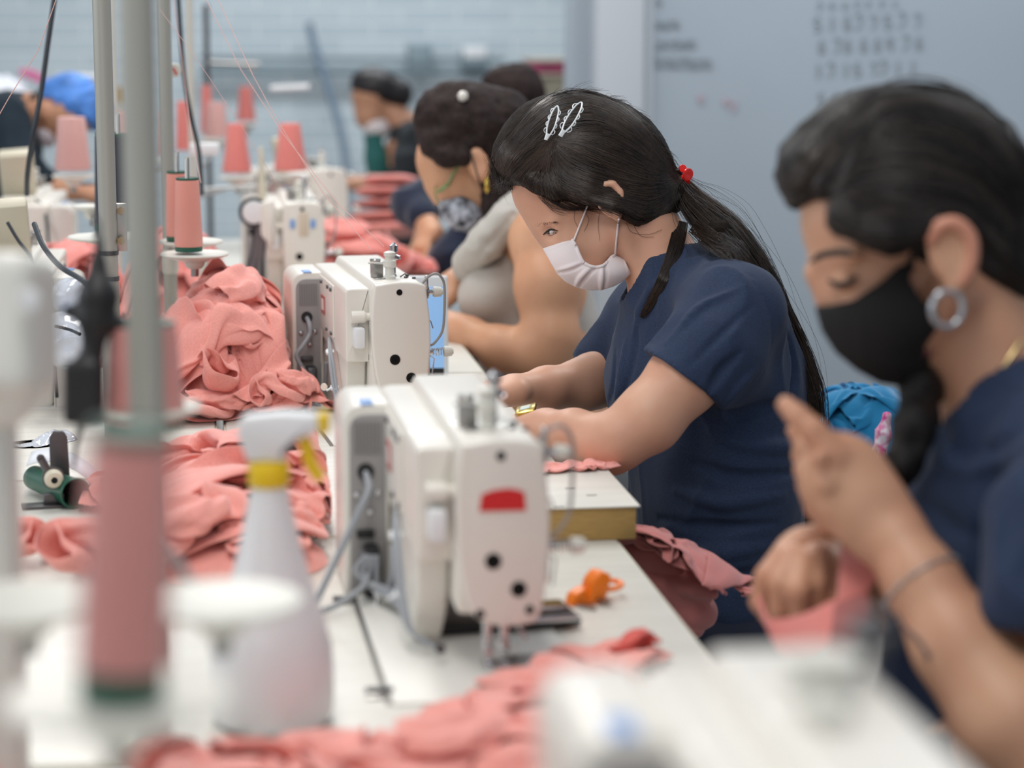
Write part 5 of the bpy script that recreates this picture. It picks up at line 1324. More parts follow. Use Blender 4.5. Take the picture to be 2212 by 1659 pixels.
6,-3,0,0,-1,1,1,-3,1,1,0,2,0,1,0,-2,-1,2,-2,2,1,1,-2,0,-1,1,-1,2,-2,1,-2,0,1,-1,-1,-1,0,-4,0,2,2,-4,3,-3,-1,2,0,1,-1,3,
0,4,-2,0,0,0,2,-4,1,2,-4,0,4,0,1,-1,0,-6,7,0,3,2,-7,3,0,-1,3,-6,1,-2,6,-1,-2,-2,-3,4,-1,-5,5,4,-5,3,-2,-2,0,1,-1,-1,0,1,
5,-4,1,2,-1,1,0,-3,-1,0,5,-5,1,0,1,1,1,1,-2,-4,3,3,-1,0,1,0,0,1,-3,0,-4,4,0,-1,1,0,-2,6,-1,-6,-3,0,-2,3,2,-2,0,0,1,0,
4,-1,1,-1,0,2,-1,-6,3,-2,0,5,-4,4,-2,-1,-1,3,-8,2,1,3,0,0,5,-1,-3,0,1,3,-2,-1,-6,2,2,-1,0,3,-3,-5,6,0,-5,0,0,1,0,2,-1,-1,
-2,6,-1,0,1,-1,2,-1,-4,1,-2,0,4,-1,0,-3,-1,6,-3,-3,0,5,0,-1,2,0,-4,3,-1,1,-1,-2,-3,1,3,-4,1,-2,-1,-2,3,2,4,-5,1,0,0,-1,0,-1,
-6,5,3,-2,2,-3,-2,10,-6,-1,1,-2,1,0,0,1,2,-7,4,2,-3,2,4,-1,-5,0,2,0,5,-6,0,-4,1,-1,0,0,-1,-1,-1,4,-4,7,4,-4,-5,1,1,0,-1,0,
-7,2,6,2,-3,-2,2,2,-3,2,-2,2,-1,0,1,0,-2,1,-5,3,5,-2,4,0,1,-3,-2,2,-3,-5,-1,0,2,1,0,-2,2,-1,-2,0,1,-2,5,6,-5,-2,1,-2,0,0,
-5,-2,2,6,0,-2,-2,-4,7,-2,3,-3,1,-1,0,0,2,-2,-1,0,3,2,-2,2,0,-1,1,-2,-6,3,-2,0,-1,3,-1,4,-2,-2,-2,-1,0,0,-1,6,1,-2,-2,1,1,-1,
2,-8,0,3,5,-1,-6,2,4,0,-4,1,-1,0,-3,6,-2,1,0,1,-1,-1,5,0,0,1,0,-2,-3,-3,1,-2,5,-4,4,1,-3,-2,3,-7,1,-1,1,0,0,2,0,1,0,-1,
-5,7,-6,-2,3,3,-2,-1,-2,0,2,-1,0,-1,-1,0,3,-2,4,-1,0,-3,4,-1,1,3,2,-2,-4,5,-5,-5,5,4,-3,-5,1,2,-3,1,-2,0,2,-2,3,-1,1,0,0,-3,
-7,2,4,-3,-3,5,1,1,-5,0,0,0,-1,1,0,-1,1,3,2,-1,0,0,-4,0,4,1,0,-2,3,-4,0,3,-4,1,-2,2,-4,1,-1,2,-1,-1,1,4,-2,0,1,-1,-2,-1,
-4,-2,2,5,-5,1,2,4,-1,-3,-3,-1,-1,0,0,1,3,0,-4,3,2,-2,-2,3,-1,1,0,0,0,-3,0,3,3,-3,1,-5,0,0,1,0,-1,1,-1,3,-2,2,-2,-1,0,-1,
-6,0,0,1,5,-6,6,-5,5,-2,0,-2,-1,-1,0,2,1,-3,5,-4,-2,1,5,1,-5,0,5,-1,-5,2,-1,-2,6,-1,-2,-1,4,-7,0,3,1,-2,6,-4,2,-2,-2,0,0,2,
-7,1,0,-1,4,2,3,-5,0,0,-1,-1,-1,0,1,3,-3,0,1,3,-5,2,2,2,-2,-2,0,1,-1,-1,2,1,-2,-1,0,2,-3,1,-1,-2,2,2,-4,3,0,-1,1,-1,0,2,
-7,0,0,-1,0,5,-1,3,-4,0,-1,-1,0,0,2,2,-1,0,-3,1,3,-3,2,1,2,-1,-5,3,0,3,0,2,-4,-1,0,1,-4,2,1,-3,3,-1,-2,1,2,-2,-1,1,-1,1,
-7,0,0,3,-1,-2,0,3,-2,0,-2,2,0,0,5,-6,4,-2,3,1,-3,-3,2,1,-1,-3,1,1,3,-2,0,-2,2,1,1,-4,0,0,-1,7,-5,0,5,-5,0,0,-1,1,0,0,
-1,-5,-1,0,1,0,0,0,-1,0,2,0,-1,0,3,-2,0,-1,1,1,-2,2,-2,-1,2,1,-4,-1,4,2,-2,-2,1,2,-3,-2,5,-1,0,0,-1,2,-3,2,1,-2,1,-1,0,0,
-6,5,-4,-2,0,1,-1,-1,2,1,-1,0,1,0,-1,0,-1,0,4,-2,0,3,-5,0,1,1,-1,0,1,2,0,-1,3,-4,-1,1,0,1,0,-3,2,0,-2,2,-2,2,1,-2,-1,1,
-8,4,3,-5,-1,1,-1,0,0,1,0,0,1,0,-2,0,0,3,-3,0,0,-2,4,-1,0,0,1,0,-2,3,0,1,0,-1,-3,5,-6,1,1,-2,2,-1,0,1,0,0,-1,0,2,1,
-6,-1,3,5,-2,-5,-1,-1,1,1,1,-2,2,-1,-1,2,0,-1,0,-1,4,-2,0,-2,-1,2,0,1,3,-3,1,2,-4,3,3,-5,-1,0,0,0,0,4,-4,-1,0,1,0,0,1,0,
-4,-3,0,1,5,1,-4,-1,0,-2,2,1,-2,0,2,0,-2,0,1,2,-1,0,-2,-1,2,0,0,1,4,-2,0,-2,0,-2,-1,-1,2,0,0,3,-3,-1,3,-2,-1,1,-1,2,0,1,
4,-6,-4,-1,0,7,3,-8,-1,-1,1,1,-1,3,0,-1,-1,0,-1,-1,0,5,-4,-1,-1,1,2,0,-2,1,0,2,-1,-2,1,-2,2,2,-3,0,0,1,-1,1,0,0,0,1,1,0,
5,-1,-3,-6,-2,3,8,1,-12,1,0,0,1,0,0,-1,0,0,6,-2,-4,1,0,-2,0,0,0,3,-1,-2,4,3,-8,0,1,-1,1,3,1,-4,3,-3,0,0,2,-2,3,0,0,0,
6,0,0,0,-5,-6,-1,9,0,-7,-2,0,0,0,1,1,-2,1,-2,2,1,-1,-1,0,-1,-1,1,-1,3,0,-1,-2,1,1,-2,1,2,0,4,-1,-4,-1,0,0,0,2,1,1,0,0,
5,1,-1,1,0,-2,-7,-5,9,0,-3,-3,-2,1,-1,0,1,1,-3,1,2,1,-3,2,-1,-1,0,0,2,0,-2,1,0,3,-4,4,-3,-1,0,1,1,-1,0,-1,1,2,1,0,0,0,
6,-1,1,0,0,0,-1,-7,-5,3,1,0,0,-3,5,0,-2,3,-7,0,3,0,-3,1,1,-1,1,-1,1,0,-2,0,5,-1,3,-3,1,-4,0,-1,1,0,-1,0,3,1,1,0,-1,0,
6,1,-1,-1,1,-1,1,0,-7,-4,0,0,-1,1,1,1,4,-2,-2,-3,1,-1,2,5,-2,-3,-1,1,0,1,-1,-4,3,-2,6,3,-5,-4,0,3,-2,-1,0,2,2,1,-2,0,1,0,
0,5,2,0,-1,0,-1,0,0,-6,-4,2,-1,-2,-1,3,0,2,2,0,-4,-1,4,-4,2,0,-3,7,-6,1,4,0,-7,2,0,0,1,-2,-1,2,0,-1,-1,4,0,1,-1,0,-1,0,
-8,8,5,1,0,0,0,0,-1,-2,-6,-2,0,0,-2,0,1,1,0,3,2,-6,4,-5,3,1,-1,3,-3,0,-1,4,1,-4,-3,0,1,1,-2,1,6,-1,-6,4,0,0,0,-1,2,-1,
-7,0,6,7,0,0,0,0,0,0,-3,-9,2,-2,-2,1,0,2,8,-6,-1,5,-6,1,1,1,2,-4,9,-5,2,-2,3,-6,-2,-1,-1,2,-1,2,7,-1,-6,1,1,-1,1,1,-2,-1,
1,1,1,0,1,0,0,9,-6,-3,-2,3,1,5,14,12,10,10,6,-1,0,-11,-8,-11,-6,-1,-14,-4,-3,2,1,-5,-2,4,0,0,3,-1,0,5,2,4,10,-14,-7,-4,0,8,1,-7,
3,2,-6,2,-1,2,1,1,-1,-3,3,1,-8,3,-1,2,0,0,3,1,-5,5,-3,2,-4,1,5,-6,0,0,4,2,0,-5,1,-1,1,0,-3,-3,3,-2,2,6,-4,1,4,-8,5,2,
1,3,2,-3,2,-1,2,-3,-1,1,0,-1,-1,-1,2,-3,-1,-2,2,3,4,-3,-1,-3,4,1,2,1,-1,-4,-1,4,-1,-4,4,4,-10,2,4,-3,-5,1,-2,8,-1,2,-4,0,-4,7,
-3,-1,5,5,0,-2,2,-9,7,-1,2,-6,4,-1,-2,0,-5,5,-2,3,0,1,-1,0,-3,-3,6,6,-1,-2,1,-2,1,1,0,-1,-2,-1,0,-3,3,0,-1,-1,1,-3,3,-3,-1,1,
7,-11,0,0,4,6,0,-1,-4,3,-1,-1,-2,0,0,1,0,-2,4,-1,-2,2,0,1,-5,0,0,5,-3,5,-4,4,-1,1,-6,0,7,-7,-5,12,0,-1,-2,-3,6,-5,-3,4,0,-7,
2,5,-4,-2,0,2,1,-1,-1,1,2,-7,1,2,0,0,-1,1,0,-3,-1,0,3,-1,1,-2,4,-5,5,3,1,-2,-2,-1,-4,-1,4,4,-2,-3,5,1,-2,3,-2,1,0,-2,-2,1,
-6,8,1,1,-3,2,2,-3,0,-2,-2,4,-1,0,-1,-1,3,-3,1,-3,-3,3,3,0,1,-1,-7,0,1,3,6,1,-7,-2,1,7,-6,4,2,-2,-2,1,1,0,-1,1,3,2,-2,-3,
-1,-5,7,-4,3,-3,4,3,-2,2,-7,3,-2,2,2,-2,0,0,-1,1,-3,1,-2,2,4,2,-3,-1,3,-5,-1,1,2,-6,7,0,1,-5,0,2,-3,3,-1,4,0,-4,2,2,3,1,
-3,0,-1,6,-5,5,-1,-4,8,0,-1,-7,3,-2,1,0,1,-1,-7,4,4,-7,0,1,1,1,5,2,1,-2,-5,-3,1,7,-4,-1,3,-3,3,-6,1,-2,0,0,7,1,-6,4,0,6,
3,-2,-4,5,2,-1,-3,3,-2,3,-2,0,-1,-3,0,-1,1,1,-3,1,1,-3,0,0,-1,1,6,2,-2,-1,-2,-5,7,4,0,-5,0,0,5,1,-6,-2,0,1,2,4,-7,-2,4,-4,
-1,7,-3,-7,5,2,1,-1,0,-6,5,1,1,-2,-2,1,-3,-2,6,-3,-1,-2,-2,0,4,1,3,-3,-2,2,-1,-1,0,3,1,5,-10,3,1,2,-4,2,-1,4,-3,4,-2,-6,3,-3,
0,1,2,0,-3,-1,1,7,-7,-2,-1,-3,4,3,-1,-4,-2,1,0,0,2,0,-3,2,0,-1,0,1,-3,8,-3,-1,7,-7,4,-2,4,-2,-3,-3,4,-3,3,0,6,0,0,-6,-3,8,
-1,-1,4,-3,2,-5,0,2,0,-4,-1,5,2,4,-7,-3,3,-2,2,-1,0,3,-1,-3,3,0,-2,-1,5,-3,6,2,-5,3,0,-5,-2,7,2,-4,4,-2,1,-5,-2,6,1,-1,-7,1,
2,-2,0,-1,-1,4,0,-7,0,-1,-1,4,2,-1,2,0,-5,1,0,1,0,3,1,-2,1,0,-2,0,2,3,-1,3,-3,-6,0,5,2,-3,1,4,-4,-2,1,1,3,-1,2,0,-5,-5,
4,0,0,3,-3,-4,1,-5,2,4,-3,5,-6,-3,2,4,-6,1,-2,4,2,-3,4,1,-2,3,0,-3,6,-1,-2,2,-8,1,-1,-4,8,-5,-1,7,-5,-1,-2,9,-2,-5,8,1,0,-3,
-2,-1,1,1,-1,4,-6,0,-1,9,2,-7,0,-1,2,-4,7,-2,-2,1,0,-2,-3,6,-3,-3,3,4,-4,-1,6,-4,-2,0,-1,8,-6,5,1,-7,-1,3,3,-4,4,-1,-5,5,2,1,
-4,0,1,-1,4,1,-3,-1,-1,0,8,-2,-1,-4,-1,-3,3,2,1,-3,0,0,2,-1,9,-1,-8,4,-6,0,0,4,1,2,1,-2,1,0,-2,-3,3,1,-3,1,-1,3,2,-3,1,-5,
5,-3,-3,0,3,-2,-2,-1,2,-2,3,4,0,-6,1,1,-5,2,0,-1,-1,2,2,-2,0,1,4,-3,1,-3,2,-2,2,7,0,-1,-6,0,1,-3,4,2,-3,0,-4,-2,5,2,1,-1,
-2,3,4,2,-5,-2,-3,6,-2,-2,-2,6,0,-1,-8,5,3,1,-7,-3,2,0,4,2,-2,1,-2,4,-4,3,-4,3,1,1,-6,2,2,-2,-4,5,5,1,-9,-1,2,-2,0,-1,4,1,
-1,4,-1,3,-5,-2,-2,4,4,-1,-5,-1,4,4,-4,-2,5,-1,-10,1,1,2,4,1,-3,1,1,3,-1,-10,2,2,9,-6,-1,-4,2,4,3,1,0,-7,1,0,-3,-1,-1,1,2,2,
4,-3,-1,-3,2,0,5,-7,7,2,1,-4,-2,-1,-1,6,0,-3,-1,-3,0,1,5,-3,-3,1,-1,0,3,-1,-2,1,7,-3,2,-9,3,5,0,1,-4,-1,5,-9,2,2,-6,3,1,1,
-4,6,-3,1,6,-4,0,-4,1,6,-1,0,0,-1,3,-3,3,-2,0,-2,0,-1,-4,5,-4,-3,3,-3,9,-1,-4,3,2,-1,-5,5,3,0,0,-3,3,-1,2,-7,0,-3,5,-3,-4,8,
3,-4,2,5,-3,2,-5,0,3,-4,4,1,-1,1,-5,4,0,1,0,0,-5,2,-3,5,3,-2,-4,-3,-4,6,8,-5,-5,6,0,0,2,-3,-2,6,-3,1,-5,2,-2,7,-2,-2,3,-1,
5,-2,2,-2,-2,-3,0,7,-3,1,0,3,-2,-1,5,-10,-2,4,4,-1,0,-4,4,-3,0,2,1,1,-6,6,-3,-3,6,-1,2,2,-2,0,1,-2,1,0,-3,0,3,-1,-3,5,-1,0,
6,-2,-5,0,3,-2,0,3,-5,6,-1,2,1,0,-4,0,-7,2,1,1,-1,3,-3,1,4,3,1,-6,5,-2,-4,5,-2,-2,5,1,-5,1,-3,3,2,1,-3,3,-6,3,3,-1,-3,0,
2,3,-1,-7,6,1,-2,1,-7,4,6,-3,3,1,0,-3,-5,0,1,-1,0,7,-4,-6,7,1,-1,1,-2,0,0,1,-1,1,2,-9,3,1,-1,-4,4,4,0,-1,-1,3,0,-2,-1,0,
1,2,2,-2,-4,3,4,-3,2,-8,4,6,-1,0,-2,0,-3,-5,7,0,1,0,-1,-3,0,2,2,3,-3,-3,2,-2,-2,5,-4,2,2,-2,-6,0,0,5,3,-3,1,-1,4,-3,1,2,
4,-2,1,3,-10,4,2,-1,5,-3,-6,5,5,0,-1,-1,-1,-5,0,-1,3,1,0,1,-1,0,4,-4,2,2,-7,-3,7,-3,2,3,0,-4,0,-3,3,0,2,-4,3,0,0,-1,5,-1,
6,-3,-2,4,-1,-2,-2,5,2,-1,-5,-4,6,2,-2,3,-1,-4,-4,3,-3,3,1,3,-2,1,-3,2,6,-3,-3,-4,2,3,1,4,-2,-3,1,-3,-2,1,-2,1,1,4,-6,7,1,-4,
5,0,0,-2,2,-4,2,-8,3,5,3,-5,0,2,2,-2,1,-1,-1,0,2,0,3,-3,-1,-1,2,1,-2,0,0,0,-5,3,4,-4,2,2,-4,2,-2,-2,-2,4,0,0,2,3,-1,-5,
-3,6,1,-4,2,3,0,0,-1,-4,0,3,1,-1,1,-6,3,3,-6,3,5,-5,4,-2,-1,1,1,2,-3,0,0,-2,3,-1,-3,-1,0,4,-1,-5,4,-1,6,-6,1,-2,6,1,-3,-4,
-5,4,5,0,1,0,0,1,-2,1,-4,4,-1,-1,0,-2,2,-5,7,-2,2,2,-6,4,-2,0,1,1,-1,-3,-3,1,-3,3,2,-2,2,-3,0,6,-8,2,2,0,3,-2,2,0,-2,-1,
-4,0,2,7,-1,-2,2,-4,5,-1,2,-4,-3,4,0,2,-2,-4,-5,3,6,-3,5,-1,0,-1,-1,-2,-1,3,-1,3,-2,2,-2,3,0,-4,0,-2,6,-7,-3,4,4,-2,2,-2,-1,3,
-2,-1,1,1,6,0,-1,-1,4,0,-2,-7,3,1,0,-2,0,2,-6,0,1,7,0,-2,3,-1,2,-4,1,-4,5,3,-2,-3,-6,6,1,-3,2,-3,-1,6,-3,-3,-1,5,-4,2,-2,4,
-2,1,0,1,1,4,-1,0,1,0,-1,-2,-1,3,-3,0,0,0,0,-1,-4,8,-2,2,2,-1,-1,-1,-1,-3,3,-3,4,-3,3,-7,4,-2,1,2,-7,1,3,0,1,3,0,-6,0,5,
3,-5,2,-5,0,3,2,3,1,-1,-3,3,-3,1,-2,1,0,-1,3,-3,0,3,-1,6,-6,-2,2,1,-5,5,0,-3,-3,2,-1,3,0,-1,1,4,-3,-4,-3,5,1,-1,0,-3,3,6,
8,-6,-4,-2,0,0,-1,8,0,0,2,0,-5,-1,1,-1,-1,4,0,1,-4,-3,7,0,3,-2,-5,3,4,-1,-2,0,-1,-2,1,-1,-2,4,2,1,-4,2,0,-4,-3,1,0,5,1,2,
3,3,-7,-1,-3,0,2,4,2,1,-2,1,2,-6,2,0,-2,0,-3,2,0,-2,5,1,2,1,-3,2,-1,-3,2,4,-2,1,-6,4,-4,-2,5,-1,-1,-3,5,-2,2,-3,-3,1,6,0,
-1,4,3,-2,-6,-3,3,5,0,1,0,-2,3,-4,0,0,0,-2,4,-2,-2,1,-1,0,-2,3,2,1,1,2,-3,1,2,-9,1,-1,3,-2,-3,3,1,0,-2,2,2,-1,-1,2,2,-3,
-3,1,5,2,1,-4,0,0,-2,3,2,-2,-1,1,-4,-1,-1,4,1,-2,-2,-1,0,2,1,1,2,-4,8,-2,-2,-2,1,3,1,-11,4,2,2,-5,3,-7,1,4,-1,-3,1,6,0,-2,
4,-4,-2,2,5,2,-1,-4,-4,3,3,1,-4,-1,-3,3,0,0,-4,2,4,-5,3,0,1,1,-5,5,3,-5,3,2,-5,1,0,-2,1,1,-6,0,3,0,-1,2,-1,-2,5,1,-1,0,
6,-1,-5,-1,3,3,1,-3,-2,-1,1,0,-1,-1,1,-2,-1,4,0,-3,2,-4,3,1,1,0,1,2,-2,-1,0,-1,-4,4,1,-1,1,2,-2,-3,-2,0,4,-3,-1,3,4,-3,0,-2,
5,0,1,-1,-4,2,0,0,-3,-3,0,4,-4,3,1,-2,1,2,1,-3,-1,-1,-1,3,2,-1,3,1,-9,7,1,0,-5,-1,2,1,-1,3,-1,-6,-2,2,3,-2,0,6,-2,-1,-2,-1,
1,2,0,1,3,-3,0,-1,2,-6,-2,1,4,0,1,-1,-3,-1,-2,2,0,2,0,1,-1,0,3,-1,-6,7,1,-2,-1,-1,3,-1,-4,4,0,0,-4,2,-3,4,0,0,-1,-2,-1,2,
0,0,2,-1,1,2,0,-2,1,2,-2,-4,1,2,0,0,-2,-3,1,1,0,0,2,3,-2,-1,-1,0,-2,4,0,0,1,1,-4,4,-5,3,-1,0,3,-4,-5,7,1,-2,-3,-1,1,0,
1,-1,2,1,-3,1,1,4,-8,3,4,2,-2,-5,0,-1,2,-6,3,1,-2,5,-2,2,-4,0,2,-1,0,1,1,-2,7,-3,2,2,-3,-5,2,1,-4,1,-1,4,-1,-3,-3,3,0,2,
4,-1,-1,2,-2,-4,2,2,1,-6,-1,0,3,1,1,0,-1,0,3,-1,-1,1,-1,-2,6,-4,-1,0,-1,1,1,-1,-4,3,6,1,-2,-5,4,-2,-4,0,4,3,-5,-3,5,-1,0,0,
5,-3,-1,1,1,0,-4,3,2,0,-5,-2,-3,4,4,0,-2,-4,8,1,-3,-2,1,3,2,0,-4,-4,3,-2,0,2,-3,1,1,5,-1,-4,1,0,3,-1,-2,1,-2,-1,1,1,1,-2,
0,4,-2,-2,2,1,0,-4,2,3,2,-1,-4,-6,5,0,2,-2,-3,7,2,-3,-1,-1,4,1,-5,-5,10,-3,0,-2,1,1,-1,1,-2,2,-1,0,4,0,-2,-1,-1,-2,0,1,-2,1,
-1,3,2,-2,-3,0,1,0,-1,2,2,-3,4,-4,1,1,2,-2,-7,3,8,-5,2,-1,-2,2,-6,-1,10,0,-2,2,1,-4,-3,2,-1,-2,3,2,2,-1,-1,-2,-2,2,-1,-3,1,3]),
 (46, [
49,-11,-8,-7,-6,9,-1,-3,0,8,4,0,6,13,11,1,2,3,12,0,0,1,12,5,10,14,14,11,13,15,13,14,15,12,11,13,12,14,1,-10,-13,-6,-8,-13,-7,-2,
6,-4,-3,-3,6,-9,2,1,-1,0,3,3,3,-2,-5,1,4,5,-7,3,-2,1,-9,1,4,-1,-2,4,1,-1,-2,0,-1,0,3,-1,1,-5,1,4,-1,2,-2,3,4,0,
-2,4,-2,0,-1,-6,-2,10,-1,-6,3,4,3,0,-2,7,-4,0,-2,4,0,-5,-1,1,-1,-3,2,-1,0,0,1,-2,-2,2,-1,1,-1,-4,1,6,-1,2,-4,-2,4,9,
-5,2,2,5,-8,7,-5,-4,4,-1,1,6,-2,-3,3,2,2,-2,0,-2,5,-5,1,-1,-5,3,1,-2,-1,0,0,1,0,-1,-1,2,0,7,-1,-6,6,-8,2,0,-3,-3,
4,0,0,-5,2,-7,4,-2,2,4,1,-5,2,5,-3,-3,2,0,1,2,-1,0,-1,-1,4,-4,-2,2,-2,-1,1,-1,1,-1,1,-1,-2,-1,2,4,-1,-3,4,1,-6,0,
3,-5,2,0,-4,4,-5,-1,3,9,-4,2,2,-4,1,2,-1,-1,3,-1,-7,9,-3,-3,-3,3,1,-2,2,-2,1,0,-2,1,-1,-2,0,-4,1,10,-3,2,-6,2,-3,-3,
-7,6,-2,0,4,-3,0,2,0,-2,-2,4,-3,2,8,-1,-4,2,-1,1,1,3,-1,-2,-4,-2,-2,1,0,2,-2,1,0,-3,0,1,2,6,-1,-6,3,-3,3,-5,-1,-3,
2,-3,1,2,1,-4,3,-2,0,0,3,-2,2,1,-1,4,-3,-1,2,-2,3,1,1,-5,-5,0,1,-1,-1,0,0,-1,1,1,0,0,1,-2,-2,-1,4,-1,-2,2,1,0,
6,0,-1,-1,0,0,-4,4,-1,-3,3,1,-3,1,2,1,-3,0,2,-1,2,3,-2,0,-2,-6,1,1,1,-2,-1,-1,-1,0,1,0,-2,0,3,-1,-2,3,2,-2,-1,0,
8,0,0,-2,-3,-2,5,-4,1,0,-2,0,2,1,-1,-2,2,4,-4,2,2,-4,4,1,0,-3,-7,1,0,-1,1,1,1,1,-3,-1,0,-1,-2,0,3,5,-2,0,-2,-1,
8,0,0,-1,-1,1,-2,-1,-4,0,3,-1,2,-2,1,2,0,-2,3,-8,2,2,4,3,-2,-1,-4,-4,1,2,-1,-2,1,-3,3,1,1,-6,-2,1,-1,8,0,0,-1,6,
7,-2,-1,4,-2,0,-2,3,1,-2,-1,1,-2,1,-2,-6,11,-1,-4,5,-5,0,0,6,-1,0,-2,-6,0,0,-1,-2,-1,5,0,-2,-3,-3,-1,-2,6,-2,4,2,1,-9,
6,0,-1,-3,1,2,1,-2,1,-1,-4,0,0,2,2,0,1,1,2,1,-4,-6,-1,1,4,3,0,-3,-5,2,3,1,-1,-4,-1,1,-7,3,0,2,5,-6,0,3,1,-6,
6,0,0,-1,0,1,-1,-2,0,1,-5,1,3,-1,0,2,1,2,0,-5,4,-4,-2,-2,4,-3,9,-2,-2,-2,0,-6,1,1,0,-5,0,0,1,8,-6,0,3,-1,5,0,
4,2,-1,-1,-2,3,-2,-2,-3,-1,8,-2,-1,-1,0,5,-1,-5,-1,4,3,-1,1,-1,-2,-3,-4,8,3,-6,0,-1,1,0,-6,-3,5,-2,0,-2,-1,3,1,8,-1,-3,
5,-1,1,0,-1,-9,6,6,-2,-3,2,0,0,0,0,-1,-3,-6,-1,2,4,9,0,0,-6,5,-4,-1,2,-2,-5,5,1,3,-9,-2,1,-1,-3,2,-1,1,7,-3,0,3,
1,1,0,0,2,4,-3,-1,3,-2,-6,2,0,0,-1,1,-2,-4,-3,3,-2,4,-1,2,7,2,-4,-6,-3,6,0,5,-3,-4,6,-7,-2,2,2,-2,4,-6,-2,4,6,1,
0,0,-1,1,1,-3,8,-8,-1,9,-5,0,0,0,1,-2,0,1,-2,-4,-1,1,9,-2,0,-6,7,-1,-5,2,-1,1,0,-3,1,8,-11,3,3,1,-1,3,-2,4,-5,1,
0,-2,1,-1,2,-2,2,5,1,-4,2,-2,-3,0,-2,1,-4,3,5,-6,-1,3,0,4,-2,0,0,6,-3,-4,1,-2,-2,-1,-2,2,3,4,3,0,0,-2,2,-9,4,2,
-7,6,-1,3,-2,2,-6,8,0,-4,5,-3,0,1,-3,-2,-3,0,-1,7,2,-5,0,-1,9,4,-7,-6,-2,1,3,0,-2,0,0,-2,7,-2,1,-1,4,4,-6,-2,-4,3,
3,-5,5,0,-1,2,-8,1,1,6,0,-7,4,-1,-4,0,2,1,-2,3,5,-8,-1,0,3,1,-1,-3,4,-1,1,-2,-3,3,5,4,-3,-3,0,-1,-3,2,0,1,1,-5,
-3,4,-2,3,-1,1,2,-5,0,0,0,1,0,-3,5,-9,7,0,-3,-1,-2,7,-3,0,-5,0,7,8,-5,0,-3,1,0,-4,4,0,-1,-1,-6,1,-1,-1,2,0,1,1,
-2,0,2,-4,9,-1,0,-5,-4,3,1,5,-5,3,-6,2,-6,3,11,-6,-6,0,2,1,3,3,3,-2,1,-3,-1,3,3,-4,1,1,2,-9,-3,-2,-1,2,1,2,-2,0,
-3,0,5,2,-2,1,1,-1,-3,-2,-1,3,1,-1,-7,1,0,5,-3,6,-7,4,-1,0,3,2,0,0,5,-5,0,-5,2,7,-7,-6,2,9,0,-13,-1,1,6,-1,1,-1,
-7,6,2,0,2,-3,7,-3,-2,-8,3,-1,3,-2,-1,1,2,-2,1,-2,10,-8,0,1,-3,4,-1,2,1,0,-8,4,1,-1,0,0,-4,1,0,2,-3,-1,1,3,-1,0,
1,2,-1,-1,-2,5,-5,4,-1,-3,-4,5,-2,-3,7,-3,6,-7,-1,-1,1,4,0,-6,3,-6,3,5,5,-1,-6,1,0,4,-1,2,-6,-6,-2,6,6,-4,-5,2,1,4,
-6,0,5,4,-4,3,0,-1,0,-2,-2,-1,1,5,1,-7,3,3,-7,3,-1,-1,2,4,-5,5,-1,0,-4,4,-1,1,4,-2,0,-1,0,1,-2,-4,-1,3,0,-3,5,-2,
-4,0,-1,5,8,-6,-6,5,4,-3,-1,-2,-2,1,1,-1,0,-1,-2,2,3,0,4,-1,1,-1,0,-4,4,-7,7,-1,-2,-5,6,-7,6,-5,0,4,-1,0,0,-3,1,1,
-6,4,6,2,-1,-3,0,-8,3,0,-2,-1,1,2,1,7,-3,-6,3,-3,2,6,-5,1,-1,-1,3,0,-3,1,4,-4,-1,1,-3,1,-4,0,0,2,0,2,0,1,-1,7,
0,1,-4,8,-4,1,-1,2,0,-1,-7,2,1,0,2,-4,-1,4,-4,2,0,2,4,-2,0,2,-3,3,-2,2,-3,1,-4,6,-9,-3,3,3,-1,-1,4,-5,2,3,2,-6,
-3,5,-1,-5,3,1,3,-4,2,5,-3,-4,1,1,-3,6,-9,2,-1,-1,2,0,3,4,-4,2,1,-6,-2,4,2,0,-1,-5,-3,6,-6,2,3,3,-6,2,0,2,-2,-2,
3,-2,5,-8,0,6,-3,1,1,2,-1,-4,-2,-5,4,-3,1,1,7,-4,-2,2,-3,0,6,-4,1,7,-2,-1,1,-7,1,-3,0,-3,1,-1,1,-1,2,1,-3,1,1,2,
0,0,1,-2,-4,9,3,2,-4,-3,-5,3,-1,-5,-1,-3,3,-1,2,8,1,-5,0,0,2,4,1,-6,-2,1,0,2,-3,-4,5,-6,0,0,-2,3,2,-1,4,-5,2,4,
-3,0,0,1,2,1,3,2,-3,-3,2,0,-3,2,-9,-2,4,2,6,-5,2,2,-3,0,3,-1,-6,8,4,-3,-7,-1,-1,6,-8,2,3,-1,-1,-4,2,4,-1,7,-4,-2,
-4,1,0,2,1,-2,5,4,-3,-4,7,-9,5,-4,-6,0,-1,4,-1,1,-1,0,4,1,-3,-6,6,-1,0,1,2,-3,4,-6,-2,4,-3,1,0,-3,1,1,-1,0,5,7,
-5,0,0,1,4,-10,8,2,0,4,-5,4,-7,2,-5,1,2,4,-4,0,-2,3,2,-1,-2,3,1,-8,0,7,-2,4,-2,-7,4,-2,4,-6,0,-1,0,2,3,2,-1,1,
-2,-6,0,11,-4,4,0,-2,0,-3,-2,5,0,-9,1,2,6,-7,1,0,2,1,0,0,0,0,-5,5,-3,-3,4,-1,-3,2,-1,-2,2,2,1,-1,2,-3,-3,0,4,-1,
-6,-3,2,0,3,5,2,-1,-1,-1,0,0,-8,1,3,5,-6,5,-4,1,2,-2,-1,0,0,0,0,-3,5,-5,3,-2,-4,2,1,1,1,-1,1,3,3,-8,0,1,1,6,
-4,5,-7,-3,7,6,-8,0,2,0,9,-8,-8,1,3,-2,2,0,0,4,0,1,-5,0,0,1,-3,1,-3,0,2,-3,0,1,3,0,0,2,-1,-2,-3,2,1,4,1,2,
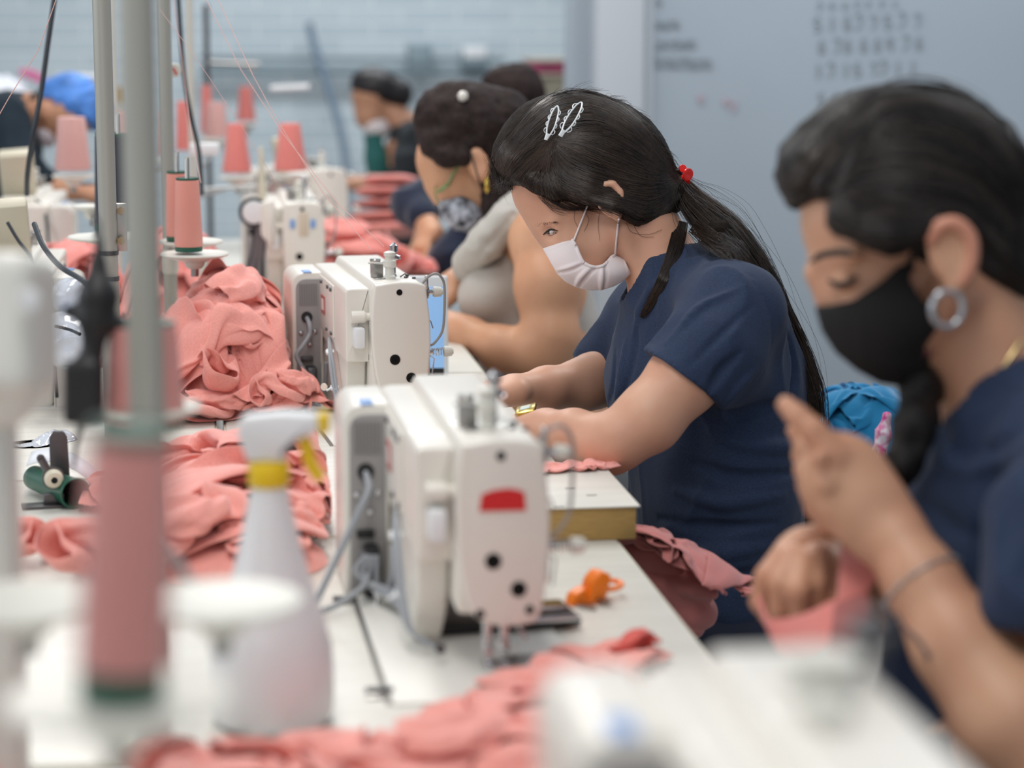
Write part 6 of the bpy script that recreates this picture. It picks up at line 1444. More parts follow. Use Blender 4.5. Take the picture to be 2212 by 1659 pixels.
-2,-6,1,0,3,5,-5,1,1,5,-2,-8,0,0,1,0,1,-3,6,2,-2,0,-1,-3,4,-8,3,-2,1,2,-3,0,0,0,-1,5,-3,1,1,1,-2,-1,1,1,3,-1,
-8,6,0,-5,2,2,0,-1,-3,5,0,-3,0,-4,3,0,-1,5,4,-1,-2,-1,1,1,-6,-2,0,1,-1,2,-3,0,4,-3,3,-2,-2,1,0,0,3,-3,1,2,2,0,
7,-10,-6,1,2,-1,6,-1,1,-3,-2,0,2,-2,0,0,4,3,-2,0,1,-3,-4,-1,1,-1,1,1,6,-5,-4,4,-3,2,-4,-1,4,3,-2,-2,0,7,5,-6,0,2,
8,-5,-2,-5,2,-3,1,2,0,1,-2,-1,1,-2,-1,4,-4,0,2,0,4,-3,-4,1,0,0,1,6,-8,-1,7,-6,0,-2,0,0,2,0,-1,2,-1,2,0,5,-2,1,
-4,9,-2,-5,-1,-5,5,-5,1,2,2,-1,1,-1,-2,0,2,-2,1,2,1,-1,3,-3,-3,4,1,-3,-3,1,1,-2,-1,1,-1,4,0,0,1,-3,-3,4,1,0,2,0,
-9,2,2,6,-3,-4,-2,2,1,2,-2,2,-2,-1,3,-3,3,0,-1,1,0,0,-5,3,-1,4,-3,-3,8,-7,-1,4,-3,-1,2,1,-2,0,1,0,2,-3,1,1,0,0,
-10,2,3,4,-6,-1,1,9,3,-9,2,-1,-2,8,2,-2,-9,3,2,-3,-1,3,0,1,-3,2,2,-2,-5,3,-5,4,-2,2,5,-4,-6,8,4,-1,-7,7,-5,-2,1,-3,
182,-6,-7,-12,-11,-9,-7,-2,5,6,2,-12,-3,-2,-5,-11,-12,-13,-3,-14,-13,-11,-3,-1,-4,5,-1,-3,3,4,7,5,4,3,5,6,3,2,-2,-2,1,2,-7,1,10,12,
2,3,0,3,-3,-5,3,-2,-1,-3,3,2,3,-1,-2,1,0,3,-4,4,1,-1,-4,0,4,-6,3,7,0,0,-1,0,0,-1,-1,1,1,-2,0,2,-1,-1,1,-8,-3,1,
6,-2,-1,1,2,1,-7,6,-1,-1,-10,10,2,1,-5,2,0,4,-4,-1,3,0,0,-1,3,-1,2,0,0,0,-1,-1,2,0,1,-2,-3,-1,0,5,2,-6,3,0,-8,-5,
6,-1,4,-4,0,1,-1,-5,-2,6,-1,2,2,-8,4,4,-1,-1,1,0,-4,7,-1,-2,0,3,-2,1,0,0,0,0,-2,3,-1,-5,0,-1,6,1,-10,7,-3,7,-3,-7,
7,0,-3,2,0,0,3,-3,-2,-4,5,-1,-2,3,-2,-3,6,1,-3,1,5,-1,0,0,-4,4,-1,-3,2,0,-1,1,1,1,-3,3,-5,2,1,-4,8,-3,1,-4,0,2,
8,-1,-1,1,1,-1,-4,2,0,-6,10,-8,2,-2,0,0,6,-2,3,0,2,-3,2,0,-2,1,0,-1,-2,3,0,-1,0,1,0,-5,1,2,1,-1,3,-3,2,-3,2,-1,
4,4,1,-1,-2,1,2,-4,0,4,-11,10,-9,4,3,1,-1,0,-2,1,3,-2,1,0,0,-2,2,1,0,-1,2,-2,-1,-6,5,0,4,-4,-1,5,-1,2,-3,3,-3,-4,
7,2,-3,-2,-1,1,0,4,-1,-2,4,-6,5,-3,-1,2,1,-3,2,0,-6,6,-6,1,7,1,0,-1,-1,-2,0,1,-4,6,-5,2,3,-3,-1,0,6,-1,1,-1,1,0,
4,-4,1,0,1,-1,-2,3,4,2,-3,1,-7,4,4,1,-4,-1,2,0,1,-6,4,1,-1,5,0,1,-1,-2,-3,2,0,-1,-1,7,-6,2,-3,-4,0,8,-2,4,-1,0,
-4,-1,2,3,1,1,-1,-4,1,4,1,2,3,0,0,0,-2,1,-1,-1,-3,0,1,-1,-1,4,5,-1,0,1,-1,-4,1,-3,1,3,-3,-3,-2,3,2,2,3,-1,2,-3,
-6,2,1,0,2,-1,1,-3,-3,2,1,3,8,-4,3,-3,4,-1,-1,-1,-1,0,-5,4,2,-3,5,3,-2,2,-4,-1,3,-5,4,-12,6,2,-1,0,1,3,3,0,1,-1,
-5,-3,0,3,3,0,7,-2,-2,-3,2,-1,1,7,-3,1,-2,2,-3,2,1,0,-1,-4,2,0,0,6,1,-4,-4,8,-2,0,-3,3,-7,-3,2,1,1,-1,7,1,0,-3,
-8,1,2,-1,4,1,-1,10,-2,-4,8,-4,-11,2,4,6,-1,-2,0,-2,2,0,2,1,-1,-6,1,4,5,-5,2,-2,2,1,-3,-2,-7,4,1,-4,1,2,4,-1,5,0,
-8,2,1,0,0,1,3,1,4,-2,2,0,3,0,1,1,-5,1,1,0,-4,-1,4,1,-4,6,-8,-2,5,5,1,-4,1,-3,-1,-5,-1,4,3,-1,-4,1,-5,5,0,10,
-8,3,-2,2,4,-2,-1,-7,3,11,-7,8,5,-1,-1,-4,0,-1,-1,2,-1,0,-5,2,6,-1,2,-6,-2,6,5,0,-7,3,-4,-5,4,-3,-3,4,-2,-3,3,9,3,-2,
-8,0,1,3,-3,7,-1,2,-4,-1,-4,1,4,1,0,-1,-1,-2,1,2,4,0,2,-4,4,-4,3,2,-4,5,5,-4,1,-3,-6,-1,-1,-2,1,2,-4,1,5,1,3,2,
-5,-5,3,-2,0,3,-1,5,1,-4,4,-4,-4,0,1,2,0,2,-2,-1,1,0,1,5,-3,2,1,4,2,-2,4,-2,-5,0,-1,0,2,5,-5,-10,6,-3,1,-1,4,-1,
-7,-1,0,1,-2,2,3,-2,-1,1,-4,3,-2,3,-2,2,0,2,0,-4,0,2,2,-4,0,6,1,-2,5,-2,2,2,-2,-6,1,0,1,-4,0,2,-6,5,-1,3,-3,9,
-9,4,-3,2,-2,-2,3,-1,3,-3,8,-5,4,-6,3,-4,3,2,1,-2,-3,2,5,3,-7,1,-1,1,3,0,-4,0,2,-2,-1,1,-2,-1,1,1,2,-2,0,-1,3,3,
-4,-4,2,-2,2,-2,4,-4,-1,4,-4,2,-2,2,-2,0,1,1,2,2,-1,0,-2,-1,3,0,1,1,0,3,-4,0,-4,1,1,-1,-2,-1,1,4,4,0,-2,-1,-3,-3,
-7,0,2,-5,1,6,-2,4,-3,-1,-4,2,-2,1,-1,1,4,-1,-3,1,3,-1,0,-2,5,-2,1,0,0,-1,4,-6,-1,1,5,0,-2,-5,-1,-1,1,2,2,1,2,-1,
-7,-2,1,2,-2,1,-1,7,1,-7,-2,1,-1,4,-3,3,-1,-1,1,-1,2,0,-1,4,-4,2,-1,2,-4,2,-1,2,0,-2,-2,2,1,0,1,3,2,-3,-4,-1,0,1,
-7,3,-2,3,-1,-4,0,-1,3,4,-6,0,3,-2,1,7,-6,-1,5,-1,-1,1,1,-5,1,-1,-1,-1,2,1,-5,5,2,-1,1,0,-1,2,-1,4,-3,1,-1,-4,-1,-1,
-7,5,-5,4,-2,4,0,-2,-3,0,1,-1,-1,-2,9,-2,-3,2,-3,1,-1,8,-5,5,-2,-8,2,0,2,-4,2,2,0,3,-3,-3,1,2,-1,-1,2,0,-2,1,-3,0,
-7,-1,4,-4,5,-7,8,4,-2,-8,2,0,0,-3,2,-1,3,-2,0,0,0,-2,5,1,2,-2,0,0,-1,1,1,-6,2,-1,0,1,4,0,-2,-2,3,-1,4,-5,-4,2,
-9,1,3,-3,1,5,-1,-4,1,3,-2,1,-2,3,-5,0,1,-2,0,4,-1,-3,1,0,2,7,-2,-2,-2,-2,-3,0,1,4,-2,1,1,3,4,-7,-2,-1,3,0,1,-5,
-8,1,-1,5,-1,0,-4,0,2,3,4,-10,2,2,-3,-2,2,3,-1,-1,5,-5,-1,0,1,-1,-1,0,1,-1,-1,1,0,1,1,-2,0,-1,2,5,-3,-1,0,5,-6,-2,
-9,2,-2,2,4,-5,1,0,-1,5,-1,-2,3,-4,-1,-2,3,2,1,-2,0,1,-1,-2,0,0,2,0,-3,0,-1,1,-1,2,0,3,-4,6,-1,-3,0,1,-2,0,0,4,
-6,-1,2,-1,-1,3,-1,-1,-2,0,2,8,-9,-1,0,2,-2,1,0,4,-4,2,-3,0,3,1,-2,2,-3,-1,5,-3,-1,-1,1,-1,4,-3,3,-1,-3,0,0,-1,1,4,
-9,4,-2,-1,2,0,-1,1,1,-3,3,-3,2,1,2,-5,-1,1,4,-3,2,1,5,-5,-2,-3,1,-1,4,-1,-1,2,0,0,-2,5,-2,-5,0,2,-2,3,-3,2,4,-7,
-3,-1,-3,-1,3,-3,2,-2,2,-1,-4,2,3,-1,-2,4,4,-6,-2,1,0,0,2,4,-6,0,0,2,-2,4,-6,3,-3,7,-1,-4,5,-4,-2,2,1,-2,0,-1,1,2,
2,-11,5,-1,-1,4,-5,-3,2,0,3,-5,3,5,-5,1,-2,2,0,-1,-1,4,-3,1,-1,3,-1,-3,4,-4,9,-4,6,-7,2,-3,1,9,-1,-7,-5,1,1,-1,3,6,
-10,2,-1,5,0,-2,1,1,-2,-3,0,2,3,-1,2,3,-7,2,-2,3,2,-7,3,0,0,-3,1,1,0,4,-2,1,7,-5,-3,4,-2,4,2,-4,-7,2,-2,1,3,-4,
-4,-4,-1,7,-3,-2,0,1,-2,3,-5,4,-2,3,9,-6,-1,-4,2,-1,0,0,-3,1,2,2,2,-1,-1,-1,-1,6,-2,-1,4,3,-2,-9,0,5,-4,-1,-1,3,0,4,
-8,7,-5,0,1,-2,3,-1,3,-3,2,1,-6,4,5,-6,0,-1,2,-3,-2,2,1,1,3,3,-3,-3,-1,3,1,-1,1,-2,3,-4,-1,4,1,-1,2,-2,2,0,1,1,
4,-7,-2,-4,1,7,-5,0,0,0,4,-6,5,-2,0,0,3,4,-6,1,-4,3,4,1,1,-2,-7,6,0,-4,-1,10,-5,2,1,1,-7,1,2,-2,8,-2,-2,0,-1,-2,
-4,5,-4,-3,-3,3,-1,0,-2,1,-1,5,-2,4,-1,-1,3,-3,2,-2,4,1,1,-1,3,-8,7,-2,0,1,2,-6,-4,8,-3,-1,4,-5,-4,10,2,-1,-3,0,-3,1,
6,-9,4,-7,2,3,-3,-2,-1,0,-2,5,2,-4,1,3,0,4,-3,1,3,4,-1,0,-5,6,-3,-3,-1,0,1,-3,0,-1,4,-2,5,-4,-3,2,6,-3,-1,-1,-1,-5,
2,1,-6,2,-3,-2,2,3,-1,-3,7,-6,3,-2,-2,6,0,2,0,3,2,-4,1,1,-3,-5,5,2,-5,2,3,-4,0,-3,-2,5,1,4,-2,-7,6,-2,3,-7,5,1,
0,-1,5,-4,-3,-5,2,-2,2,2,-1,1,1,2,5,-2,4,-6,4,3,0,0,-4,-2,5,-4,1,-1,-1,2,2,-4,0,2,-5,6,-4,-1,1,3,-2,3,2,-1,-6,0,
2,-1,-2,2,-6,-1,-1,6,3,-4,-8,7,-1,4,-4,6,-4,8,3,1,-6,-1,6,-3,2,-2,-4,-4,6,-2,2,-2,2,-5,4,-7,7,-1,-3,3,1,-2,4,1,-3,0,
1,2,0,-4,4,2,-8,-4,0,7,-1,-6,3,0,0,-1,8,2,0,-2,-1,2,-5,1,0,0,2,4,0,-1,-4,0,2,-3,2,0,0,2,3,-5,0,4,-6,6,0,-7,
-3,5,-1,-1,6,-9,1,1,1,-4,0,-1,2,-1,1,-3,4,-6,6,0,8,1,-1,0,-7,8,-4,-1,1,-2,-4,7,1,0,-1,-1,-2,2,0,2,-6,6,1,-4,1,2,
4,-6,0,4,-4,0,0,-3,1,-2,-2,6,-1,0,-1,1,-1,0,1,8,4,0,-5,3,-5,2,3,-8,2,3,2,0,-2,0,1,2,-2,2,1,-5,-1,1,2,0,2,0,
-1,5,-1,-5,0,1,3,-4,-2,-2,1,1,1,-2,1,5,0,4,4,0,1,-2,-2,-2,2,-4,2,1,-3,0,4,2,-5,2,-1,2,0,1,0,-2,0,-1,2,-1,-1,3,
-2,2,4,-3,-1,2,4,-3,-1,-1,5,-7,-3,4,-3,-3,8,4,-4,5,0,-4,5,-2,3,-2,-4,3,-3,3,-2,-4,6,-1,3,-3,-3,-3,-2,5,-3,0,3,1,1,-2,
3,2,-1,0,6,-1,12,15,1,-6,-12,4,-13,2,2,-4,-5,-2,3,2,-6,9,1,-5,-3,-1,0,4,-4,2,3,1,2,8,9,3,-8,-6,-5,-4,-2,8,-9,1,-1,1,
7,-1,-2,-4,-4,-2,1,-4,4,4,8,-14,10,-6,1,-2,8,-3,4,-8,11,-4,-4,0,5,0,-5,-1,2,-3,5,0,0,0,-7,0,5,-3,-2,0,2,0,6,2,-6,-4,
0,5,2,0,-7,2,-6,-3,1,5,-2,1,-2,8,-8,9,-3,-1,-5,4,2,1,3,0,-5,-6,7,-6,2,4,-7,6,3,-6,3,-2,-3,3,-1,2,-3,2,6,-2,0,-2,
-6,4,2,1,2,0,0,-5,-3,-2,-2,6,1,-5,8,3,-7,6,-6,4,-4,5,3,1,-9,5,-2,1,3,-2,-4,-4,0,2,0,-2,4,1,3,-1,3,-6,-4,5,5,-4,
3,-4,-5,4,2,-4,1,2,-1,-5,5,-4,2,3,3,-11,9,1,6,-8,4,-1,-4,0,5,-6,5,4,-8,-2,7,-1,-4,3,-5,6,-6,8,4,-3,-8,-1,5,-4,2,1,
3,-5,1,-6,3,8,-8,7,0,1,-4,6,0,3,-7,-5,7,-6,2,0,1,1,-2,1,-3,8,-7,-3,7,1,-3,-2,5,-9,4,-7,10,-4,3,-1,3,-6,2,-6,6,1,
-6,8,-2,6,2,-6,3,-8,-2,2,-3,6,4,0,-4,0,-2,1,-3,9,-1,-3,1,-3,3,-9,7,1,0,-4,2,-1,0,-1,-2,7,-5,-3,1,6,-5,4,-6,5,-2,0,
1,-1,7,0,-4,2,0,-5,-2,-2,1,-2,4,-6,0,10,-1,1,-2,2,-5,3,2,2,-4,0,-3,4,-5,7,1,-3,1,0,-5,-5,2,5,0,0,4,-3,-2,2,-1,0,
5,0,3,1,-1,1,-2,0,-2,-6,7,-8,-5,0,6,2,2,4,-4,-8,8,-5,-2,3,3,1,-6,1,1,1,-5,9,-5,2,-1,-1,0,-1,0,6,2,-4,2,-3,0,0,
3,0,2,3,2,-1,-3,-6,1,5,-4,3,-6,1,2,-3,0,1,-5,5,-2,0,1,-1,0,7,-3,-5,6,-2,1,-2,4,0,-1,0,0,2,3,-1,-4,2,-3,-2,2,-1,
2,2,1,0,1,1,-1,-2,-2,1,5,-4,0,1,-4,0,0,-7,12,-1,-1,-5,5,-2,0,-6,9,-7,-1,5,-6,9,-2,-8,9,-3,3,0,0,-2,3,-1,-3,-1,-2,1,
4,-7,-2,5,1,0,-5,4,1,-1,-3,8,0,-2,2,-8,1,1,-6,9,-5,1,1,1,-2,6,-4,4,-7,-2,10,-4,-3,5,-8,11,-4,0,1,0,5,-3,-2,-1,-5,5,
1,2,-1,-9,4,1,3,-3,1,0,3,0,5,1,-6,-2,-4,-1,6,-1,7,-2,-4,-1,6,-3,-2,4,-3,-4,-5,1,7,-3,7,1,-7,1,-1,4,1,2,2,-5,-1,1,
3,2,1,-1,-3,4,-4,3,1,1,0,-2,1,-4,-1,1,-7,6,4,-1,-6,7,-4,0,6,-2,-4,-5,9,-7,2,3,-7,9,0,-9,8,-3,-2,5,2,1,-4,5,-2,-4,
4,2,-2,3,1,-7,3,-4,-1,8,-2,0,-2,-3,0,7,-1,0,-1,2,1,-3,-2,1,-3,9,-3,0,-6,5,-6,-2,-2,2,1,4,-3,5,2,-5,2,-5,4,1,-2,3,
4,0,0,3,-1,2,-6,-4,-1,-2,7,0,3,1,2,1,-1,-6,1,1,6,-8,-2,0,-5,7,4,-6,7,-6,-1,2,2,-2,-1,-6,8,1,-2,-5,1,2,8,-1,0,0,
8,-9,5,-3,2,-6,3,3,-1,-2,7,0,-6,-1,5,3,-1,0,-8,-1,1,6,-1,-2,3,-12,5,9,-6,5,0,-5,5,2,-2,3,-8,-2,0,0,-5,11,1,-2,6,-5,
8,-5,-8,5,1,1,-3,1,0,-3,3,-4,1,5,1,5,-1,-5,1,-5,0,2,0,-1,1,1,3,-2,0,1,6,-2,-3,1,-2,-1,-2,-2,0,1,6,0,-1,4,-1,1,
1,6,-7,-7,3,7,0,-2,-1,0,-6,1,-2,7,6,-1,-4,4,3,-6,-6,-2,10,2,-1,4,-4,-2,4,2,-1,-6,5,-9,-1,7,-4,-5,-1,5,4,1,1,0,2,1,
-6,8,4,-9,-2,2,2,1,1,3,-1,-7,1,0,4,2,-1,-5,4,7,-8,-1,-1,0,3,-4,6,5,-3,1,-4,3,-7,6,-2,-6,2,4,-2,-1,-1,5,1,0,-3,-3,
3,-8,2,4,-3,-7,2,1,2,0,4,-1,0,0,3,2,-2,3,-10,1,12,-7,-8,4,5,5,0,1,0,-5,7,-4,-9,-1,9,-6,4,-4,1,3,2,-1,1,3,-1,-1,
7,-9,-5,12,-5,-7,5,-3,0,6,-4,2,4,-1,-7,4,4,3,0,-7,-3,1,4,3,1,-1,1,-2,-6,7,3,-4,4,-3,-2,0,3,-1,-1,-4,-7,4,2,0,6,2,
6,-1,-5,-6,1,1,-1,10,0,-8,-2,5,-1,-4,4,-8,11,4,1,1,-13,1,1,0,1,2,-1,-4,-1,-1,6,6,1,1,-4,2,0,-2,-1,-5,1,-4,2,6,2,2,
7,-2,0,-10,-2,0,-2,3,3,6,-11,7,-1,2,-1,6,-4,-7,9,-2,1,-8,-2,-1,-1,7,-4,0,5,-1,0,6,2,-3,2,1,0,-4,-1,0,-2,-2,3,-1,5,2,
4,-1,-1,2,-11,6,-4,-2,1,4,8,-9,3,3,1,1,-7,-1,-2,5,-1,-2,0,0,-3,-5,2,2,2,8,0,-1,1,1,-4,-5,2,9,-2,-5,-5,2,-4,7,2,5,
2,-3,-1,1,-1,-6,6,-3,1,6,-1,5,-7,5,-1,2,1,-1,-8,-2,1,2,0,2,-1,-1,-6,0,5,1,3,-4,3,5,-1,0,0,0,2,-9,4,0,-4,-1,-2,10,
0,0,0,-7,4,-5,9,5,-1,-11,11,-2,0,-5,1,0,3,1,-1,-4,-5,4,5,-2,-2,-4,3,4,1,-1,-1,-3,1,7,0,2,-2,-7,-2,10,-6,3,-4,-6,5,-1,
-1,1,0,-2,-4,6,-1,2,3,-5,-7,6,11,-6,-3,1,3,-2,-2,-1,3,-1,-6,0,1,1,2,3,-3,1,0,1,-1,3,1,0,-5,3,-1,-4,2,0,2,-7,2,-4,
-4,1,1,0,3,6,-13,1,1,2,-1,7,0,0,-3,-3,6,-2,0,-6,6,3,-5,-4,2,-4,2,-3,8,-1,-6,7,1,-1,4,-2,-5,4,0,3,-7,1,-4,0,0,0,
-3,1,-2,4,-1,-1,0,-2,3,2,4,-5,-5,3,4,2,-3,1,-4,2,-6,5,8,-1,-4,-1,2,-4,-1,3,6,-13,4,-5,5,0,4,-5,1,2,-2,-2,1,-2,-2,5,
-9,4,5,-2,0,-1,1,3,-6,4,0,3,-5,-2,3,-2,7,1,-1,-4,5,-2,4,0,-3,3,-7,1,2,-4,2,4,-5,3,-5,2,3,2,-2,-4,0,0,2,-3,-1,-1,
-3,2,-4,2,4,-8,11,-2,3,-5,0,0,-1,7,-4,0,0,1,0,0,-3,7,-5,-2,-2,-4,0,6,-3,1,-5,12,1,2,-6,2,-1,0,-1,-2,1,1,-1,-1,-3,-4,
4,-4,-1,1,3,-1,0,-3,1,4,-8,-1,5,3,-2,2,-4,0,4,5,-1,-6,-1,0,-3,1,3,0,1,1,2,-3,3,-2,4,-2,-4,-1,2,4,-1,-5,-4,5,-5,2,
-6,6,2,5,-3,2,-8,-1,-2,-1,3,-1,6,1,-1,-1,-4,5,5,-5,4,-2,-6,1,7,0,-1,-3,0,2,1,1,-4,-8,6,-3,3,1,0,1,3,-3,-6,1,2,-5,
0,-2,6,-1,-3,7,-3,-4,-6,0,8,2,0,-9,3,-3,3,4,-5,5,0,-3,7,3,-1,-4,0,1,2,-4,-1,1,-3,-2,-2,8,0,2,-2,-1,-2,0,-2,-2,-2,1,
0,-1,4,-4,5,-3,1,0,-2,0,-5,0,4,5,-6,-4,3,-4,5,-2,2,8,4,-1,-2,2,-5,0,-1,1,-2,0,8,-5,-11,10,3,-4,3,-3,-1,-1,6,-2,-6,-9,
4,-3,0,3,-2,-2,-1,1,1,-2,1,2,1,-6,-2,-1,-2,8,0,7,3,0,-1,0,-1,-4,0,2,-3,-5,3,5,-4,-4,5,-4,2,-4,1,4,1,-6,-1,5,-4,11,
-3,6,-1,0,-3,5,1,-3,-1,-1,3,-3,3,-7,-1,-3,7,1,4,5,0,-7,-1,2,-2,0,-3,4,3,0,-4,2,-1,-3,-1,-4,5,8,-1,-4,5,-7,-5,0,11,1,
4,1,0,-5,2,2,0,5,-1,-8,-2,3,-4,-1,1,6,-4,6,2,0,-4,2,-3,-4,-1,-2,6,1,3,-1,-3,0,0,1,-5,8,2,-10,0,2,4,-3,0,6,-3,-7,
-3,2,0,2,4,1,1,-2,0,2,-8,1,-4,-2,5,3,3,0,2,-6,-7,5,-1,-3,6,-1,3,-3,2,1,-1,-1,-1,-1,4,0,-2,2,-4,3,-3,3,2,1,0,1,
0,3,1,-4,4,3,-2,-1,1,2,-6,-6,-2,4,5,3,-2,0,-4,2,6,-2,0,1,-5,-1,5,-1,-2,4,-5,-1,-5,8,-1,-5,2,3,3,-3,0,1,2,-1,4,-8,
6,1,-4,3,1,-2,3,-3,1,-4,4,-8,-2,10,0,0,0,-5,6,-1,3,-6,-7,-1,6,3,-3,3,-7,0,7,-8,4,6,-5,-2,3,-4,0,3,4,-1,1,-7,2,6,
6,0,-2,4,-2,1,-3,1,-1,2,-2,-1,5,0,-1,-1,-1,-1,1,0,2,-5,-3,2,1,-3,8,-2,1,-6,-5,5,4,-5,1,2,-3,6,0,-2,-9,6,2,6,-6,2,
6,1,2,-1,0,-5,2,-1,-1,0,0,6,-1,1,-1,-1,-1,-1,0,2,-5,-1,3,1,-4,5,-7,6,-4,0,-5,3,2,2,-1,4,-3,-7,5,0,-5,2,8,-5,2,-5,
-3,6,5,2,-4,-7,1,6,0,0,1,0,0,-2,3,0,-4,4,-9,-1,2,1,-1,0,-1,5,2,-2,3,-8,-1,0,-4,5,3,0,-1,-3,-1,4,3,-1,-1,3,-7,7,
-2,3,6,2,-5,-3,-1,1,1,5,-2,3,-1,0,-2,0,2,0,-1,-4,-6,9,-4,1,-5,-3,4,0,6,1,-4,-6,5,-6,7,4,-5,5,-1,1,-4,6,0,-9,8,-11]),
 (50, [
49,8,9,16,7,3,11,5,8,16,10,-2,-4,-3,-2,2,13,15,13,5,-1,-1,11,9,17,7,6,15,17,19,12,17,13,8,19,10,8,9,15,16,12,16,17,11,10,12,15,12,15,16,
7,-2,-2,-8,0,2,0,-1,5,-4,-4,1,4,-2,-4,4,2,-1,-2,0,5,6,-4,2,-8,2,4,-2,1,-1,-1,1,-3,5,-5,-2,2,0,0,1,0,1,-3,0,0,2,-1,0,-1,0,
7,-1,0,-11,-1,1,-1,4,-5,4,-3,-1,2,3,-1,3,-3,2,0,-3,3,5,-1,1,-2,-2,-3,2,0,-1,0,-1,6,-1,-3,0,-3,1,2,-1,-1,-1,-2,3,2,-3,0,1,-1,-1,
-1,1,-5,0,-3,5,-1,1,-2,-1,6,-5,-2,1,9,0,2,-1,-5,3,-2,0,1,-1,2,-2,-4,1,0,1,1,3,-3,-2,4,-2,-2,7,-4,0,1,3,-3,0,5,-2,-7,-1,0,-1,
-8,1,1,1,3,-5,0,3,6,-3,-1,1,-6,6,5,-4,0,-1,4,0,1,-1,1,-2,-6,-2,4,1,0,0,-2,-2,1,4,-2,1,-1,1,2,-2,0,-3,8,0,-3,-2,-1,-4,1,0,
-2,-7,2,9,2,0,-10,0,1,2,2,-6,4,2,1,1,0,-5,1,3,0,2,0,-2,2,3,1,-7,1,1,-2,-7,4,3,1,-1,3,-4,0,3,0,-1,0,2,-2,-5,4,0,-2,-4,
-3,7,-9,-2,9,0,3,-8,-1,1,-1,7,1,-1,-1,1,-5,2,-6,2,3,5,-1,4,-5,-1,4,0,-6,-2,2,1,-1,1,-3,5,8,-6,-2,-1,-1,1,-1,-6,3,-2,0,3,-4,-1,
-2,-2,6,0,-6,5,3,3,-9,0,1,1,5,-4,-3,3,-3,0,5,-3,0,-2,3,-3,6,0,4,-1,-3,-3,0,3,-2,-4,4,-1,2,4,0,-9,2,1,-4,2,-6,3,-1,-2,1,-2,
-4,-4,5,5,2,-3,3,-11,4,0,0,1,-7,6,6,-7,0,2,1,4,2,-4,2,2,1,1,-3,4,-2,-3,-1,1,0,1,-5,0,-2,6,1,-3,-1,1,2,0,-8,-1,2,-2,-2,0,
-8,3,1,-1,-1,6,1,0,-4,-2,-1,0,6,4,-2,2,-6,1,1,3,-3,6,-3,-1,2,2,0,-2,4,-4,-1,-1,0,1,0,-5,0,-1,0,5,-3,-1,1,-3,1,-2,0,-2,0,0,
-8,2,0,-1,0,-2,2,11,0,-8,2,3,3,-4,1,-3,1,-1,0,0,1,0,6,-1,-4,2,0,3,-3,3,-2,0,1,-1,3,-4,-3,-1,-4,3,2,0,-3,0,-2,1,-3,3,0,-3,
-1,-4,2,2,2,1,-10,6,3,0,0,6,-5,-1,2,1,1,-4,-1,3,-1,-1,1,-3,1,-1,-3,2,5,0,1,-2,0,-4,-6,5,5,0,1,0,-1,-2,-5,-2,4,0,0,0,-3,-1,
-2,4,-3,1,-1,-2,3,-6,3,6,-1,0,2,-2,0,3,1,-4,2,-3,1,-1,-6,4,-1,0,1,-4,1,3,1,0,-3,-5,1,4,-2,1,3,1,0,-9,4,0,1,-2,3,-3,-2,4,
7,-1,1,-4,-9,2,7,-5,-1,4,-3,2,1,5,-5,1,3,2,-4,-1,-2,-6,4,2,3,-5,-1,0,-1,0,3,3,-4,-5,7,0,-1,-3,-1,1,1,2,-6,5,0,-2,1,-2,4,-6,
4,3,-2,0,-4,-4,-4,8,2,-5,2,6,2,-3,0,-4,3,3,0,-8,2,3,1,1,0,-4,1,-1,-6,3,1,1,-3,4,-1,-4,2,-3,0,0,-2,-2,4,-4,2,6,-6,2,-3,3,
7,1,-3,-6,9,-5,-5,0,-3,0,3,2,5,0,0,1,2,0,-7,1,-1,4,-2,0,2,-1,0,2,0,-5,-1,-4,1,7,-8,0,0,-2,0,1,-3,1,7,3,-9,6,3,-4,-6,1,
-3,4,5,2,-3,-2,3,-3,-5,2,0,-3,-1,-2,5,-3,6,3,0,-4,-1,1,2,3,-3,6,-4,-3,3,-5,0,-7,10,-3,0,0,-6,1,0,1,2,6,-1,-4,2,-1,-2,-4,5,4,
-2,-3,4,6,0,1,0,1,0,-4,-3,-1,5,0,-7,8,-5,-3,-4,3,3,-3,1,0,6,2,-6,1,-3,3,-2,1,-2,4,0,3,-7,-2,2,0,4,2,-5,-3,-2,4,-6,8,-2,6,
-5,1,0,2,4,-2,6,-1,3,-4,-1,-6,1,10,2,-7,2,-12,0,6,-2,1,0,-1,1,1,4,-1,0,-5,2,7,-11,-2,3,-4,9,-5,2,2,-2,-2,1,-4,5,-1,1,-6,10,1,
-4,0,-1,2,-1,7,-6,4,4,-1,-1,0,-6,-1,6,4,-7,-2,1,6,2,-1,-7,2,2,-2,4,-4,-3,3,0,2,-5,-1,6,1,-12,6,1,-1,-1,1,-4,4,5,1,-7,3,4,1,
0,-5,1,-3,2,-1,1,1,-2,9,-2,2,2,-7,0,3,-4,-3,8,1,1,1,-2,-4,1,3,-8,8,-5,2,0,-3,6,-5,4,-2,4,-3,-4,1,-1,-1,2,-3,2,-3,3,8,-1,-2,
-2,4,-4,2,-5,1,0,-4,3,2,5,0,-1,4,-6,-2,-3,6,4,-2,0,-1,4,3,-4,-2,-1,-7,10,-4,0,-3,2,6,-3,-7,-1,4,1,-2,3,-5,1,6,-4,0,5,-6,3,2,
-3,-1,7,2,-4,0,2,-3,4,-3,-1,1,-5,-2,1,2,2,4,1,0,-1,-6,2,1,-2,2,3,-6,-3,7,-1,3,-3,-4,1,2,1,3,-3,-2,-1,-1,0,2,-2,-3,0,6,2,1,
0,0,-3,0,6,-9,6,2,-3,-1,1,-4,3,3,-2,0,8,-2,-2,1,0,-1,-5,0,3,2,-5,4,-3,-1,1,-6,8,0,-5,7,3,-5,-4,0,-2,0,1,-4,3,2,-1,5,-1,0,
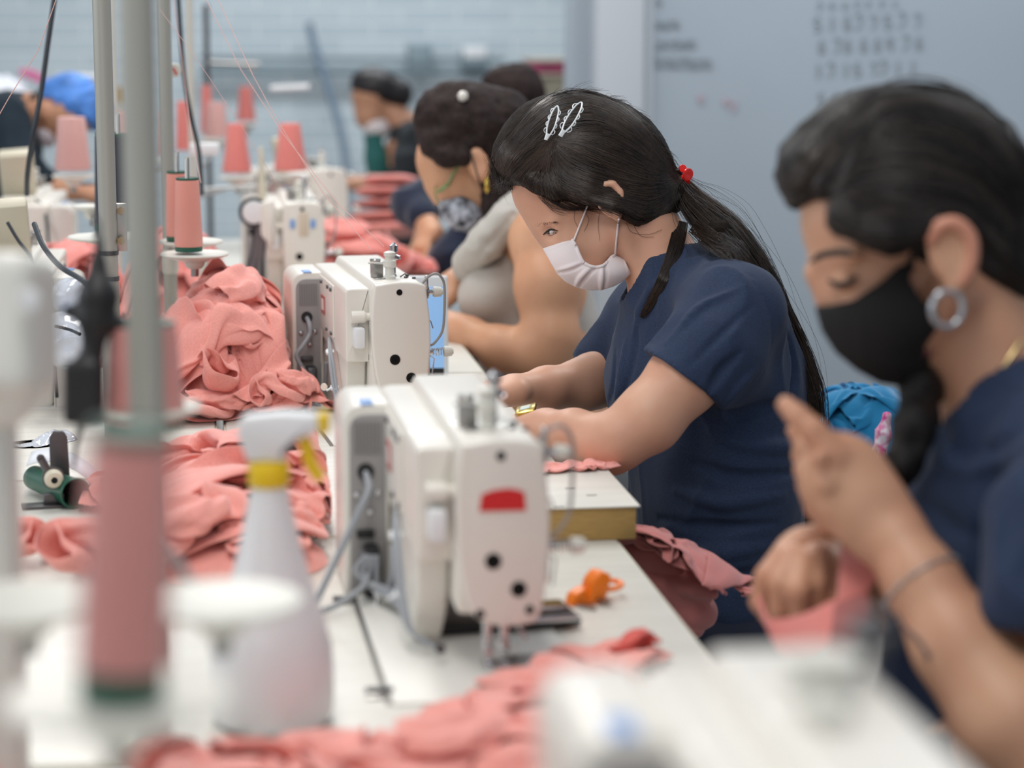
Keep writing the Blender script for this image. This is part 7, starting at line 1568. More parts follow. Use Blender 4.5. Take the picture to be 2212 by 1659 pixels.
-4,3,-2,0,4,2,0,-2,-3,0,-3,4,1,3,2,-3,-1,3,0,-1,0,5,-5,-2,0,-1,1,1,-2,-2,-2,-1,-1,5,1,0,3,-8,2,4,-6,-1,2,3,-3,5,3,-1,-3,-5,
-3,-1,2,0,1,6,-4,3,-1,-1,2,-5,-1,-3,5,-1,5,0,1,-2,-1,-5,9,-7,1,-3,7,-10,8,-2,-1,6,-8,2,4,-3,-8,3,4,1,2,-1,-6,1,0,-1,6,-2,2,-4,
-3,0,1,-1,-1,6,0,0,-2,2,0,2,-2,-6,3,1,-4,9,0,-2,0,-2,-4,7,-5,2,-7,8,2,-1,1,-6,2,-1,-4,0,-3,6,1,-3,3,-3,-1,1,1,3,5,-2,-3,6,
-4,1,0,-2,3,-3,2,3,6,-3,-1,-4,3,7,-9,3,1,-1,2,-1,1,4,-8,-3,1,-1,4,4,-1,-2,-1,-6,6,1,-8,1,1,4,1,1,-9,-1,3,6,0,0,-4,-2,4,-3,
-4,1,0,4,-3,-1,-1,3,3,3,-2,2,-9,1,5,-2,3,-2,3,2,-2,4,-2,-4,-2,0,-3,5,-3,3,1,-2,-2,0,-3,0,3,0,1,1,2,-7,2,0,2,-1,-6,5,2,2,
-2,-1,-1,-1,6,3,-2,-6,0,3,0,5,-2,-6,5,3,-1,2,1,-4,-1,6,1,-5,-6,2,3,0,3,-3,1,0,-3,-3,5,-1,3,-3,-2,1,5,-4,2,-9,3,-1,0,5,-2,-2,
-3,2,1,1,-3,2,4,1,-3,-7,3,0,9,-8,1,2,-3,5,0,-1,-1,2,4,-9,1,-1,2,1,2,-1,-1,3,0,-7,0,4,5,-6,0,-3,3,3,0,-9,1,-2,5,1,-4,3,
2,-4,3,-1,1,-2,0,1,3,-8,0,1,0,7,-1,-2,4,0,-1,-2,0,-1,6,-3,-5,2,6,-2,-1,-1,1,5,-4,2,-5,2,0,-4,1,-2,4,2,-5,-3,0,-1,5,-2,-1,3,
3,-1,-4,1,-2,-2,1,2,-1,2,-1,-3,0,5,1,2,-1,0,1,0,0,-1,-2,0,2,-2,3,3,-4,2,-3,-5,11,-9,3,1,-6,6,0,1,-1,2,-6,-1,-1,1,1,-3,4,1,
6,-6,-1,-1,-2,3,1,1,-1,2,-5,-1,0,3,0,0,4,0,-7,2,4,-1,-5,5,1,1,-1,0,4,0,-1,-1,-1,0,-2,1,-3,4,0,-2,0,2,-3,-4,-1,2,0,1,3,0,
10,-3,-9,-2,3,2,-1,4,-1,2,-2,1,-5,0,2,0,0,-2,-3,7,-3,-5,10,-5,1,0,1,-5,3,5,1,0,-2,0,-2,0,-1,2,1,0,-7,-5,4,4,-3,0,0,4,-1,0,
8,1,-1,-10,2,-1,2,1,2,1,0,3,-2,-6,0,0,-2,2,3,3,-2,-2,-3,6,-3,0,1,1,-5,5,0,3,-7,6,-3,-1,-2,4,-4,-5,1,1,-5,6,2,0,1,-1,1,-1,
9,-1,0,-4,-5,1,1,-1,1,2,-1,0,5,-7,0,1,-2,-2,7,-2,-2,4,-4,4,-3,0,-2,4,-1,-3,2,5,-8,7,-9,0,7,-1,-3,-6,1,2,-4,3,6,0,0,0,0,-2,
2,1,-2,6,-3,-5,-1,0,1,-8,6,5,4,-3,-1,-1,4,-9,0,1,-1,4,6,-5,3,0,3,-7,2,-3,-2,2,0,3,-4,-2,7,-4,-7,0,1,-1,4,1,2,1,0,0,-4,-3,
3,-3,2,2,-1,-4,1,1,-3,2,-2,1,3,5,-7,1,2,-1,-1,-4,4,-7,6,6,-2,0,0,-1,-4,-2,-1,-2,10,-7,2,-1,1,-4,-4,4,-1,2,-1,6,-4,3,-1,-4,-2,-1,
4,4,0,-3,-6,1,0,0,1,-4,3,-3,2,3,-1,1,-1,1,-1,-2,-1,2,-2,2,5,0,-4,3,-11,5,-1,1,7,-8,8,-6,-2,-4,0,4,-5,-1,4,3,1,-3,-2,0,-2,2,
7,-2,3,-5,-2,-1,1,-2,-4,3,0,0,-2,9,-2,-2,-1,5,-7,-2,1,4,3,3,-5,-1,3,-1,2,-6,0,3,0,2,3,-9,-5,-2,4,0,-4,2,7,-1,1,1,-4,-4,3,-1,
6,1,-7,2,2,-2,-2,-6,-1,4,-1,-2,4,-2,7,0,-1,3,2,-2,1,-4,-3,6,-2,0,0,0,3,-3,1,1,-1,5,-7,-2,1,-9,1,-3,2,8,2,3,-4,-2,-3,1,-4,1,
1,6,2,-4,0,0,-2,-2,-5,1,3,0,-1,4,-1,1,-1,-4,0,2,2,2,3,-7,6,-1,-12,-2,12,4,-2,1,-5,2,-1,-2,-4,1,2,-6,5,1,5,-4,1,-6,-2,1,0,-2,
1,0,2,4,-3,1,0,3,0,-2,-4,3,-2,-4,4,-1,3,-1,-1,-2,2,0,-3,-6,10,1,-4,4,-8,6,0,-4,-6,1,6,1,-10,7,-5,0,2,5,-2,0,2,-5,-1,-2,3,-3,
7,-1,1,1,0,-2,-1,0,-2,1,3,-5,2,0,0,-1,1,2,0,-1,-2,-1,-3,-2,3,0,3,0,2,-9,2,0,4,-6,2,0,5,-4,1,-7,4,-2,-1,2,4,0,-2,2,-7,2,
6,-5,5,1,-1,1,-1,0,0,-1,1,-2,-1,2,-3,1,1,3,-1,0,-2,-2,-9,9,1,-1,0,-1,-1,0,0,-4,10,-1,-8,2,3,1,-10,2,-1,6,-2,-1,2,7,-5,-3,3,-4,
-5,8,-5,-2,7,4,-1,1,2,-2,-1,0,-4,2,-1,0,-1,5,0,1,-1,-10,-4,4,1,3,-2,4,2,-5,1,-4,0,8,-6,1,0,-7,-1,5,1,-2,5,-3,0,3,6,-9,0,-1,
3,-9,-2,6,8,0,0,1,-2,1,-1,2,-2,-3,3,-1,-2,1,6,-1,-1,-5,1,-1,1,-3,3,1,-3,-3,2,0,-4,5,0,-1,-3,-5,1,4,0,2,-3,3,-1,-2,10,-1,-9,-4,
-7,1,6,5,0,1,1,-2,3,-4,-1,3,0,-3,1,0,0,-1,4,0,0,-1,1,-1,-6,0,5,-8,3,-3,0,8,-5,-2,3,0,-7,2,-2,4,0,0,-2,2,-1,0,3,6,-4,-6,
-9,2,8,4,-1,1,0,2,-6,6,-2,-2,2,-1,-1,1,-1,0,2,1,-4,3,-5,8,-5,-1,0,-1,-1,-3,-1,7,-3,-6,7,-1,-5,0,1,4,-4,0,3,-2,-3,4,1,7,0,-3,
188,-18,-16,-12,-18,-10,12,18,16,5,6,-17,-18,-18,-17,-8,10,12,15,18,6,-1,-12,-14,5,-1,8,2,-5,1,-4,2,-14,-16,-1,-1,13,11,9,11,8,-5,-9,-16,-13,4,8,12,12,11,
4,1,-1,-4,1,-3,4,-2,-2,7,-3,0,0,1,0,2,2,0,-1,0,-2,-1,0,3,-10,4,-1,3,7,-1,1,-5,1,2,-10,7,2,2,-2,-6,-3,7,-4,0,2,-1,5,1,1,0,
4,-1,0,-3,1,3,-1,0,1,-3,1,0,2,-2,3,2,0,-2,0,0,2,-1,0,0,-8,0,9,1,-2,-1,0,-3,4,1,-2,-1,0,3,-5,2,-2,-6,-1,7,4,2,-2,0,1,1,
3,-1,-1,0,0,2,0,-1,2,0,-1,1,-1,0,3,-1,-3,1,3,0,0,-4,-1,2,3,0,-2,1,-1,2,3,0,-3,-2,4,-3,-1,-8,11,-4,1,3,0,-2,2,-2,1,1,0,1,
-2,3,1,0,2,0,1,-1,-4,5,2,-2,-1,2,-3,3,2,-1,-2,-1,-3,1,2,1,-3,1,1,1,3,-2,-3,1,-1,4,-1,1,1,-2,-3,4,-3,-3,5,1,-4,-2,5,1,0,1,
3,-2,2,3,0,-3,1,1,1,-1,-3,3,0,1,-1,-2,1,4,0,-5,0,0,0,0,2,-2,-2,6,0,1,-3,-10,8,5,-2,-1,-2,3,-1,-1,-1,1,2,1,-4,4,-2,0,1,1,
3,1,-2,-2,3,1,-2,3,0,-4,5,-3,1,0,2,0,0,-4,2,2,-2,2,-2,-2,3,-4,-1,2,8,-7,2,2,-3,1,2,-2,-5,3,2,1,-1,-1,0,-5,4,4,-1,-1,0,0,
0,1,0,3,-3,5,-3,-3,3,0,-1,0,0,-2,1,6,-2,1,0,-5,3,1,0,-6,4,1,-7,0,5,6,-2,2,-1,-1,0,0,-5,-1,-1,3,1,4,-5,2,-7,7,0,0,1,0,
-2,2,1,5,3,-4,-1,1,-2,1,-1,0,-1,2,-1,1,3,0,-3,2,-2,-2,0,1,-7,0,4,-4,3,7,0,2,-2,-4,4,0,1,-3,0,3,-1,-1,2,-1,0,-2,-3,4,-3,1,
2,-4,1,-4,0,5,3,0,2,1,-1,-1,1,2,-1,-3,0,1,1,-2,3,-1,0,2,-4,-3,-1,3,-5,9,3,-1,0,0,-3,1,3,-2,0,-3,0,1,-1,-1,-3,0,3,-2,0,1,
-2,2,1,-5,-2,5,2,0,-1,6,-1,1,-1,-1,0,-2,4,-1,0,1,-4,2,1,-2,4,0,-4,-4,4,-1,5,-1,2,1,-3,-4,4,2,-2,1,-3,-1,-1,-2,1,-2,1,-3,3,1,
1,-2,0,6,2,-5,1,-6,0,0,0,5,2,0,2,-3,-2,5,0,0,-1,-4,1,0,-6,1,10,-2,-6,-2,3,8,-3,-5,3,2,-6,-1,6,-3,6,-2,-4,-1,1,2,-1,-2,0,1,
2,0,-3,-1,5,-7,1,6,-3,-4,7,-3,4,-1,-2,-2,1,1,-1,3,-3,-2,-3,2,7,3,-2,1,-1,0,-1,-1,1,-2,-4,2,5,1,-2,3,0,-9,2,1,1,2,-4,1,1,-2,
0,3,0,-2,-7,5,-3,1,3,0,1,4,-5,2,1,2,-7,-2,2,1,5,-8,5,-3,0,4,-1,3,2,1,-1,-1,-5,-1,5,0,-3,4,0,2,-3,-4,-1,5,-2,-3,0,3,0,2,
4,-2,2,0,-4,-3,2,-2,-1,3,-1,3,1,-2,-2,-1,-1,0,1,1,-1,4,-2,3,-2,-1,2,0,2,-4,-1,3,2,1,3,-2,1,1,1,-6,-2,-2,1,-2,3,1,3,-4,1,0,
3,0,-3,-1,2,0,-3,0,1,0,-5,2,4,-1,-1,0,-2,1,-1,2,1,3,-2,-1,2,-1,-4,-1,0,2,0,-1,2,6,-6,6,0,1,-2,1,-7,1,3,1,0,-5,-2,6,0,-1,
-4,3,2,0,-1,-4,1,0,1,-3,1,0,-1,1,0,5,1,-6,1,-2,1,2,2,6,-4,-1,-5,2,-1,-3,0,2,4,-2,3,-6,6,2,0,-3,-1,5,-1,-4,3,-9,3,2,1,-3,
-3,-2,2,3,0,0,2,-5,-1,-2,3,-3,6,4,-1,-6,2,0,2,-5,-4,2,1,-1,7,-1,-2,-4,2,-3,-1,3,0,4,3,-2,1,0,-4,-2,5,0,-4,0,6,2,-4,-2,-2,-2,
-6,1,0,0,2,0,-2,5,-3,-3,0,0,-1,4,3,-2,-3,5,-3,-4,-1,-1,4,-3,0,2,-1,3,-3,4,1,-3,0,-1,0,5,0,-1,-3,-2,3,-1,0,1,-1,0,3,-1,-3,-2,
-6,0,-1,1,0,1,1,-3,0,3,-3,2,-1,-2,2,4,-2,-1,-1,-2,4,2,-6,4,0,-3,4,-2,0,-1,-1,1,0,1,1,-1,2,-1,0,4,-6,1,2,4,-5,-3,1,0,-1,-1,
-4,-1,0,-2,5,0,0,-4,2,-4,0,3,3,-5,1,0,5,-2,-5,2,0,3,-2,-3,1,3,0,-3,1,-2,3,-2,3,-2,3,1,-1,-1,3,-4,-1,-1,0,2,2,0,-1,-2,-2,0,
-5,1,0,1,-1,4,-5,6,-7,1,-2,2,-1,2,0,9,-9,-3,-1,2,-2,1,5,5,-6,-2,2,-1,-4,3,-1,-2,4,6,-7,2,0,-3,0,-2,3,1,0,-4,11,-5,-4,1,-3,-1,
-5,-1,4,2,-4,2,-5,0,0,0,-2,1,3,-2,7,-4,-4,-1,2,1,0,-1,0,-1,4,0,2,-1,-1,-4,0,3,-1,0,1,-1,-1,-1,0,1,-2,2,2,-1,2,2,0,-6,0,-1,
-5,0,-3,0,3,-1,-1,-1,1,0,0,1,1,6,-6,0,4,-1,-3,-3,3,-4,2,-1,3,1,-4,1,0,0,-1,7,-2,-4,3,-2,-1,0,1,-1,1,2,-2,5,0,-5,1,-3,1,-2,
-7,2,-1,0,0,0,2,-4,0,0,5,-2,-1,1,1,-2,3,-4,-1,0,-1,7,-4,2,0,0,-5,3,0,-1,1,-1,4,-3,2,0,-3,3,-4,0,2,0,2,-1,-1,4,-8,1,3,1,
-6,0,2,-1,-2,4,2,-4,0,-2,0,0,0,-1,1,4,-3,3,-1,-2,-2,2,2,-4,4,1,-1,-2,-1,-1,1,1,-1,6,-6,0,4,-3,-3,0,1,1,1,2,-4,4,-3,4,-3,0,
-5,-1,1,0,1,-5,1,3,-4,1,-1,2,2,3,-3,-2,0,4,7,-9,-1,-2,1,2,1,-4,4,-3,0,-2,1,1,-1,2,1,3,-2,-5,0,3,-1,0,1,2,-5,2,6,-6,1,1,
-7,1,0,0,0,4,-6,1,5,-5,-2,2,0,1,1,-3,2,4,-2,-2,2,2,-6,2,-2,2,-2,4,-3,0,1,0,-1,2,3,0,-5,-2,0,0,4,1,-1,-2,-2,2,-1,4,-4,4,
-7,1,0,3,0,-5,4,-2,-2,2,-2,1,1,-2,2,-1,8,-1,-6,5,-4,1,-2,1,-3,1,2,-2,0,4,0,-6,4,0,4,-5,-4,2,-1,1,1,-1,1,2,-3,1,4,-5,1,1,
-6,-1,0,0,6,5,-10,-1,1,0,-3,1,1,4,-1,3,-2,-3,3,-4,2,0,1,-1,-1,-2,4,-3,4,-3,-1,-2,4,-1,2,0,-3,-2,1,-1,3,-2,2,4,0,-5,1,-2,2,2,
-9,3,-1,0,-1,2,6,-3,-1,-1,-3,1,2,-3,2,0,-1,-1,2,2,-2,-2,5,-2,0,-1,-3,5,-2,0,-1,3,-2,0,-1,2,1,-4,0,2,-2,0,1,-1,1,1,-3,2,4,-4,
-6,-1,3,-2,-1,-1,1,4,-3,-1,6,-3,0,-5,6,-3,3,-3,-1,0,3,-5,5,-4,0,1,1,4,-6,1,0,9,-6,0,-3,2,-1,-1,-1,2,-1,-1,1,-1,0,1,-2,4,2,-6,
-6,-1,-1,2,-3,4,2,-7,3,-2,4,0,-1,0,0,0,1,1,-5,3,-1,-1,-1,2,5,0,1,-5,3,1,0,-7,7,-6,0,1,-1,3,3,-6,1,1,-3,1,0,1,0,5,-4,0,
-4,-3,-1,0,1,1,0,1,-1,-2,2,-1,0,7,-6,5,-4,-2,0,0,2,-1,-1,-1,2,2,-3,0,8,-4,1,-6,2,1,-3,0,0,3,1,-1,-1,-1,-2,0,3,-1,4,-2,-4,2,
-2,-2,-3,0,2,-3,4,3,-5,4,-2,2,-6,0,2,-1,-1,0,2,2,-2,0,3,-1,-5,0,2,3,1,-2,-1,0,0,-2,0,0,-1,2,3,0,-4,5,-4,0,3,0,0,-4,-1,0,
-2,1,-2,-6,3,0,-1,1,4,1,-4,2,-2,-2,1,-2,4,-4,1,5,-2,1,-3,0,-2,0,3,2,-4,4,-4,3,-5,3,1,-3,-1,2,-1,3,-3,1,4,-5,1,1,-2,-1,0,1,
-2,0,0,-2,-4,1,0,0,-1,1,-2,1,4,-5,3,3,-4,2,-2,-1,2,1,0,-3,7,0,1,-5,-3,4,2,-3,-4,2,2,-3,-2,2,0,5,-3,-2,5,-1,-5,1,1,-2,1,1,
-4,1,-1,4,-4,1,-5,0,3,2,-3,0,1,-3,1,-1,1,3,2,-5,1,-3,4,-1,-1,3,-3,2,4,-4,-4,5,-4,0,0,1,2,-3,7,-4,-1,1,3,-4,-2,3,-4,3,5,6,
-5,1,0,-1,2,-5,0,1,-1,3,7,-8,0,2,-4,2,-2,1,3,1,-4,4,-3,3,-4,1,0,2,0,8,-4,0,-4,-4,0,0,2,2,2,-5,5,-4,1,0,3,-6,1,7,3,0,
-2,0,1,0,-4,-3,1,-1,1,3,-4,6,-4,1,-2,0,-1,2,3,1,-5,-1,4,-2,-1,0,1,1,-1,0,3,-5,4,-2,-1,2,-1,6,-2,-4,4,3,-7,1,-2,5,7,-1,1,0,
2,-3,0,-2,-2,-2,-1,0,1,2,3,-6,4,0,-1,-2,1,3,0,1,-1,-4,1,6,-1,-3,1,-3,4,3,-2,-4,-1,0,2,3,-1,3,-7,10,-2,0,-7,1,-2,2,4,4,-3,1,
0,-1,-1,-1,1,-3,-4,5,2,-1,3,-5,-2,0,2,-1,1,0,3,1,1,-4,-4,2,2,0,-2,1,3,-1,5,-1,-3,-1,-2,-1,2,-2,2,3,3,-6,4,1,-4,2,2,-1,4,-1,
-3,2,-1,0,-1,-1,-2,2,2,0,-1,-2,0,4,-4,3,0,1,-1,4,2,3,-1,-6,-3,-1,4,1,-7,1,4,1,-3,-1,1,-3,1,0,-1,10,-7,4,1,-5,1,5,1,0,-1,2,
-3,1,0,0,-1,1,-2,-1,1,-1,3,4,2,-7,2,-4,3,0,0,-2,2,7,-2,-3,5,-2,-6,0,-2,-1,0,0,1,0,-3,2,3,-2,4,-1,1,-2,-2,0,7,1,0,1,0,0,
1,-1,0,0,0,-1,-2,-3,0,1,1,11,-5,4,0,-3,-6,1,1,2,4,-5,-2,-2,0,-2,2,0,3,2,-3,-4,4,-3,-2,-1,5,-1,0,-1,1,-1,1,2,7,-1,0,-1,1,-1,
2,-1,2,-1,0,0,-2,-5,1,-1,2,8,1,1,0,-2,-5,-2,-2,0,5,5,-7,3,-5,-2,1,-1,1,-1,2,2,0,0,1,-4,-1,1,3,-5,0,6,-1,3,4,-2,0,0,-1,0,
2,2,-2,0,2,0,0,-5,-1,-2,0,4,8,0,-1,-1,0,-7,-1,2,1,-1,-2,-1,-1,0,0,0,4,-9,1,2,1,5,-2,-2,-1,2,1,-5,2,-2,10,2,2,-2,-3,3,-1,0,
4,-3,1,2,3,-1,-2,-4,2,-4,-2,0,9,3,-3,2,-3,-3,0,-2,2,-4,2,2,1,-2,-2,-3,-1,0,-1,1,1,4,1,-1,1,-2,-2,-4,1,1,6,8,1,-2,-4,0,2,-4,
1,2,1,3,-1,0,-2,-3,1,-3,-3,-2,4,9,1,0,0,-6,-6,4,-4,2,5,2,-6,0,-1,3,-7,2,-2,5,-5,4,0,3,-3,1,-3,-4,0,0,6,10,0,0,-3,-2,1,2,
0,-2,7,2,-1,1,-4,-1,-5,2,-6,1,1,12,1,0,0,0,-11,7,1,-6,2,2,2,0,-3,2,-11,0,1,5,-1,3,-7,3,0,-1,-2,-3,3,9,-4,4,4,1,0,-5,-1,4,
2,1,0,0,-1,7,-6,1,-1,-1,4,-4,4,-1,0,3,-7,0,0,4,5,6,-9,-7,6,-1,8,-8,4,1,-1,-3,-1,-2,-1,2,9,-3,0,3,-6,-6,3,2,10,4,-10,-8,0,-1,
4,-5,1,-1,4,-4,9,-6,-2,2,3,-5,-4,0,5,-4,4,2,-2,-5,-3,8,2,2,-5,-3,1,1,1,-1,-1,5,-6,6,2,-4,-7,2,2,-5,7,2,-4,0,3,-9,6,6,-4,1,
-3,7,-1,-3,0,7,-8,8,-4,-2,0,3,0,2,-2,0,-2,-3,4,-2,-2,1,-1,6,1,0,-12,3,0,-4,1,0,9,-4,7,0,-8,-2,-2,8,-6,3,5,3,-3,-6,-1,3,4,-4,
6,1,-1,-3,-2,-7,4,-3,6,0,-9,13,-6,-2,6,1,-3,4,0,-1,0,0,3,-3,-5,5,-4,4,-9,7,1,-2,-1,6,-3,0,-4,8,-4,-6,9,-1,-2,-4,-1,6,-2,-4,0,2,
4,-2,-4,5,0,-4,-4,-1,2,1,8,-8,5,3,0,-3,-2,-2,3,6,-3,-11,9,3,-1,-6,1,-1,3,4,1,-1,1,-6,3,1,1,-2,2,-7,1,3,-4,2,-6,12,0,-4,-3,1,
-5,3,-2,-1,7,0,0,-3,-1,1,-2,3,4,-5,-2,1,8,-8,-2,3,3,-4,-5,5,5,-1,3,-3,-1,-4,-2,5,1,-3,-1,4,6,-5,-4,6,-6,-2,2,-2,5,2,2,1,-1,-6,
8,-8,3,1,-7,8,-4,2,1,2,-2,-1,2,-1,-5,2,-1,-2,3,-4,-3,0,9,-5,5,0,-1,3,-4,-5,2,-5,-2,8,4,0,-2,2,2,-6,-2,2,5,2,-1,-7,0,8,-4,0,
-7,11,3,0,-5,-2,4,-1,3,-2,4,-4,-3,3,-1,-3,-6,6,-4,8,0,0,-1,-1,-4,1,0,2,4,-2,-1,0,-3,2,-4,3,7,-2,-2,-6,7,-4,-1,5,-2,-6,7,-1,2,-4,
-8,5,2,5,-2,-1,1,0,-8,4,1,3,1,1,2,-5,-4,5,2,-4,2,2,-12,2,6,2,-6,2,1,-1,0,6,-1,-9,5,-1,7,0,-1,0,-8,1,5,-5,7,-1,4,-4,-6,3,
1,-7,8,-5,6,-6,7,-1,0,-3,-3,4,3,0,-5,0,5,-5,-3,-4,3,1,1,3,-1,1,4,-1,-1,0,-3,-1,-2,2,-1,5,-3,-1,-1,4,0,5,-6,4,-7,9,-8,-1,1,5,
2,2,-11,4,4,2,-4,9,-3,-3,2,3,-5,3,-4,-1,1,0,-4,4,2,0,0,-1,-4,2,4,-1,3,0,-3,-8,5,2,-3,-5,1,3,-2,1,6,3,0,-7,-1,2,1,-8,6,-3,
7,-4,4,0,-8,-1,1,1,4,4,-5,-2,-8,3,2,5,2,1,0,-5,0,2,3,-4,3,0,-2,2,1,0,-2,0,-1,-1,0,-1,-9,0,7,9,-10,4,1,-3,-5,1,2,-2,0,11,
7,-1,1,1,-4,-1,1,-4,5,0,-1,-1,0,-7,0,0,4,6,1,1,-2,-1,-3,3,-2,0,1,-2,0,4,2,1,-5,-2,-2,-1,0,-3,-2,5,5,0,-6,1,4,-5,-1,2,1,-4,
-2,6,-3,1,3,-1,-2,4,0,0,1,-4,0,-2,-3,2,0,3,4,-1,0,-5,4,0,-5,-3,6,2,-1,-2,3,-2,1,-5,-1,-1,6,-6,2,-2,10,-3,-9,5,-4,3,0,6,0,-4,
4,-8,8,-3,1,-3,6,0,2,1,1,-8,1,-3,1,-3,6,-3,-1,8,0,0,-3,-3,-1,-1,6,-3,3,4,0,0,-3,0,-8,-1,-1,5,-1,6,0,-9,6,-1,-9,5,6,-4,3,4,
2,1,-7,-1,7,-3,7,-1,2,-1,-1,1,-3,-4,1,3,-4,0,8,0,1,-1,-3,0,-4,0,2,-1,3,4,0,-4,-2,1,0,-2,-2,-3,10,-1,-3,-1,6,-4,-2,0,2,4,-2,2,
4,1,-5,-4,3,6,-7,5,3,0,-3,0,3,1,0,-6,-1,5,1,-1,3,-2,0,-4,1,-3,-6,8,-3,3,4,-5,5,-2,1,0,-7,8,1,1,-2,1,-2,-1,-1,1,0,2,2,-1,
7,-3,3,-3,-7,-1,1,1,1,6,2,-3,0,-4,-3,8,1,2,-8,6,-3,-8,5,5,-1,0,0,0,0,-6,-1,6,-1,1,-3,1,6,0,0,0,0,-1,-1,-5,2,-3,1,3,4,0,
0,5,1,1,-7,-4,1,-2,3,5,2,-5,-1,5,-5,-3,6,-4,7,1,-7,1,-2,2,-5,0,3,1,6,2,-1,-1,-8,6,-4,4,3,1,0,-2,0,1,0,-4,-6,1,-3,8,4,-3,
-4,0,4,6,0,1,-3,-1,-2,1,3,-1,-6,3,4,-1,-3,4,1,-6,5,0,-5,-7,6,2,-3,5,0,4,-3,1,-2,-2,1,-1,0,6,1,-1,-3,2,-8,-3,7,-2,4,1,-2,1,
7,-10,-4,5,-2,4,1,3,0,-3,3,0,0,-4,2,-1,-3,2,5,-8,2,7,-3,-5,-1,3,5,-6,4,0,2,-2,-1,-6,11,-1,-4,4,2,-1,-4,-3,2,-1,1,-4,2,-1,4,-3,
3,2,-3,-4,-2,1,7,-3,3,0,0,-1,-1,1,-7,1,4,3,-3,3,-5,3,1,1,0,-2,-7,8,-3,3,1,-1,1,-6,-3,4,7,0,0,-4,3,-9,1,7,-1,-1,2,1,-5,-2,
-7,7,6,-4,0,-8,4,1,-3,2,1,2,-2,0,-2,1,4,1,-3,5,0,-9,2,1,-5,2,4,0,3,-1,2,-2,-2,-1,-2,2,5,-3,3,0,-1,-3,-1,2,-4,3,-2,2,-5,4,
-8,1,4,6,1,-2,-4,2,0,0,-4,1,2,-4,4,-4,4,-2,6,-2,4,-4,-7,4,2,2,-2,0,2,1,-6,0,5,2,0,-1,-5,5,1,-3,-3,0,5,-7,-1,2,2,-3,-2,7,
-4,-2,0,-1,7,0,-4,5,3,-2,1,-4,-2,4,2,0,-6,3,0,2,-1,-2,0,-6,6,-2,2,-1,1,-2,-1,-1,-1,9,-5,1,3,0,0,2,-6,-1,0,2,-3,1,2,2,2,2,
5,-7,-4,-2,5,0,1,-2,1,4,-1,-1,0,-3,3,-3,2,-1,-1,4,-1,-1,3,-4,-1,-3,5,2,-4,1,2,2,-4,-2,5,-1,2,1,-2,1,0,0,-4,1,1,1,-2,-4,4,6,
-5,8,-10,0,0,7,0,-1,1,0,0,2,-1,-7,1,3,6,-8,-4,2,4,1,-1,3,-6,3,-2,0,0,3,2,-2,0,-5,5,1,1,-1,0,-3,3,-2,-2,0,5,-3,-6,4,4,-5,
1,-6,9,-7,1,0,3,-2,-3,1,2,-2,1,4,-9,5,-2,-1,-2,1,0,4,1,-5,7,0,-2,-4,1,-1,3,-1,5,1,-6,0,4,-2,-2,4,-4,0,-1,6,-1,-5,6,4,-1,-8,
3,-2,-5,10,-7,1,1,0,-5,-2,5,0,-3,4,2,-5,-5,0,4,-2,2,1,3,1,-5,1,2,-2,0,-5,1,6,-1,1,1,-1,1,2,-4,0,0,2,-1,2,0,2,-1,0,-6,-2,
-6,9,-1,-7,1,-3,4,5,1,-4,-2,2,0,-6,8,5,-9,2,-6,3,-1,3,-1,1,-2,0,0,2,-4,4,0,1,-4,0,-1,3,0,1,2,-5,1,6,2,-11,3,4,2,-7,-1,-2,
0,-6,9,1,-6,-1,-4,1,1,6,-4,0,2,-2,3,-1,6,-7,-4,1,1,5,-3,1,5,-1,-3,-5,0,0,1,1,4,-5,2,-1,-3,3,-1,-1,2,6,-3,-2,4,-1,-2,-4,-2,1,
6,-9,-5,8,4,-3,-2,-3,0,2,-5,3,2,4,-9,7,-4,-1,1,2,2,-1,-1,4,-3,-1,2,-5,2,4,-2,-1,0,2,-2,-2,1,-1,1,0,2,0,-2,3,-2,5,-6,-4,-1,5,
6,-1,-9,-3,8,2,-2,-2,0,-1,2,-3,-2,5,3,-5,2,-6,4,0,-1,3,-1,2,1,5,-15,5,1,-6,4,3,2,2,-4,-2,1,-5,-1,8,1,-4,2,1,1,1,-6,-3,0,0,
3,1,-1,-8,1,3,-2,-2,2,0,-2,1,0,-4,9,6,-2,-4,1,-1,-6,3,2,-3,-2,3,3,-2,-4,7,-5,-1,1,0,3,-1,-1,-3,-3,3,9,-5,1,0,4,-5,-6,0,4,-3,
-2,3,1,-4,-3,4,-1,-6,2,-1,6,0,-1,5,-2,-2,2,-2,3,-6,4,-4,5,-1,0,-2,6,4,-7,-4,5,-2,1,0,-3,0,-1,-2,-1,6,3,0,0,-4,-1,-5,1,6,-1,-1,
-1,0,2,0,-3,6,-6,0,-3,0,5,0,1,-5,5,-2,-5,7,3,-10,3,8,-5,-3,2,-2,3,-5,10,-7,0,-2,2,2,3,-5,1,-4,4,3,-1,-1,-1,1,-4,4,1,-2,1,3,
1,1,0,5,-7,2,-2,0,-3,1,0,1,2,-1,-3,-3,1,11,-5,-2,3,0,-4,3,3,-3,-8,4,0,-3,0,3,3,0,-1,1,-3,-1,7,0,-5,2,-2,1,1,2,1,-4,2,4,
8,-3,1,-5,2,-9,8,-2,-1,0,-3,5,0,3,-5,5,-4,6,-7,5,-3,-5,3,2,-3,4,-2,4,-3,-1,-2,4,-1,0,-2,-3,0,8,-3,-1,0,2,-5,4,4,-11,6,5,2,-5,
6,0,0,0,-1,-7,1,-3,3,-4,-1,5,4,0,-4,-2,4,-2,5,0,-8,-2,7,-6,4,-2,6,-2,6,-3,-3,0,-2,2,1,-2,-1,3,-2,-1,5,-4,3,0,-7,4,3,4,-4,-4,
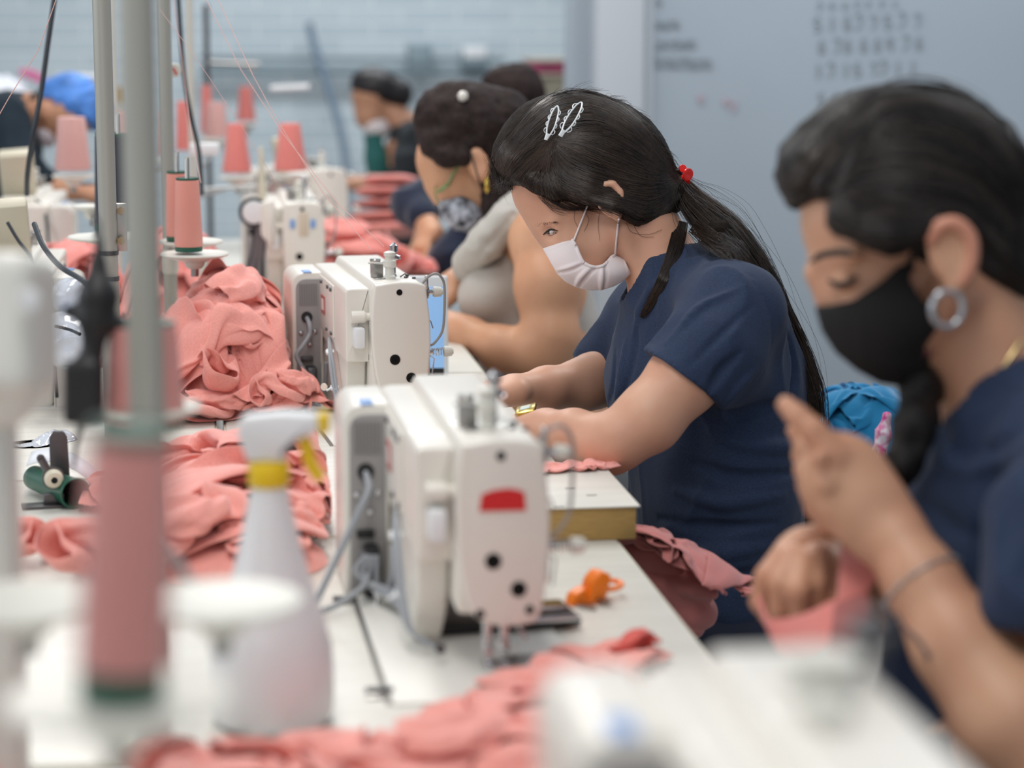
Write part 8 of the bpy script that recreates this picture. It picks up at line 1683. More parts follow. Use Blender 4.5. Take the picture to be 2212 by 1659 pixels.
4,-2,0,0,0,-1,-5,3,2,0,0,-4,3,2,-4,-1,6,2,-2,-5,-1,-3,7,3,-6,0,7,-5,0,4,-3,0,2,-5,4,2,-4,-2,2,0,2,-2,1,3,1,1,-5,-2,1,6,
-4,5,0,4,1,0,-7,3,2,-5,-6,7,-3,6,4,-4,0,-5,9,-2,-2,0,-4,-1,8,-3,-4,3,0,4,0,0,-4,-1,-3,7,2,-8,3,-1,-2,-1,7,-1,2,-1,0,-2,4,0,
-8,6,10,-1,-1,1,-6,3,-1,1,-1,-5,4,0,5,0,-3,-1,-6,8,2,2,-9,3,2,-3,-2,4,-4,7,-1,-7,3,1,-3,0,-4,4,0,-1,0,6,1,1,2,-1,-4,4,-3,0,
-7,5,0,7,1,0,-1,-4,1,3,3,-3,-2,4,-1,2,-3,3,-1,0,-3,-6,5,1,2,-1,-2,0,-1,-1,5,-1,-2,0,4,-5,2,1,-1,-4,1,2,3,2,0,-3,-2,-1,3,-3,
-6,-3,1,4,10,1,-1,-5,0,1,5,0,0,0,-1,-2,1,0,2,-4,0,-4,5,2,-1,0,2,-6,4,-4,1,4,-5,1,-1,-1,2,0,2,0,-3,4,1,-1,4,-3,-1,-6,-3,3,
3,-6,-1,0,5,6,0,-4,0,-2,-1,2,2,-5,4,4,-3,-4,1,4,-4,2,4,0,-4,2,2,-2,-3,2,0,-1,1,1,-4,-1,1,5,-2,-2,-1,-4,0,8,3,0,-1,0,-7,-7,
3,5,-2,-1,-1,2,0,-2,-2,-1,-5,4,0,-3,8,2,1,-6,2,-2,2,-1,0,0,3,1,0,1,-2,0,-2,-8,8,0,4,0,-3,-1,-5,5,-5,4,2,3,-1,-3,4,-1,-1,-7,
4,2,1,-1,1,-3,2,-2,-4,-1,-3,7,-5,2,3,2,2,-3,-1,1,-4,7,-5,6,-2,3,-2,-2,-4,-1,4,4,-5,3,2,1,-2,-6,-1,4,-3,-2,6,2,-2,0,-5,6,0,0,
7,-3,-2,4,-6,3,2,1,-7,5,-1,-1,1,0,-7,1,9,1,-7,0,1,0,5,2,0,-1,2,-4,2,-3,0,3,-2,2,-1,3,0,-8,0,2,0,1,0,0,-3,2,3,-3,0,-5,
5,-1,3,-2,-4,3,1,2,-9,2,7,-5,1,-6,1,1,2,7,-4,-3,-3,2,3,1,3,1,-1,-2,1,1,-2,0,-2,5,-2,1,-1,-1,-2,-2,1,3,1,-4,-1,1,4,-5,3,1,
3,0,1,-5,2,-3,8,-2,1,-7,2,-5,5,4,-3,0,1,1,4,-8,3,3,-1,-6,7,2,0,-8,-4,5,1,4,2,0,-2,1,-10,7,0,-5,0,5,5,-4,-6,3,2,-1,-5,8]),
]
def sheet_grid(k):
    m, v = SHEETS[k]; G_ = np.array(v).reshape(3, m, m).cumsum(1).cumsum(2).transpose(1, 2, 0)*.002
    S_ = G_.copy(); S_[1:-1, 1:-1] = .7*G_[1:-1, 1:-1]+.075*(G_[:-2, 1:-1]+G_[2:, 1:-1]+G_[1:-1, :-2]+G_[1:-1, 2:])
    V = S_.reshape(-1, 3); c = (V.max(0)+V.min(0))/2; return V-np.array([c[0], c[1], V[:, 2].min()])
SG = [sheet_grid(k) for k in range(len(SHEETS))]
def grid_quads(m):
    ix = np.arange(m*m).reshape(m, m); return np.stack([ix[:-1, :-1], ix[:-1, 1:], ix[1:, 1:], ix[1:, :-1]], -1).reshape(-1, 4)
def sheet_piece(k, c, size, rz, mt, parent=None, H=0, R=(.1, .1), top=(0, 0), zs=1.0, name='garment', floor_z=None, sub=2, flip=1):
    """one fallen garment: size = its longer plan side; it is laid over a dome of height H and radii R centred at top"""
    k = (0, 1, 0, 2)[k % 4]; V = SG[k].copy(); L = (V[:, :2].max(0)-V[:, :2].min(0)).max(); V *= size/L; V[:, 2] *= zs; V[:, 0] *= flip
    a = math.radians(rz); x = V[:, 0]*math.cos(a)-V[:, 1]*math.sin(a)+c[0]; y = V[:, 0]*math.sin(a)+V[:, 1]*math.cos(a)+c[1]
    rr = np.sqrt(((x-top[0])/R[0])**2+((y-top[1])/R[1])**2); dome = H*np.clip(1-rr**2.4, 0, 1)**.8 if H else 0
    z = V[:, 2]+c[2]+dome
    if floor_z is not None: z = np.maximum(z, floor_z)
    me = mesh_np(name, np.stack([x, y, z], 1), grid_quads(SHEETS[k][0]))
    o = finish(me, name, mt, parent)
    m = o.modifiers.new('thickness', 'SOLIDIFY'); m.thickness = .0016; m.offset = 0
    m = o.modifiers.new('smooth', 'SUBSURF'); m.levels = 1; m.render_levels = sub
    return o

def heap(label, c, R, H, n, seed, mt=None, z0=TZ, size=1.0, zs=.8, name='garment_heap', cat='garment heap', sub=1, group=None, core=True, xmax=None, piece='garment', ks=(0, 1, 2, 3)):
    """heap of fallen garments around c, R = plan radii, H = height of the pile under the topmost ones"""
    rng = np.random.default_rng(seed); o = empty(name, (c[0], c[1], z0), label=label, cat=cat, group=group)
    if core:
        bm = bmesh.new(); lathe(bm, [(1, 0), (.97, .25), (.85, .55), (.6, .82), (.3, .96), (.0001, 1.0)], n=40)
        for v in bm.verts: v.co = Vector((c[0]+v.co.x*R[0]*.82, c[1]+v.co.y*R[1]*.82, z0+.001+v.co.z*H*.9))
        obj('inner_fold', bm, mt or M_cloth, o, kw=True)
    for i in range(n):
        a = rng.random()*6.28+i*2.4; q = (.55*rng.random()**.5 if i < n*.7 else .2*rng.random()); s = 2*max(R)*size*(.72+.4*rng.random()) if i < n*.7 else 2*max(R)*size*.55
        x, y = c[0]+R[0]*q*math.cos(a), c[1]+R[1]*q*math.sin(a)
        rz = math.degrees(math.atan2(R[1], R[0]))*(1 if R[1] > R[0]*1.4 else 0)+rng.normal(0, 35)+(90 if rng.random() < .3 else 0)
        pc_ = sheet_piece(ks[i % len(ks)], (x, y, z0+.002+.006*rng.random()+(H*.1 if i >= n*.7 else 0)), s, rz, mt or M_cloth, o, H=H, R=(R[0]*1.05, R[1]*1.05), top=c, zs=zs, floor_z=z0+.001, sub=sub, flip=1 if rng.random() < .5 else -1, name=piece)
        if xmax is not None:
            me = pc_.data; co = np.empty(len(me.vertices)*3, np.float32); me.vertices.foreach_get('co', co); co = co.reshape(-1, 3); over = co[:, 0] > xmax; co[over, 0] = xmax-.15*(co[over, 0]-xmax); me.vertices.foreach_set('co', co.ravel()); me.update()
    return o
# ================================================================== woman in the ribbed top
DC = 4.25
M_knit = mat('grey_rib_knit', (184, 178, 170), rough=.9, sheen=.3, bump=.6, bscale=90, bdist=.003, stretch=(6, 6, .5), var=.2, vscale=400)
M_cowl = mat('grey_cowl_knit', (190, 186, 178), rough=.95, sheen=.3, bump=.6, bscale=500, bdist=.002)
M_hairC = mat('brown_hair_bun', (40, 28, 26), rough=.7, spec=.25, var=.5, vscale=40, stretch=(4, 1, 4), bump=.4, bscale=120, bdist=.003)
C_ = Sdf(DC)
C_.el((1012, 296), (104, 96, 84), 20, k=20); C_.el((955, 350), (58, 56, 66), 50, k=30); C_.el((975, 400), (50, 50, 56), 60, k=30)
C_.rc((928, 404, 0), 10, (944, 432, 0), 9, k=12); C_.rc((1030, 410, 0), 38, (1000, 462, 0), 26, k=40)
for s_ in (-1, 1):
    C_.el((1034, 356, s_*.072), (24, 38, 9), -12, k=6); C_.el((1032, 352, s_*.081), (13, 22, 7), -12, k=4, kind='-'); C_.el((1040, 386, s_*.074), (9, 10, 6), 0, k=5)
C_.chain([(1070, 380, 0, 52), (1110, 450, 0, 54), (1140, 520, 0, 70)], k=30)
C_.chain([(1150, 520, 0, 80), (1165, 640, 0, 100), (1180, 800, 0, 110), (1200, 900, 0, 120)], k=50)
C_.chain([(1140, 500, 0, 70), (1172, 520, -.15, 66), (1182, 620, -.19, 66), (1190, 730, -.20, 58), (1176, 770, -.20, 50), (1080, 752, -.17, 44), (1010, 722, -.12, 34), (985, 706, -.10, 28)], k=30)
C_.chain([(1140, 500, 0, 70), (1120, 520, .16, 60), (1070, 620, .17, 52), (1010, 600, .12, 34), (985, 612, .08, 27)], k=30)
hand(C_, Cc(985, 706, DC-.10), (-.8, .2, .3), (.2, .7, -.6), side=1, curl=(.6, .8, .5), L=.95)
hand(C_, Cc(985, 612, DC+.08), (-.6, -.5, -.3), (-.2, .5, -.6), side=-1, curl=(.5, .7, .5), L=.95)
for s_ in (-1, 1):
    C_.chain([(1200, 920, s_*.1, 92), (1040, 940, s_*.12, 76), (880, 950, s_*.13, 60), (890, 1240, s_*.13, 46), (895, 1480, s_*.13, 34), (850, 1500, s_*.14, 26)], k=20)
wc = empty('person', tuple(P(1190, 900, DC))[:2]+(0,), label='woman in grey ribbed sleeveless top with cowl collar, green glasses and patterned mask', cat='person')
finish(C_.mesh('body', .0055), 'body', M_skinC, wc)
E_ = Sdf(DC)
E_.chain([(1130, 540, 0, 84), (1120, 650, 0, 96), (1160, 800, 0, 118), (1190, 900, 0, 120)], k=40)
E_.el((1062, 640, -.02), (72, 74, 120), 10, k=40); E_.chain([(1190, 600, 0, 84), (1210, 700, 0, 84)], k=40)
E_.chain([(1178, 520, -.16, 76), (1184, 620, -.20, 78), (1190, 720, -.215, 72)], k=12, kind='-')
finish(E_.mesh('ribbed_top', .0065), 'ribbed_top', M_knit, wc)
E2 = Sdf(DC)
E2.chain([(1124, 438, -.05, 34), (1090, 478, -.10, 38), (1048, 526, -.10, 38), (1016, 566, -.04, 34), (1006, 578, .03, 30)], k=16)
E2.chain([(1130, 430, .03, 28), (1100, 500, .09, 28), (1030, 560, .06, 28)], k=16)
E2.drape([(1118, 455), (1080, 500), (1030, 556)], 5, inset=0, k=6, kind='-')
finish(E2.mesh('cowl_collar', .005, disp=wrinkle(.006, 30, 3)), 'cowl_collar', M_cowl, wc)
E3 = Sdf(DC)
E3.el((1014, 274), (126, 100, 96), 14, k=20); E3.el((1085, 260), (60, 66, 70), 20, k=40)
E3.chain([(1075, 360, -.02, 40), (1080, 420, -.04, 34), (1062, 450, -.05, 24)], k=30)
E3.el((1034, 356, -.09), (28, 38, 30), -12, k=6, kind='-'); E3.el((952, 414, 0), (60, 58, 110), 50, k=8, kind='-'); E3.el((972, 312, 0), (66, 34, 88), 16, k=20); E3.chain([(930, 318, -.050, 22), (965, 336, -.064, 22), (1000, 344, -.072, 16)], k=24)
h3 = finish(E3.mesh('hair', .006, disp=lambda V, N: V+N*(fbm(V*np.array([40, 50, 12]), 2, 5)*.004)[:, None]), 'hair', M_hairC, wc)
bm = bmesh.new(); lathe(bm, [(.0001, -.010), (.007, -.007), (.010, 0), (.007, .007), (.0001, .010)], tuple(P(1000, 208, DC-.075)), 'y', 18)
pl_ = obj('hair_pin', bm, mat('pearl', (226, 222, 214), rough=.15, coat=.5)); tag(pl_, 'round pearl hair pin on top of the brown-haired woman', 'hair pin')
E4 = Sdf(DC)
E4.el((990, 452), (48, 42, 58), 40, k=10); E4.el((1010, 470), (40, 34, 56), 10, k=14)
E4.clip([(944, 430), (965, 432), (1012, 416), (1050, 412), (1056, 450), (1050, 488), (1020, 504), (980, 496), (952, 470)], k=1.5)
M_pat = mat('patterned_cotton', (196, 200, 212), rough=.85, var=.6, vscale=55, var2=(34, 34, 44))
cm = finish(E4.mesh('face_mask', .004), 'face_mask', M_pat, wc)
bm = bmesh.new(); tube(bm, on(C_, [(1018, 330), (1030, 375), (1046, 425)], .004), .0016, 6); obj('ear_loop', bm, M_black, cm)
M_gl = mat('green_glasses_plastic', (112, 140, 84), rough=.25, coat=.4)
go = empty('glasses', tuple(P(960, 410, DC)), label='green framed glasses worn by the woman in the ribbed top', cat='glasses')
bm = bmesh.new(); tube(bm, [tuple(q) for q in on(C_, [(1004, 338), (985, 366), (968, 398)], .006)], .0028, 8); obj('temple', bm, M_gl, go, kw=True)
for dz in (-.035, .035):
    bm = bmesh.new(); c0 = P(946, 422, DC+dz); tube(bm, [tuple(c0+Vector((.010*math.cos(a)*.6-.004*math.sin(a), .024*math.cos(a), .017*math.sin(a)))) for a in np.linspace(0, 2*PI, 21)], .0016, 6); obj('lens_rim', bm, M_gl, go, kw=True)
bm = bmesh.new(); tube(bm, [tuple(P(968, 398, DC-.072)), tuple(P(955, 408, DC-.062)), tuple(P(948, 414, DC-.055))], .004, 8); obj('hinge', bm, M_gl, go, kw=True)
bm = bmesh.new(); lathe(bm, [(.0001, -.016), (.005, -.008), (.0045, .004), (.0018, .014), (.0001, .016)], tuple(P(1052, 400, DC-.078)), 'z', 12)
tag(obj('drop_earring', bm, M_gold), 'gold drop earring on the woman in the ribbed top', 'earring')

# ================================================================== worker in navy sleeves behind her
DE = 5.35
M_navyE = mat('navy_sweatshirt', (22, 34, 58), rough=.9, sheen=.2); M_navyE2 = mat('blue_cuff', (36, 50, 92), rough=.9, sheen=.2)
U = Sdf(DE)
U.el((1108, 205), (62, 58, 52), 10, k=20); U.chain([(1120, 250, 0, 34), (1130, 320, 0, 40)], k=20)
U.chain([(1130, 400, 0, 90), (1130, 560, 0, 100), (1140, 700, 0, 110)], k=40)
U.chain([(920, 486, -.04, 25), (940, 505, -.10, 22)], k=10)
hand(U, Cc(925, 486, DE-.05), (-.3, -.8, -.5), (-.8, .5, -.2), side=1, curl=(.6, .8, .5))
hand(U, Cc(935, 570, DE-.16), (-.8, -.4, -.1), (-.3, .8, -.4), side=1, curl=(.6, .8, .5))
we = empty('person', tuple(P(1130, 620, DE))[:2]+(0,), label='worker in dark navy sleeves bent behind the woman in the ribbed top', cat='person')
finish(U.mesh('body', .007), 'body', M_skinC, we)
U2 = Sdf(DE)
U2.chain([(1110, 350, 0, 80), (1130, 450, 0, 100), (1120, 620, 0, 108), (1140, 760, 0, 120), (1140, 1050, 0, 110), (1140, 1240, 0, 100)], k=40)
U2.chain([(1090, 370, .14, 60), (980, 400, .12, 52), (890, 440, .04, 42), (912, 470, -.02, 36)], k=24)
U2.chain([(1100, 380, -.14, 64), (1040, 470, -.19, 52), (985, 555, -.19, 44), (960, 562, -.175, 38)], k=24)
finish(U2.mesh('sweatshirt', .008, disp=wrinkle(.01, 16, 5)), 'sweatshirt', M_navyE, we)
U3 = Sdf(DE); U3.el((1108, 196), (72, 58, 62), 10, k=20); U3.el((1128, 168), (30, 26, 30), 0, k=20); U3.el((1060, 225), (40, 40, 60), 30, k=10, kind='-')
finish(U3.mesh('hair', .008, disp=wrinkle(.006, 40, 2)), 'hair', M_hairC, we)

# ================================================================== far woman, white mask
DD = 7.2
M_dark = mat('charcoal_top', (40, 44, 48), rough=.9); M_teal = mat('teal_apron', (34, 96, 92), rough=.85)
X_ = Sdf(DD)
X_.el((806, 205), (46, 50, 48), 30, k=10); X_.el((800, 250), (34, 34, 38), 40, k=14); X_.chain([(850, 240, 0, 24), (876, 270, 0, 30)], k=16)
X_.chain([(880, 330, 0, 50), (880, 480, 0, 60)], k=20)
X_.chain([(860, 400, -.14, 22), (800, 396, -.16, 17), (775, 395, -.15, 14)], k=10); hand(X_, Cc(780, 395, DD-.15), (-.9, .1, -.1), (.1, .9, -.3), L=1.0)
wd_ = empty('person', tuple(P(880, 500, DD))[:2]+(0,), label='farthest woman, dark bun and charcoal top, white mask, by the blue brick wall', cat='person')
finish(X_.mesh('body', .008), 'body', M_skinD, wd_)
X2 = Sdf(DD); X2.el((812, 190), (56, 44, 54), 20, k=10); X2.el((858, 204), (34, 34, 34), 10, k=14); X2.el((776, 252), (36, 32, 60), 30, k=4, kind='-')
finish(X2.mesh('hair', .008, disp=wrinkle(.006, 40, 2)), 'hair', mat('near_black_hair', (26, 20, 22), rough=.5), wd_)
X3 = Sdf(DD); X3.el((812, 274), (34, 26, 34), 30, k=8); X3.clip([(782, 258), (812, 246), (848, 262), (846, 292), (822, 302), (792, 292)])
finish(X3.mesh('face_mask', .006), 'face_mask', M_mask, wd_)
X4 = Sdf(DD)
X4.chain([(882, 300, 0, 44), (876, 400, 0, 52), (880, 600, 0, 70), (880, 900, 0, 64)], k=20); X4.chain([(890, 290, -.13, 30), (880, 350, -.15, 30), (862, 396, -.15, 26)], k=14); X4.chain([(880, 290, .13, 30), (860, 360, .15, 30)], k=14)
finish(X4.mesh('top', .01, disp=wrinkle(.012, 14, 5)), 'top', M_dark, wd_)
X5 = Sdf(DD); X5.chain([(812, 300, -.02, 20), (816, 350, -.03, 24), (820, 400, -.03, 26)], k=14); X5.chain([(800, 295, .08, 14), (806, 380, .08, 18)], k=10)
finish(X5.mesh('apron', .01, disp=wrinkle(.012, 20, 5)), 'apron', M_teal, wd_)

# ================================================================== worker at left in a blue hair cover
DF = 5.6
M_net = mat('blue_hair_cover_fabric', (74, 128, 204), rough=.6, var=.35, vscale=16, bump=.3, bscale=120, bdist=.004)
M_blk = mat('black_teal_top', (16, 34, 46), rough=.9)
Y_ = Sdf(DF)
Y_.el((140, 245), (66, 60, 62), -20, k=10); Y_.el((112, 262), (36, 44, 50), 20, k=14); Y_.chain([(70, 230, 0, 32), (50, 270, 0, 40)], k=18)
Y_.el((96, 238, -.068), (16, 22, 7), 0, k=4)
Y_.chain([(10, 330, 0, 66), (-20, 480, 0, 90)], k=20)
Y_.chain([(90, 400, -.10, 26), (160, 412, -.12, 20), (185, 416, -.12, 16)], k=12); hand(Y_, Cc(185, 416, DF-.12), (.9, -.1, 0), (0, 1, -.1), side=-1)
wf_ = empty('person', tuple(P(-10, 520, DF))[:2]+(0,), label='worker at far left in blue hair cover and dark top, leaning over', cat='person')
finish(Y_.mesh('body', .007), 'body', M_skinD, wf_)
Y2 = Sdf(DF); Y2.el((162, 216), (76, 54, 70), 18, k=10); Y2.el((206, 248), (26, 30, 50), 20, k=20); Y2.el((104, 276), (44, 48, 90), 10, k=6, kind='-')
finish(Y2.mesh('hair_cover', .006, disp=wrinkle(.014, 22, 2)), 'hair_cover', M_net, wf_)
Y3 = Sdf(DF); Y3.el((104, 290), (32, 28, 46), -30, k=8); Y3.clip([(80, 278), (104, 268), (132, 276), (128, 304), (106, 322), (84, 312)])
finish(Y3.mesh('face_mask', .005), 'face_mask', mat('pale_mask', (206, 198, 206), rough=.8), wf_)
Y4 = Sdf(DF)
Y4.chain([(48, 216, .02, 20), (20, 260, 0, 62), (0, 340, 0, 84), (-30, 500, 0, 110), (-30, 900, 0, 110), (-30, 1180, 0, 100)], k=30)
Y4.chain([(20, 250, -.12, 44), (40, 340, -.15, 40), (96, 398, -.10, 34)], k=20)
Y4.chain([(70, 210, -.03, 12), (86, 204, 0, 10)], k=10)
finish(Y4.mesh('top', .008, disp=wrinkle(.01, 18, 4)), 'top', M_blk, wf_)

# ------------------------------------------------------------------ stools
def stool(px, py, d, label, z=.44):
    c = P(px, py, d); o = empty('work_stool', (c.x, c.y, 0), label=label, cat='stool', group='stools behind the row of tables')
    bm = bmesh.new(); lathe(bm, [(.15, 0), (.165, .01), (.165, .035), (.14, .045)], (c.x, c.y, z-.12), 'z', 28); obj('seat', bm, M_black, o, kw=True)
    for a in range(4):
        q = Vector((math.cos(a*PI/2+.78), math.sin(a*PI/2+.78), 0)); bm = bmesh.new(); tube(bm, [c*Vector((1, 1, 0)) + q*.11+Vector((0, 0, z-.12)), c*Vector((1, 1, 0))+q*.17+Vector((0, 0, .012))] if False else [Vector((c.x, c.y, z-.12))+q*.11, Vector((c.x, c.y, .012))+q*.17], .012, 10); obj('leg', bm, M_dsteel, o, kw=True)
    return o
stool(1570, 1400, D0, 'black round stool under the woman in the white mask', z=.46)
stool(2230, 1700, DA, 'black round stool under the woman in the black mask', z=.62)
stool(1200, 920, DC, 'black round stool under the woman in the ribbed top', z=.56)
# ------------------------------------------------------------------ more machines
mC = machine('beige sewing machine with round wheel and paper label, behind the pink garment heap', (.198, 4.56, TZ), 0, cables=None)
pc = lambda px, py, d: Vector(P(px, py, d))
bm = bmesh.new(); box(bm, -.009, .009, -.0062, -.0045, .150, .196, bev=.0005); obj('paper_label', bm, mat('tan_label', (206, 192, 172), rough=.8), mC)
for x in (-.022, .019):
    bm = bmesh.new(); box(bm, x-.005, x+.005, -.0060, -.0045, .165, .183, bev=.0005); obj('blue_label', bm, M_blue, mC)
bm = bmesh.new(); lathe(bm, [(.0001, -.012), (.022, -.010), (.024, -.004), (.024, .004)], (-.098, .03, .196), 'y', 30); obj('wheel', bm, M_tie, mC)
bm = bmesh.new(); lathe(bm, [(.026, -.006), (.030, -.006), (.030, .012), (.026, .012)], (-.098, .03, .196), 'y', 30); obj('wheel_ring', bm, M_black, mC)
bm = bmesh.new(); prism(bm, rounded([(-.086, .215), (-.056, .222), (-.052, .15), (-.060, .125), (-.084, .150)], .004), .01, .05, 'xz', bev=.003); obj('roller_bracket', bm, M_white, mC)
for i, m_ in enumerate((M_dcable, M_cable, M_dsteel, M_cable, M_dcable)):
    bm = bmesh.new(); tube(bm, spline([(-.092+i*.006, .06, .170), (-.104+i*.006, .07, .10), (-.125+i*.011, .08, .04), (-.13+i*.012, .06, .004)], 6), .0036, 8); obj('cable', bm, m_, mC)
bm = bmesh.new(); lathe(bm, [(.010, 0), (.009, .02), (.0055, .085), (.0045, .105), (.002, .110)], (-.075, .25, .205), 'z', 18); obj('tapered_post', bm, M_beige, mC)
mD = machine('cream sewing machine with a pale blue round sticker, left of the far masked woman', (.31, 5.55, TZ), 14, cables=None, guard=False)
bm = bmesh.new(); lathe(bm, [(.0001, 0), (.014, 0), (.014, .0012)], (-.079, .12, .165), 'x', 24); obj('round_sticker', bm, M_blue, mD)
bm = bmesh.new(); box(bm, -.055, -.035, .12, .16, .205, .30, bev=.004, mat=Matrix.Rotation(-.18, 4, 'Y')); obj('beige_panel', bm, M_beige, mD)
def left_machine(loc, rz, label, boxes=True):
    o = machine(label, loc, rz, cables=None, guard=False)
    if boxes:
        Mx = Matrix.Translation((.0, .33, .262)) @ R_('X', -.6) @ R_('Z', .12)
        bm = bmesh.new(); box(bm, -.036, .036, -.014, .014, -.058, .058, bev=.008, mat=Mx); cb = obj('control_box', bm, M_beige, o)
        bm = bmesh.new(); box(bm, -.026, .026, -.0165, -.0135, -.045, .045, bev=.001, mat=Mx); obj('panel_face', bm, mat('panel_tan', (196, 184, 150), rough=.5), cb)
        bm = bmesh.new(); tube(bm, spline([(-.03, .35, .215), (-.06, .40, .19), (-.07, .44, .12), (-.075, .43, .02)], 6), .003, 8); obj('cable', bm, M_dcable, o)
    return o
left_machine((-.30, 3.86, TZ), 180, 'left-row sewing machine with tilted tan control box, nearest at the left edge')
left_machine((-.37, 5.15, TZ), 178, 'left-row sewing machine with tilted control box, beneath the worker in blue hair cover')

# raised machine head at the left edge, close to the camera
hd = empty('overlock_machine', (P(-40, 740, 1.62).x-.08, P(-40, 740, 1.62).y, TZ), label='very blurred white machine head cropped by the left edge of the frame', cat='sewing machine')
L_ = Sdf(1.62)
L_.rbox((-60, 700), (160, 150, 170), r=40, k=10); L_.chain([(-20, 760, -.02, 90), (10, 850, -.01, 72)], k=40); L_.chain([(-20, 760, .04, 90), (10, 850, .03, 72)], k=40)
finish(L_.mesh('head_casing', .004), 'head_casing', M_white2, hd)
bm = bmesh.new(); a_ = P(-130, 760, 1.64); box(bm, a_.x-.05, a_.x+.05, a_.y-.04, a_.y+.06, TZ, a_.z+.03, bev=.012); obj('column', bm, M_white2, hd, kw=True)
bm = bmesh.new(); lathe(bm, [(.0001, 0), (.007, 0), (.008, .003), (.007, .008)], tuple(P(62, 650, 1.55)), 'y', 18); obj('knob', bm, M_tie, hd, kw=True)

# ------------------------------------------------------------------ thread stands, tubes of thread
def thread_mat(nm, col, d=.1):
    m = mat(nm, col, rough=.75, sheen=.3, bump=.7, bscale=1, bdist=.0006)
    nt = m.node_tree
    for n in list(nt.nodes):
        if n.type == 'TEX_NOISE': nt.nodes.remove(n)
    w = nt.nodes.new('ShaderNodeTexWave'); w.wave_type = 'BANDS'; w.bands_direction = 'Z'; w.inputs['Scale'].default_value = 330; w.inputs['Distortion'].default_value = 1.2; w.inputs['Detail'].default_value = 2
    tc = [n for n in nt.nodes if n.type == 'TEX_COORD'][0]; bn = [n for n in nt.nodes if n.type == 'BUMP'][0]
    nt.links.new(tc.outputs['Object'], w.inputs['Vector']); nt.links.new(w.outputs['Fac'], bn.inputs['Height'])
    return m
M_pink = thread_mat('salmon_thread', (240, 158, 143)); M_pinkn = thread_mat('salmon_thread_near', (220, 148, 142)); M_pinkd = thread_mat('salmon_thread_deep', (232, 132, 124)); M_pinkp = thread_mat('dusty_pink_thread', (222, 170, 164)); M_nvt = thread_mat('navy_thread', (26, 34, 52)); M_must = thread_mat('mustard_thread', (176, 140, 60))
def thread_tube(px, yb, yt, d, rpx, m, label, rtop=None, spindle=True, group='tubes of thread on the stands', green=True, rim=None, gb=.07):
    """upright tube of thread whose base and top stand at yb / yt of the photo at depth d"""
    b = P(px, yb, d); t = P(px, yt, d); h = (t.z-b.z); r0 = rpx*d/F; r1 = (rtop or rpx*.86)*d/F
    o = empty('thread_tube', tuple(b), label=label, cat='thread tube', group=group)
    g = gb*h
    bm = bmesh.new(); lathe(bm, [(r0*.99, g), (r0*1.02, g+.002), (r0*1.02, g+.006), (r0*.5+r1*.5+.0004, h*.5), (r1*1.01, h-g*.6), (r1*.98, h-g*.45)], n=36); obj('thread', bm, m, o)
    if green:
        bm = bmesh.new(); lathe(bm, [(r0*.90, 0), (r0*.98, .001), (r0*.97, g)], n=36); obj('tube_base', bm, rim or M_green, o)
        bm = bmesh.new(); lathe(bm, [(r1*.95, h-g*.5), (r1*.97, h-g*.3), (r1*.97, h), (r1*.88, h), (r1*.88, h-g*.1)], n=36); obj('tube_rim', bm, rim or M_green, o)
        bm = bmesh.new(); lathe(bm, [(.0001, h-g*.15), (r1*.88, h-g*.15), (r1*.88, h-g*.2)], n=36); obj('tube_cap', bm, M_disc, o)
    return o, b, h
def stand(px, d, ytop, ybot, dia_px, arms, label, m=None, low=None, ncol=None):
    """pole at picture column px with discs hung on side arms; arms: (px, py, d, r_px)"""
    a = P(px, ytop, d); zb = low if low is not None else TZ
    ref = P(px, 830, d)
    o = empty('thread_stand', (ref.x, ref.y, zb), label=label, cat='thread stand', group='thread stand poles between the rows')
    bm = bmesh.new(); r = dia_px*d/F/2; box0 = [(r*1.0, 0), (r, a.z-zb)]
    lathe(bm, box0, (ref.x, ref.y, zb), 'z', 24); obj('pole', bm, m or M_pole, o, kw=True)
    for (ax, ay, ad, rp) in arms:
        c = P(ax, ay, ad); R = rp*ad/F
        bm = bmesh.new(); lathe(bm, [(.010, -.022), (.014, -.018), (.016, -.012), (R*.5, -.008), (R*.94, -.0025), (R, 0), (R*.97, .0022), (R*.9, .001), (.004, .0)], tuple(c), 'z', 44); dk = obj('disc', bm, M_disc, o, kw=True)
        bm = bmesh.new(); tube(bm, [(ref.x, ref.y, c.z-.018), (c.x, c.y, c.z-.018)], .0035, 8); obj('arm', bm, M_steel, o, kw=True)
        bm = bmesh.new(); lathe(bm, [(.006, -.034), (.006, -.022)], tuple(c), 'z', 12); obj('nut', bm, M_steel, o, kw=True)
    return o
def spindle(o, c, h):
    bm = bmesh.new(); lathe(bm, [(.0035, 0), (.0035, h-.003), (.0015, h)], tuple(c), 'z', 14); obj('spindle', bm, M_steel, o, kw=True)
s1 = stand(317, 1.72, -60, 900, 78, [(325, 880, 1.93, 112), (60, 1300, 1.42, 185), (478, 1300, 1.42, 180), (255, 1512, 1.05, 245)], 'wide grey pole nearest the camera, very blurred, with large white discs', low=TZ)
s2 = stand(243, 3.2, -60, 690, 39, [(238, 512, 3.6, 92), (200, 446, 3.95, 44)], 'slim grey pole with a rusty metal bracket, between the navy thread tubes')
s3 = stand(373, 3.86, -60, 850, 30, [(420, 549, 3.46, 76), (412, 522, 3.62, 72)], 'cream pole left of the sharp salmon thread tubes')
s4 = stand(427, 4.9, -60, 450, 15, [(512, 384, 5.2, 40), (628, 380, 5.0, 44), (468, 304, 6.0, 34)], 'thin pale pole behind the salmon tubes', m=M_polew)
s5 = stand(268, 4.7, -60, 600, 10, [(158, 380, 4.6, 46), (272, 330, 5.2, 30), (356, 345, 4.9, 26), (266, 228, 6.3, 18)], 'narrow pole hidden behind the wide grey pole', m=M_polew)
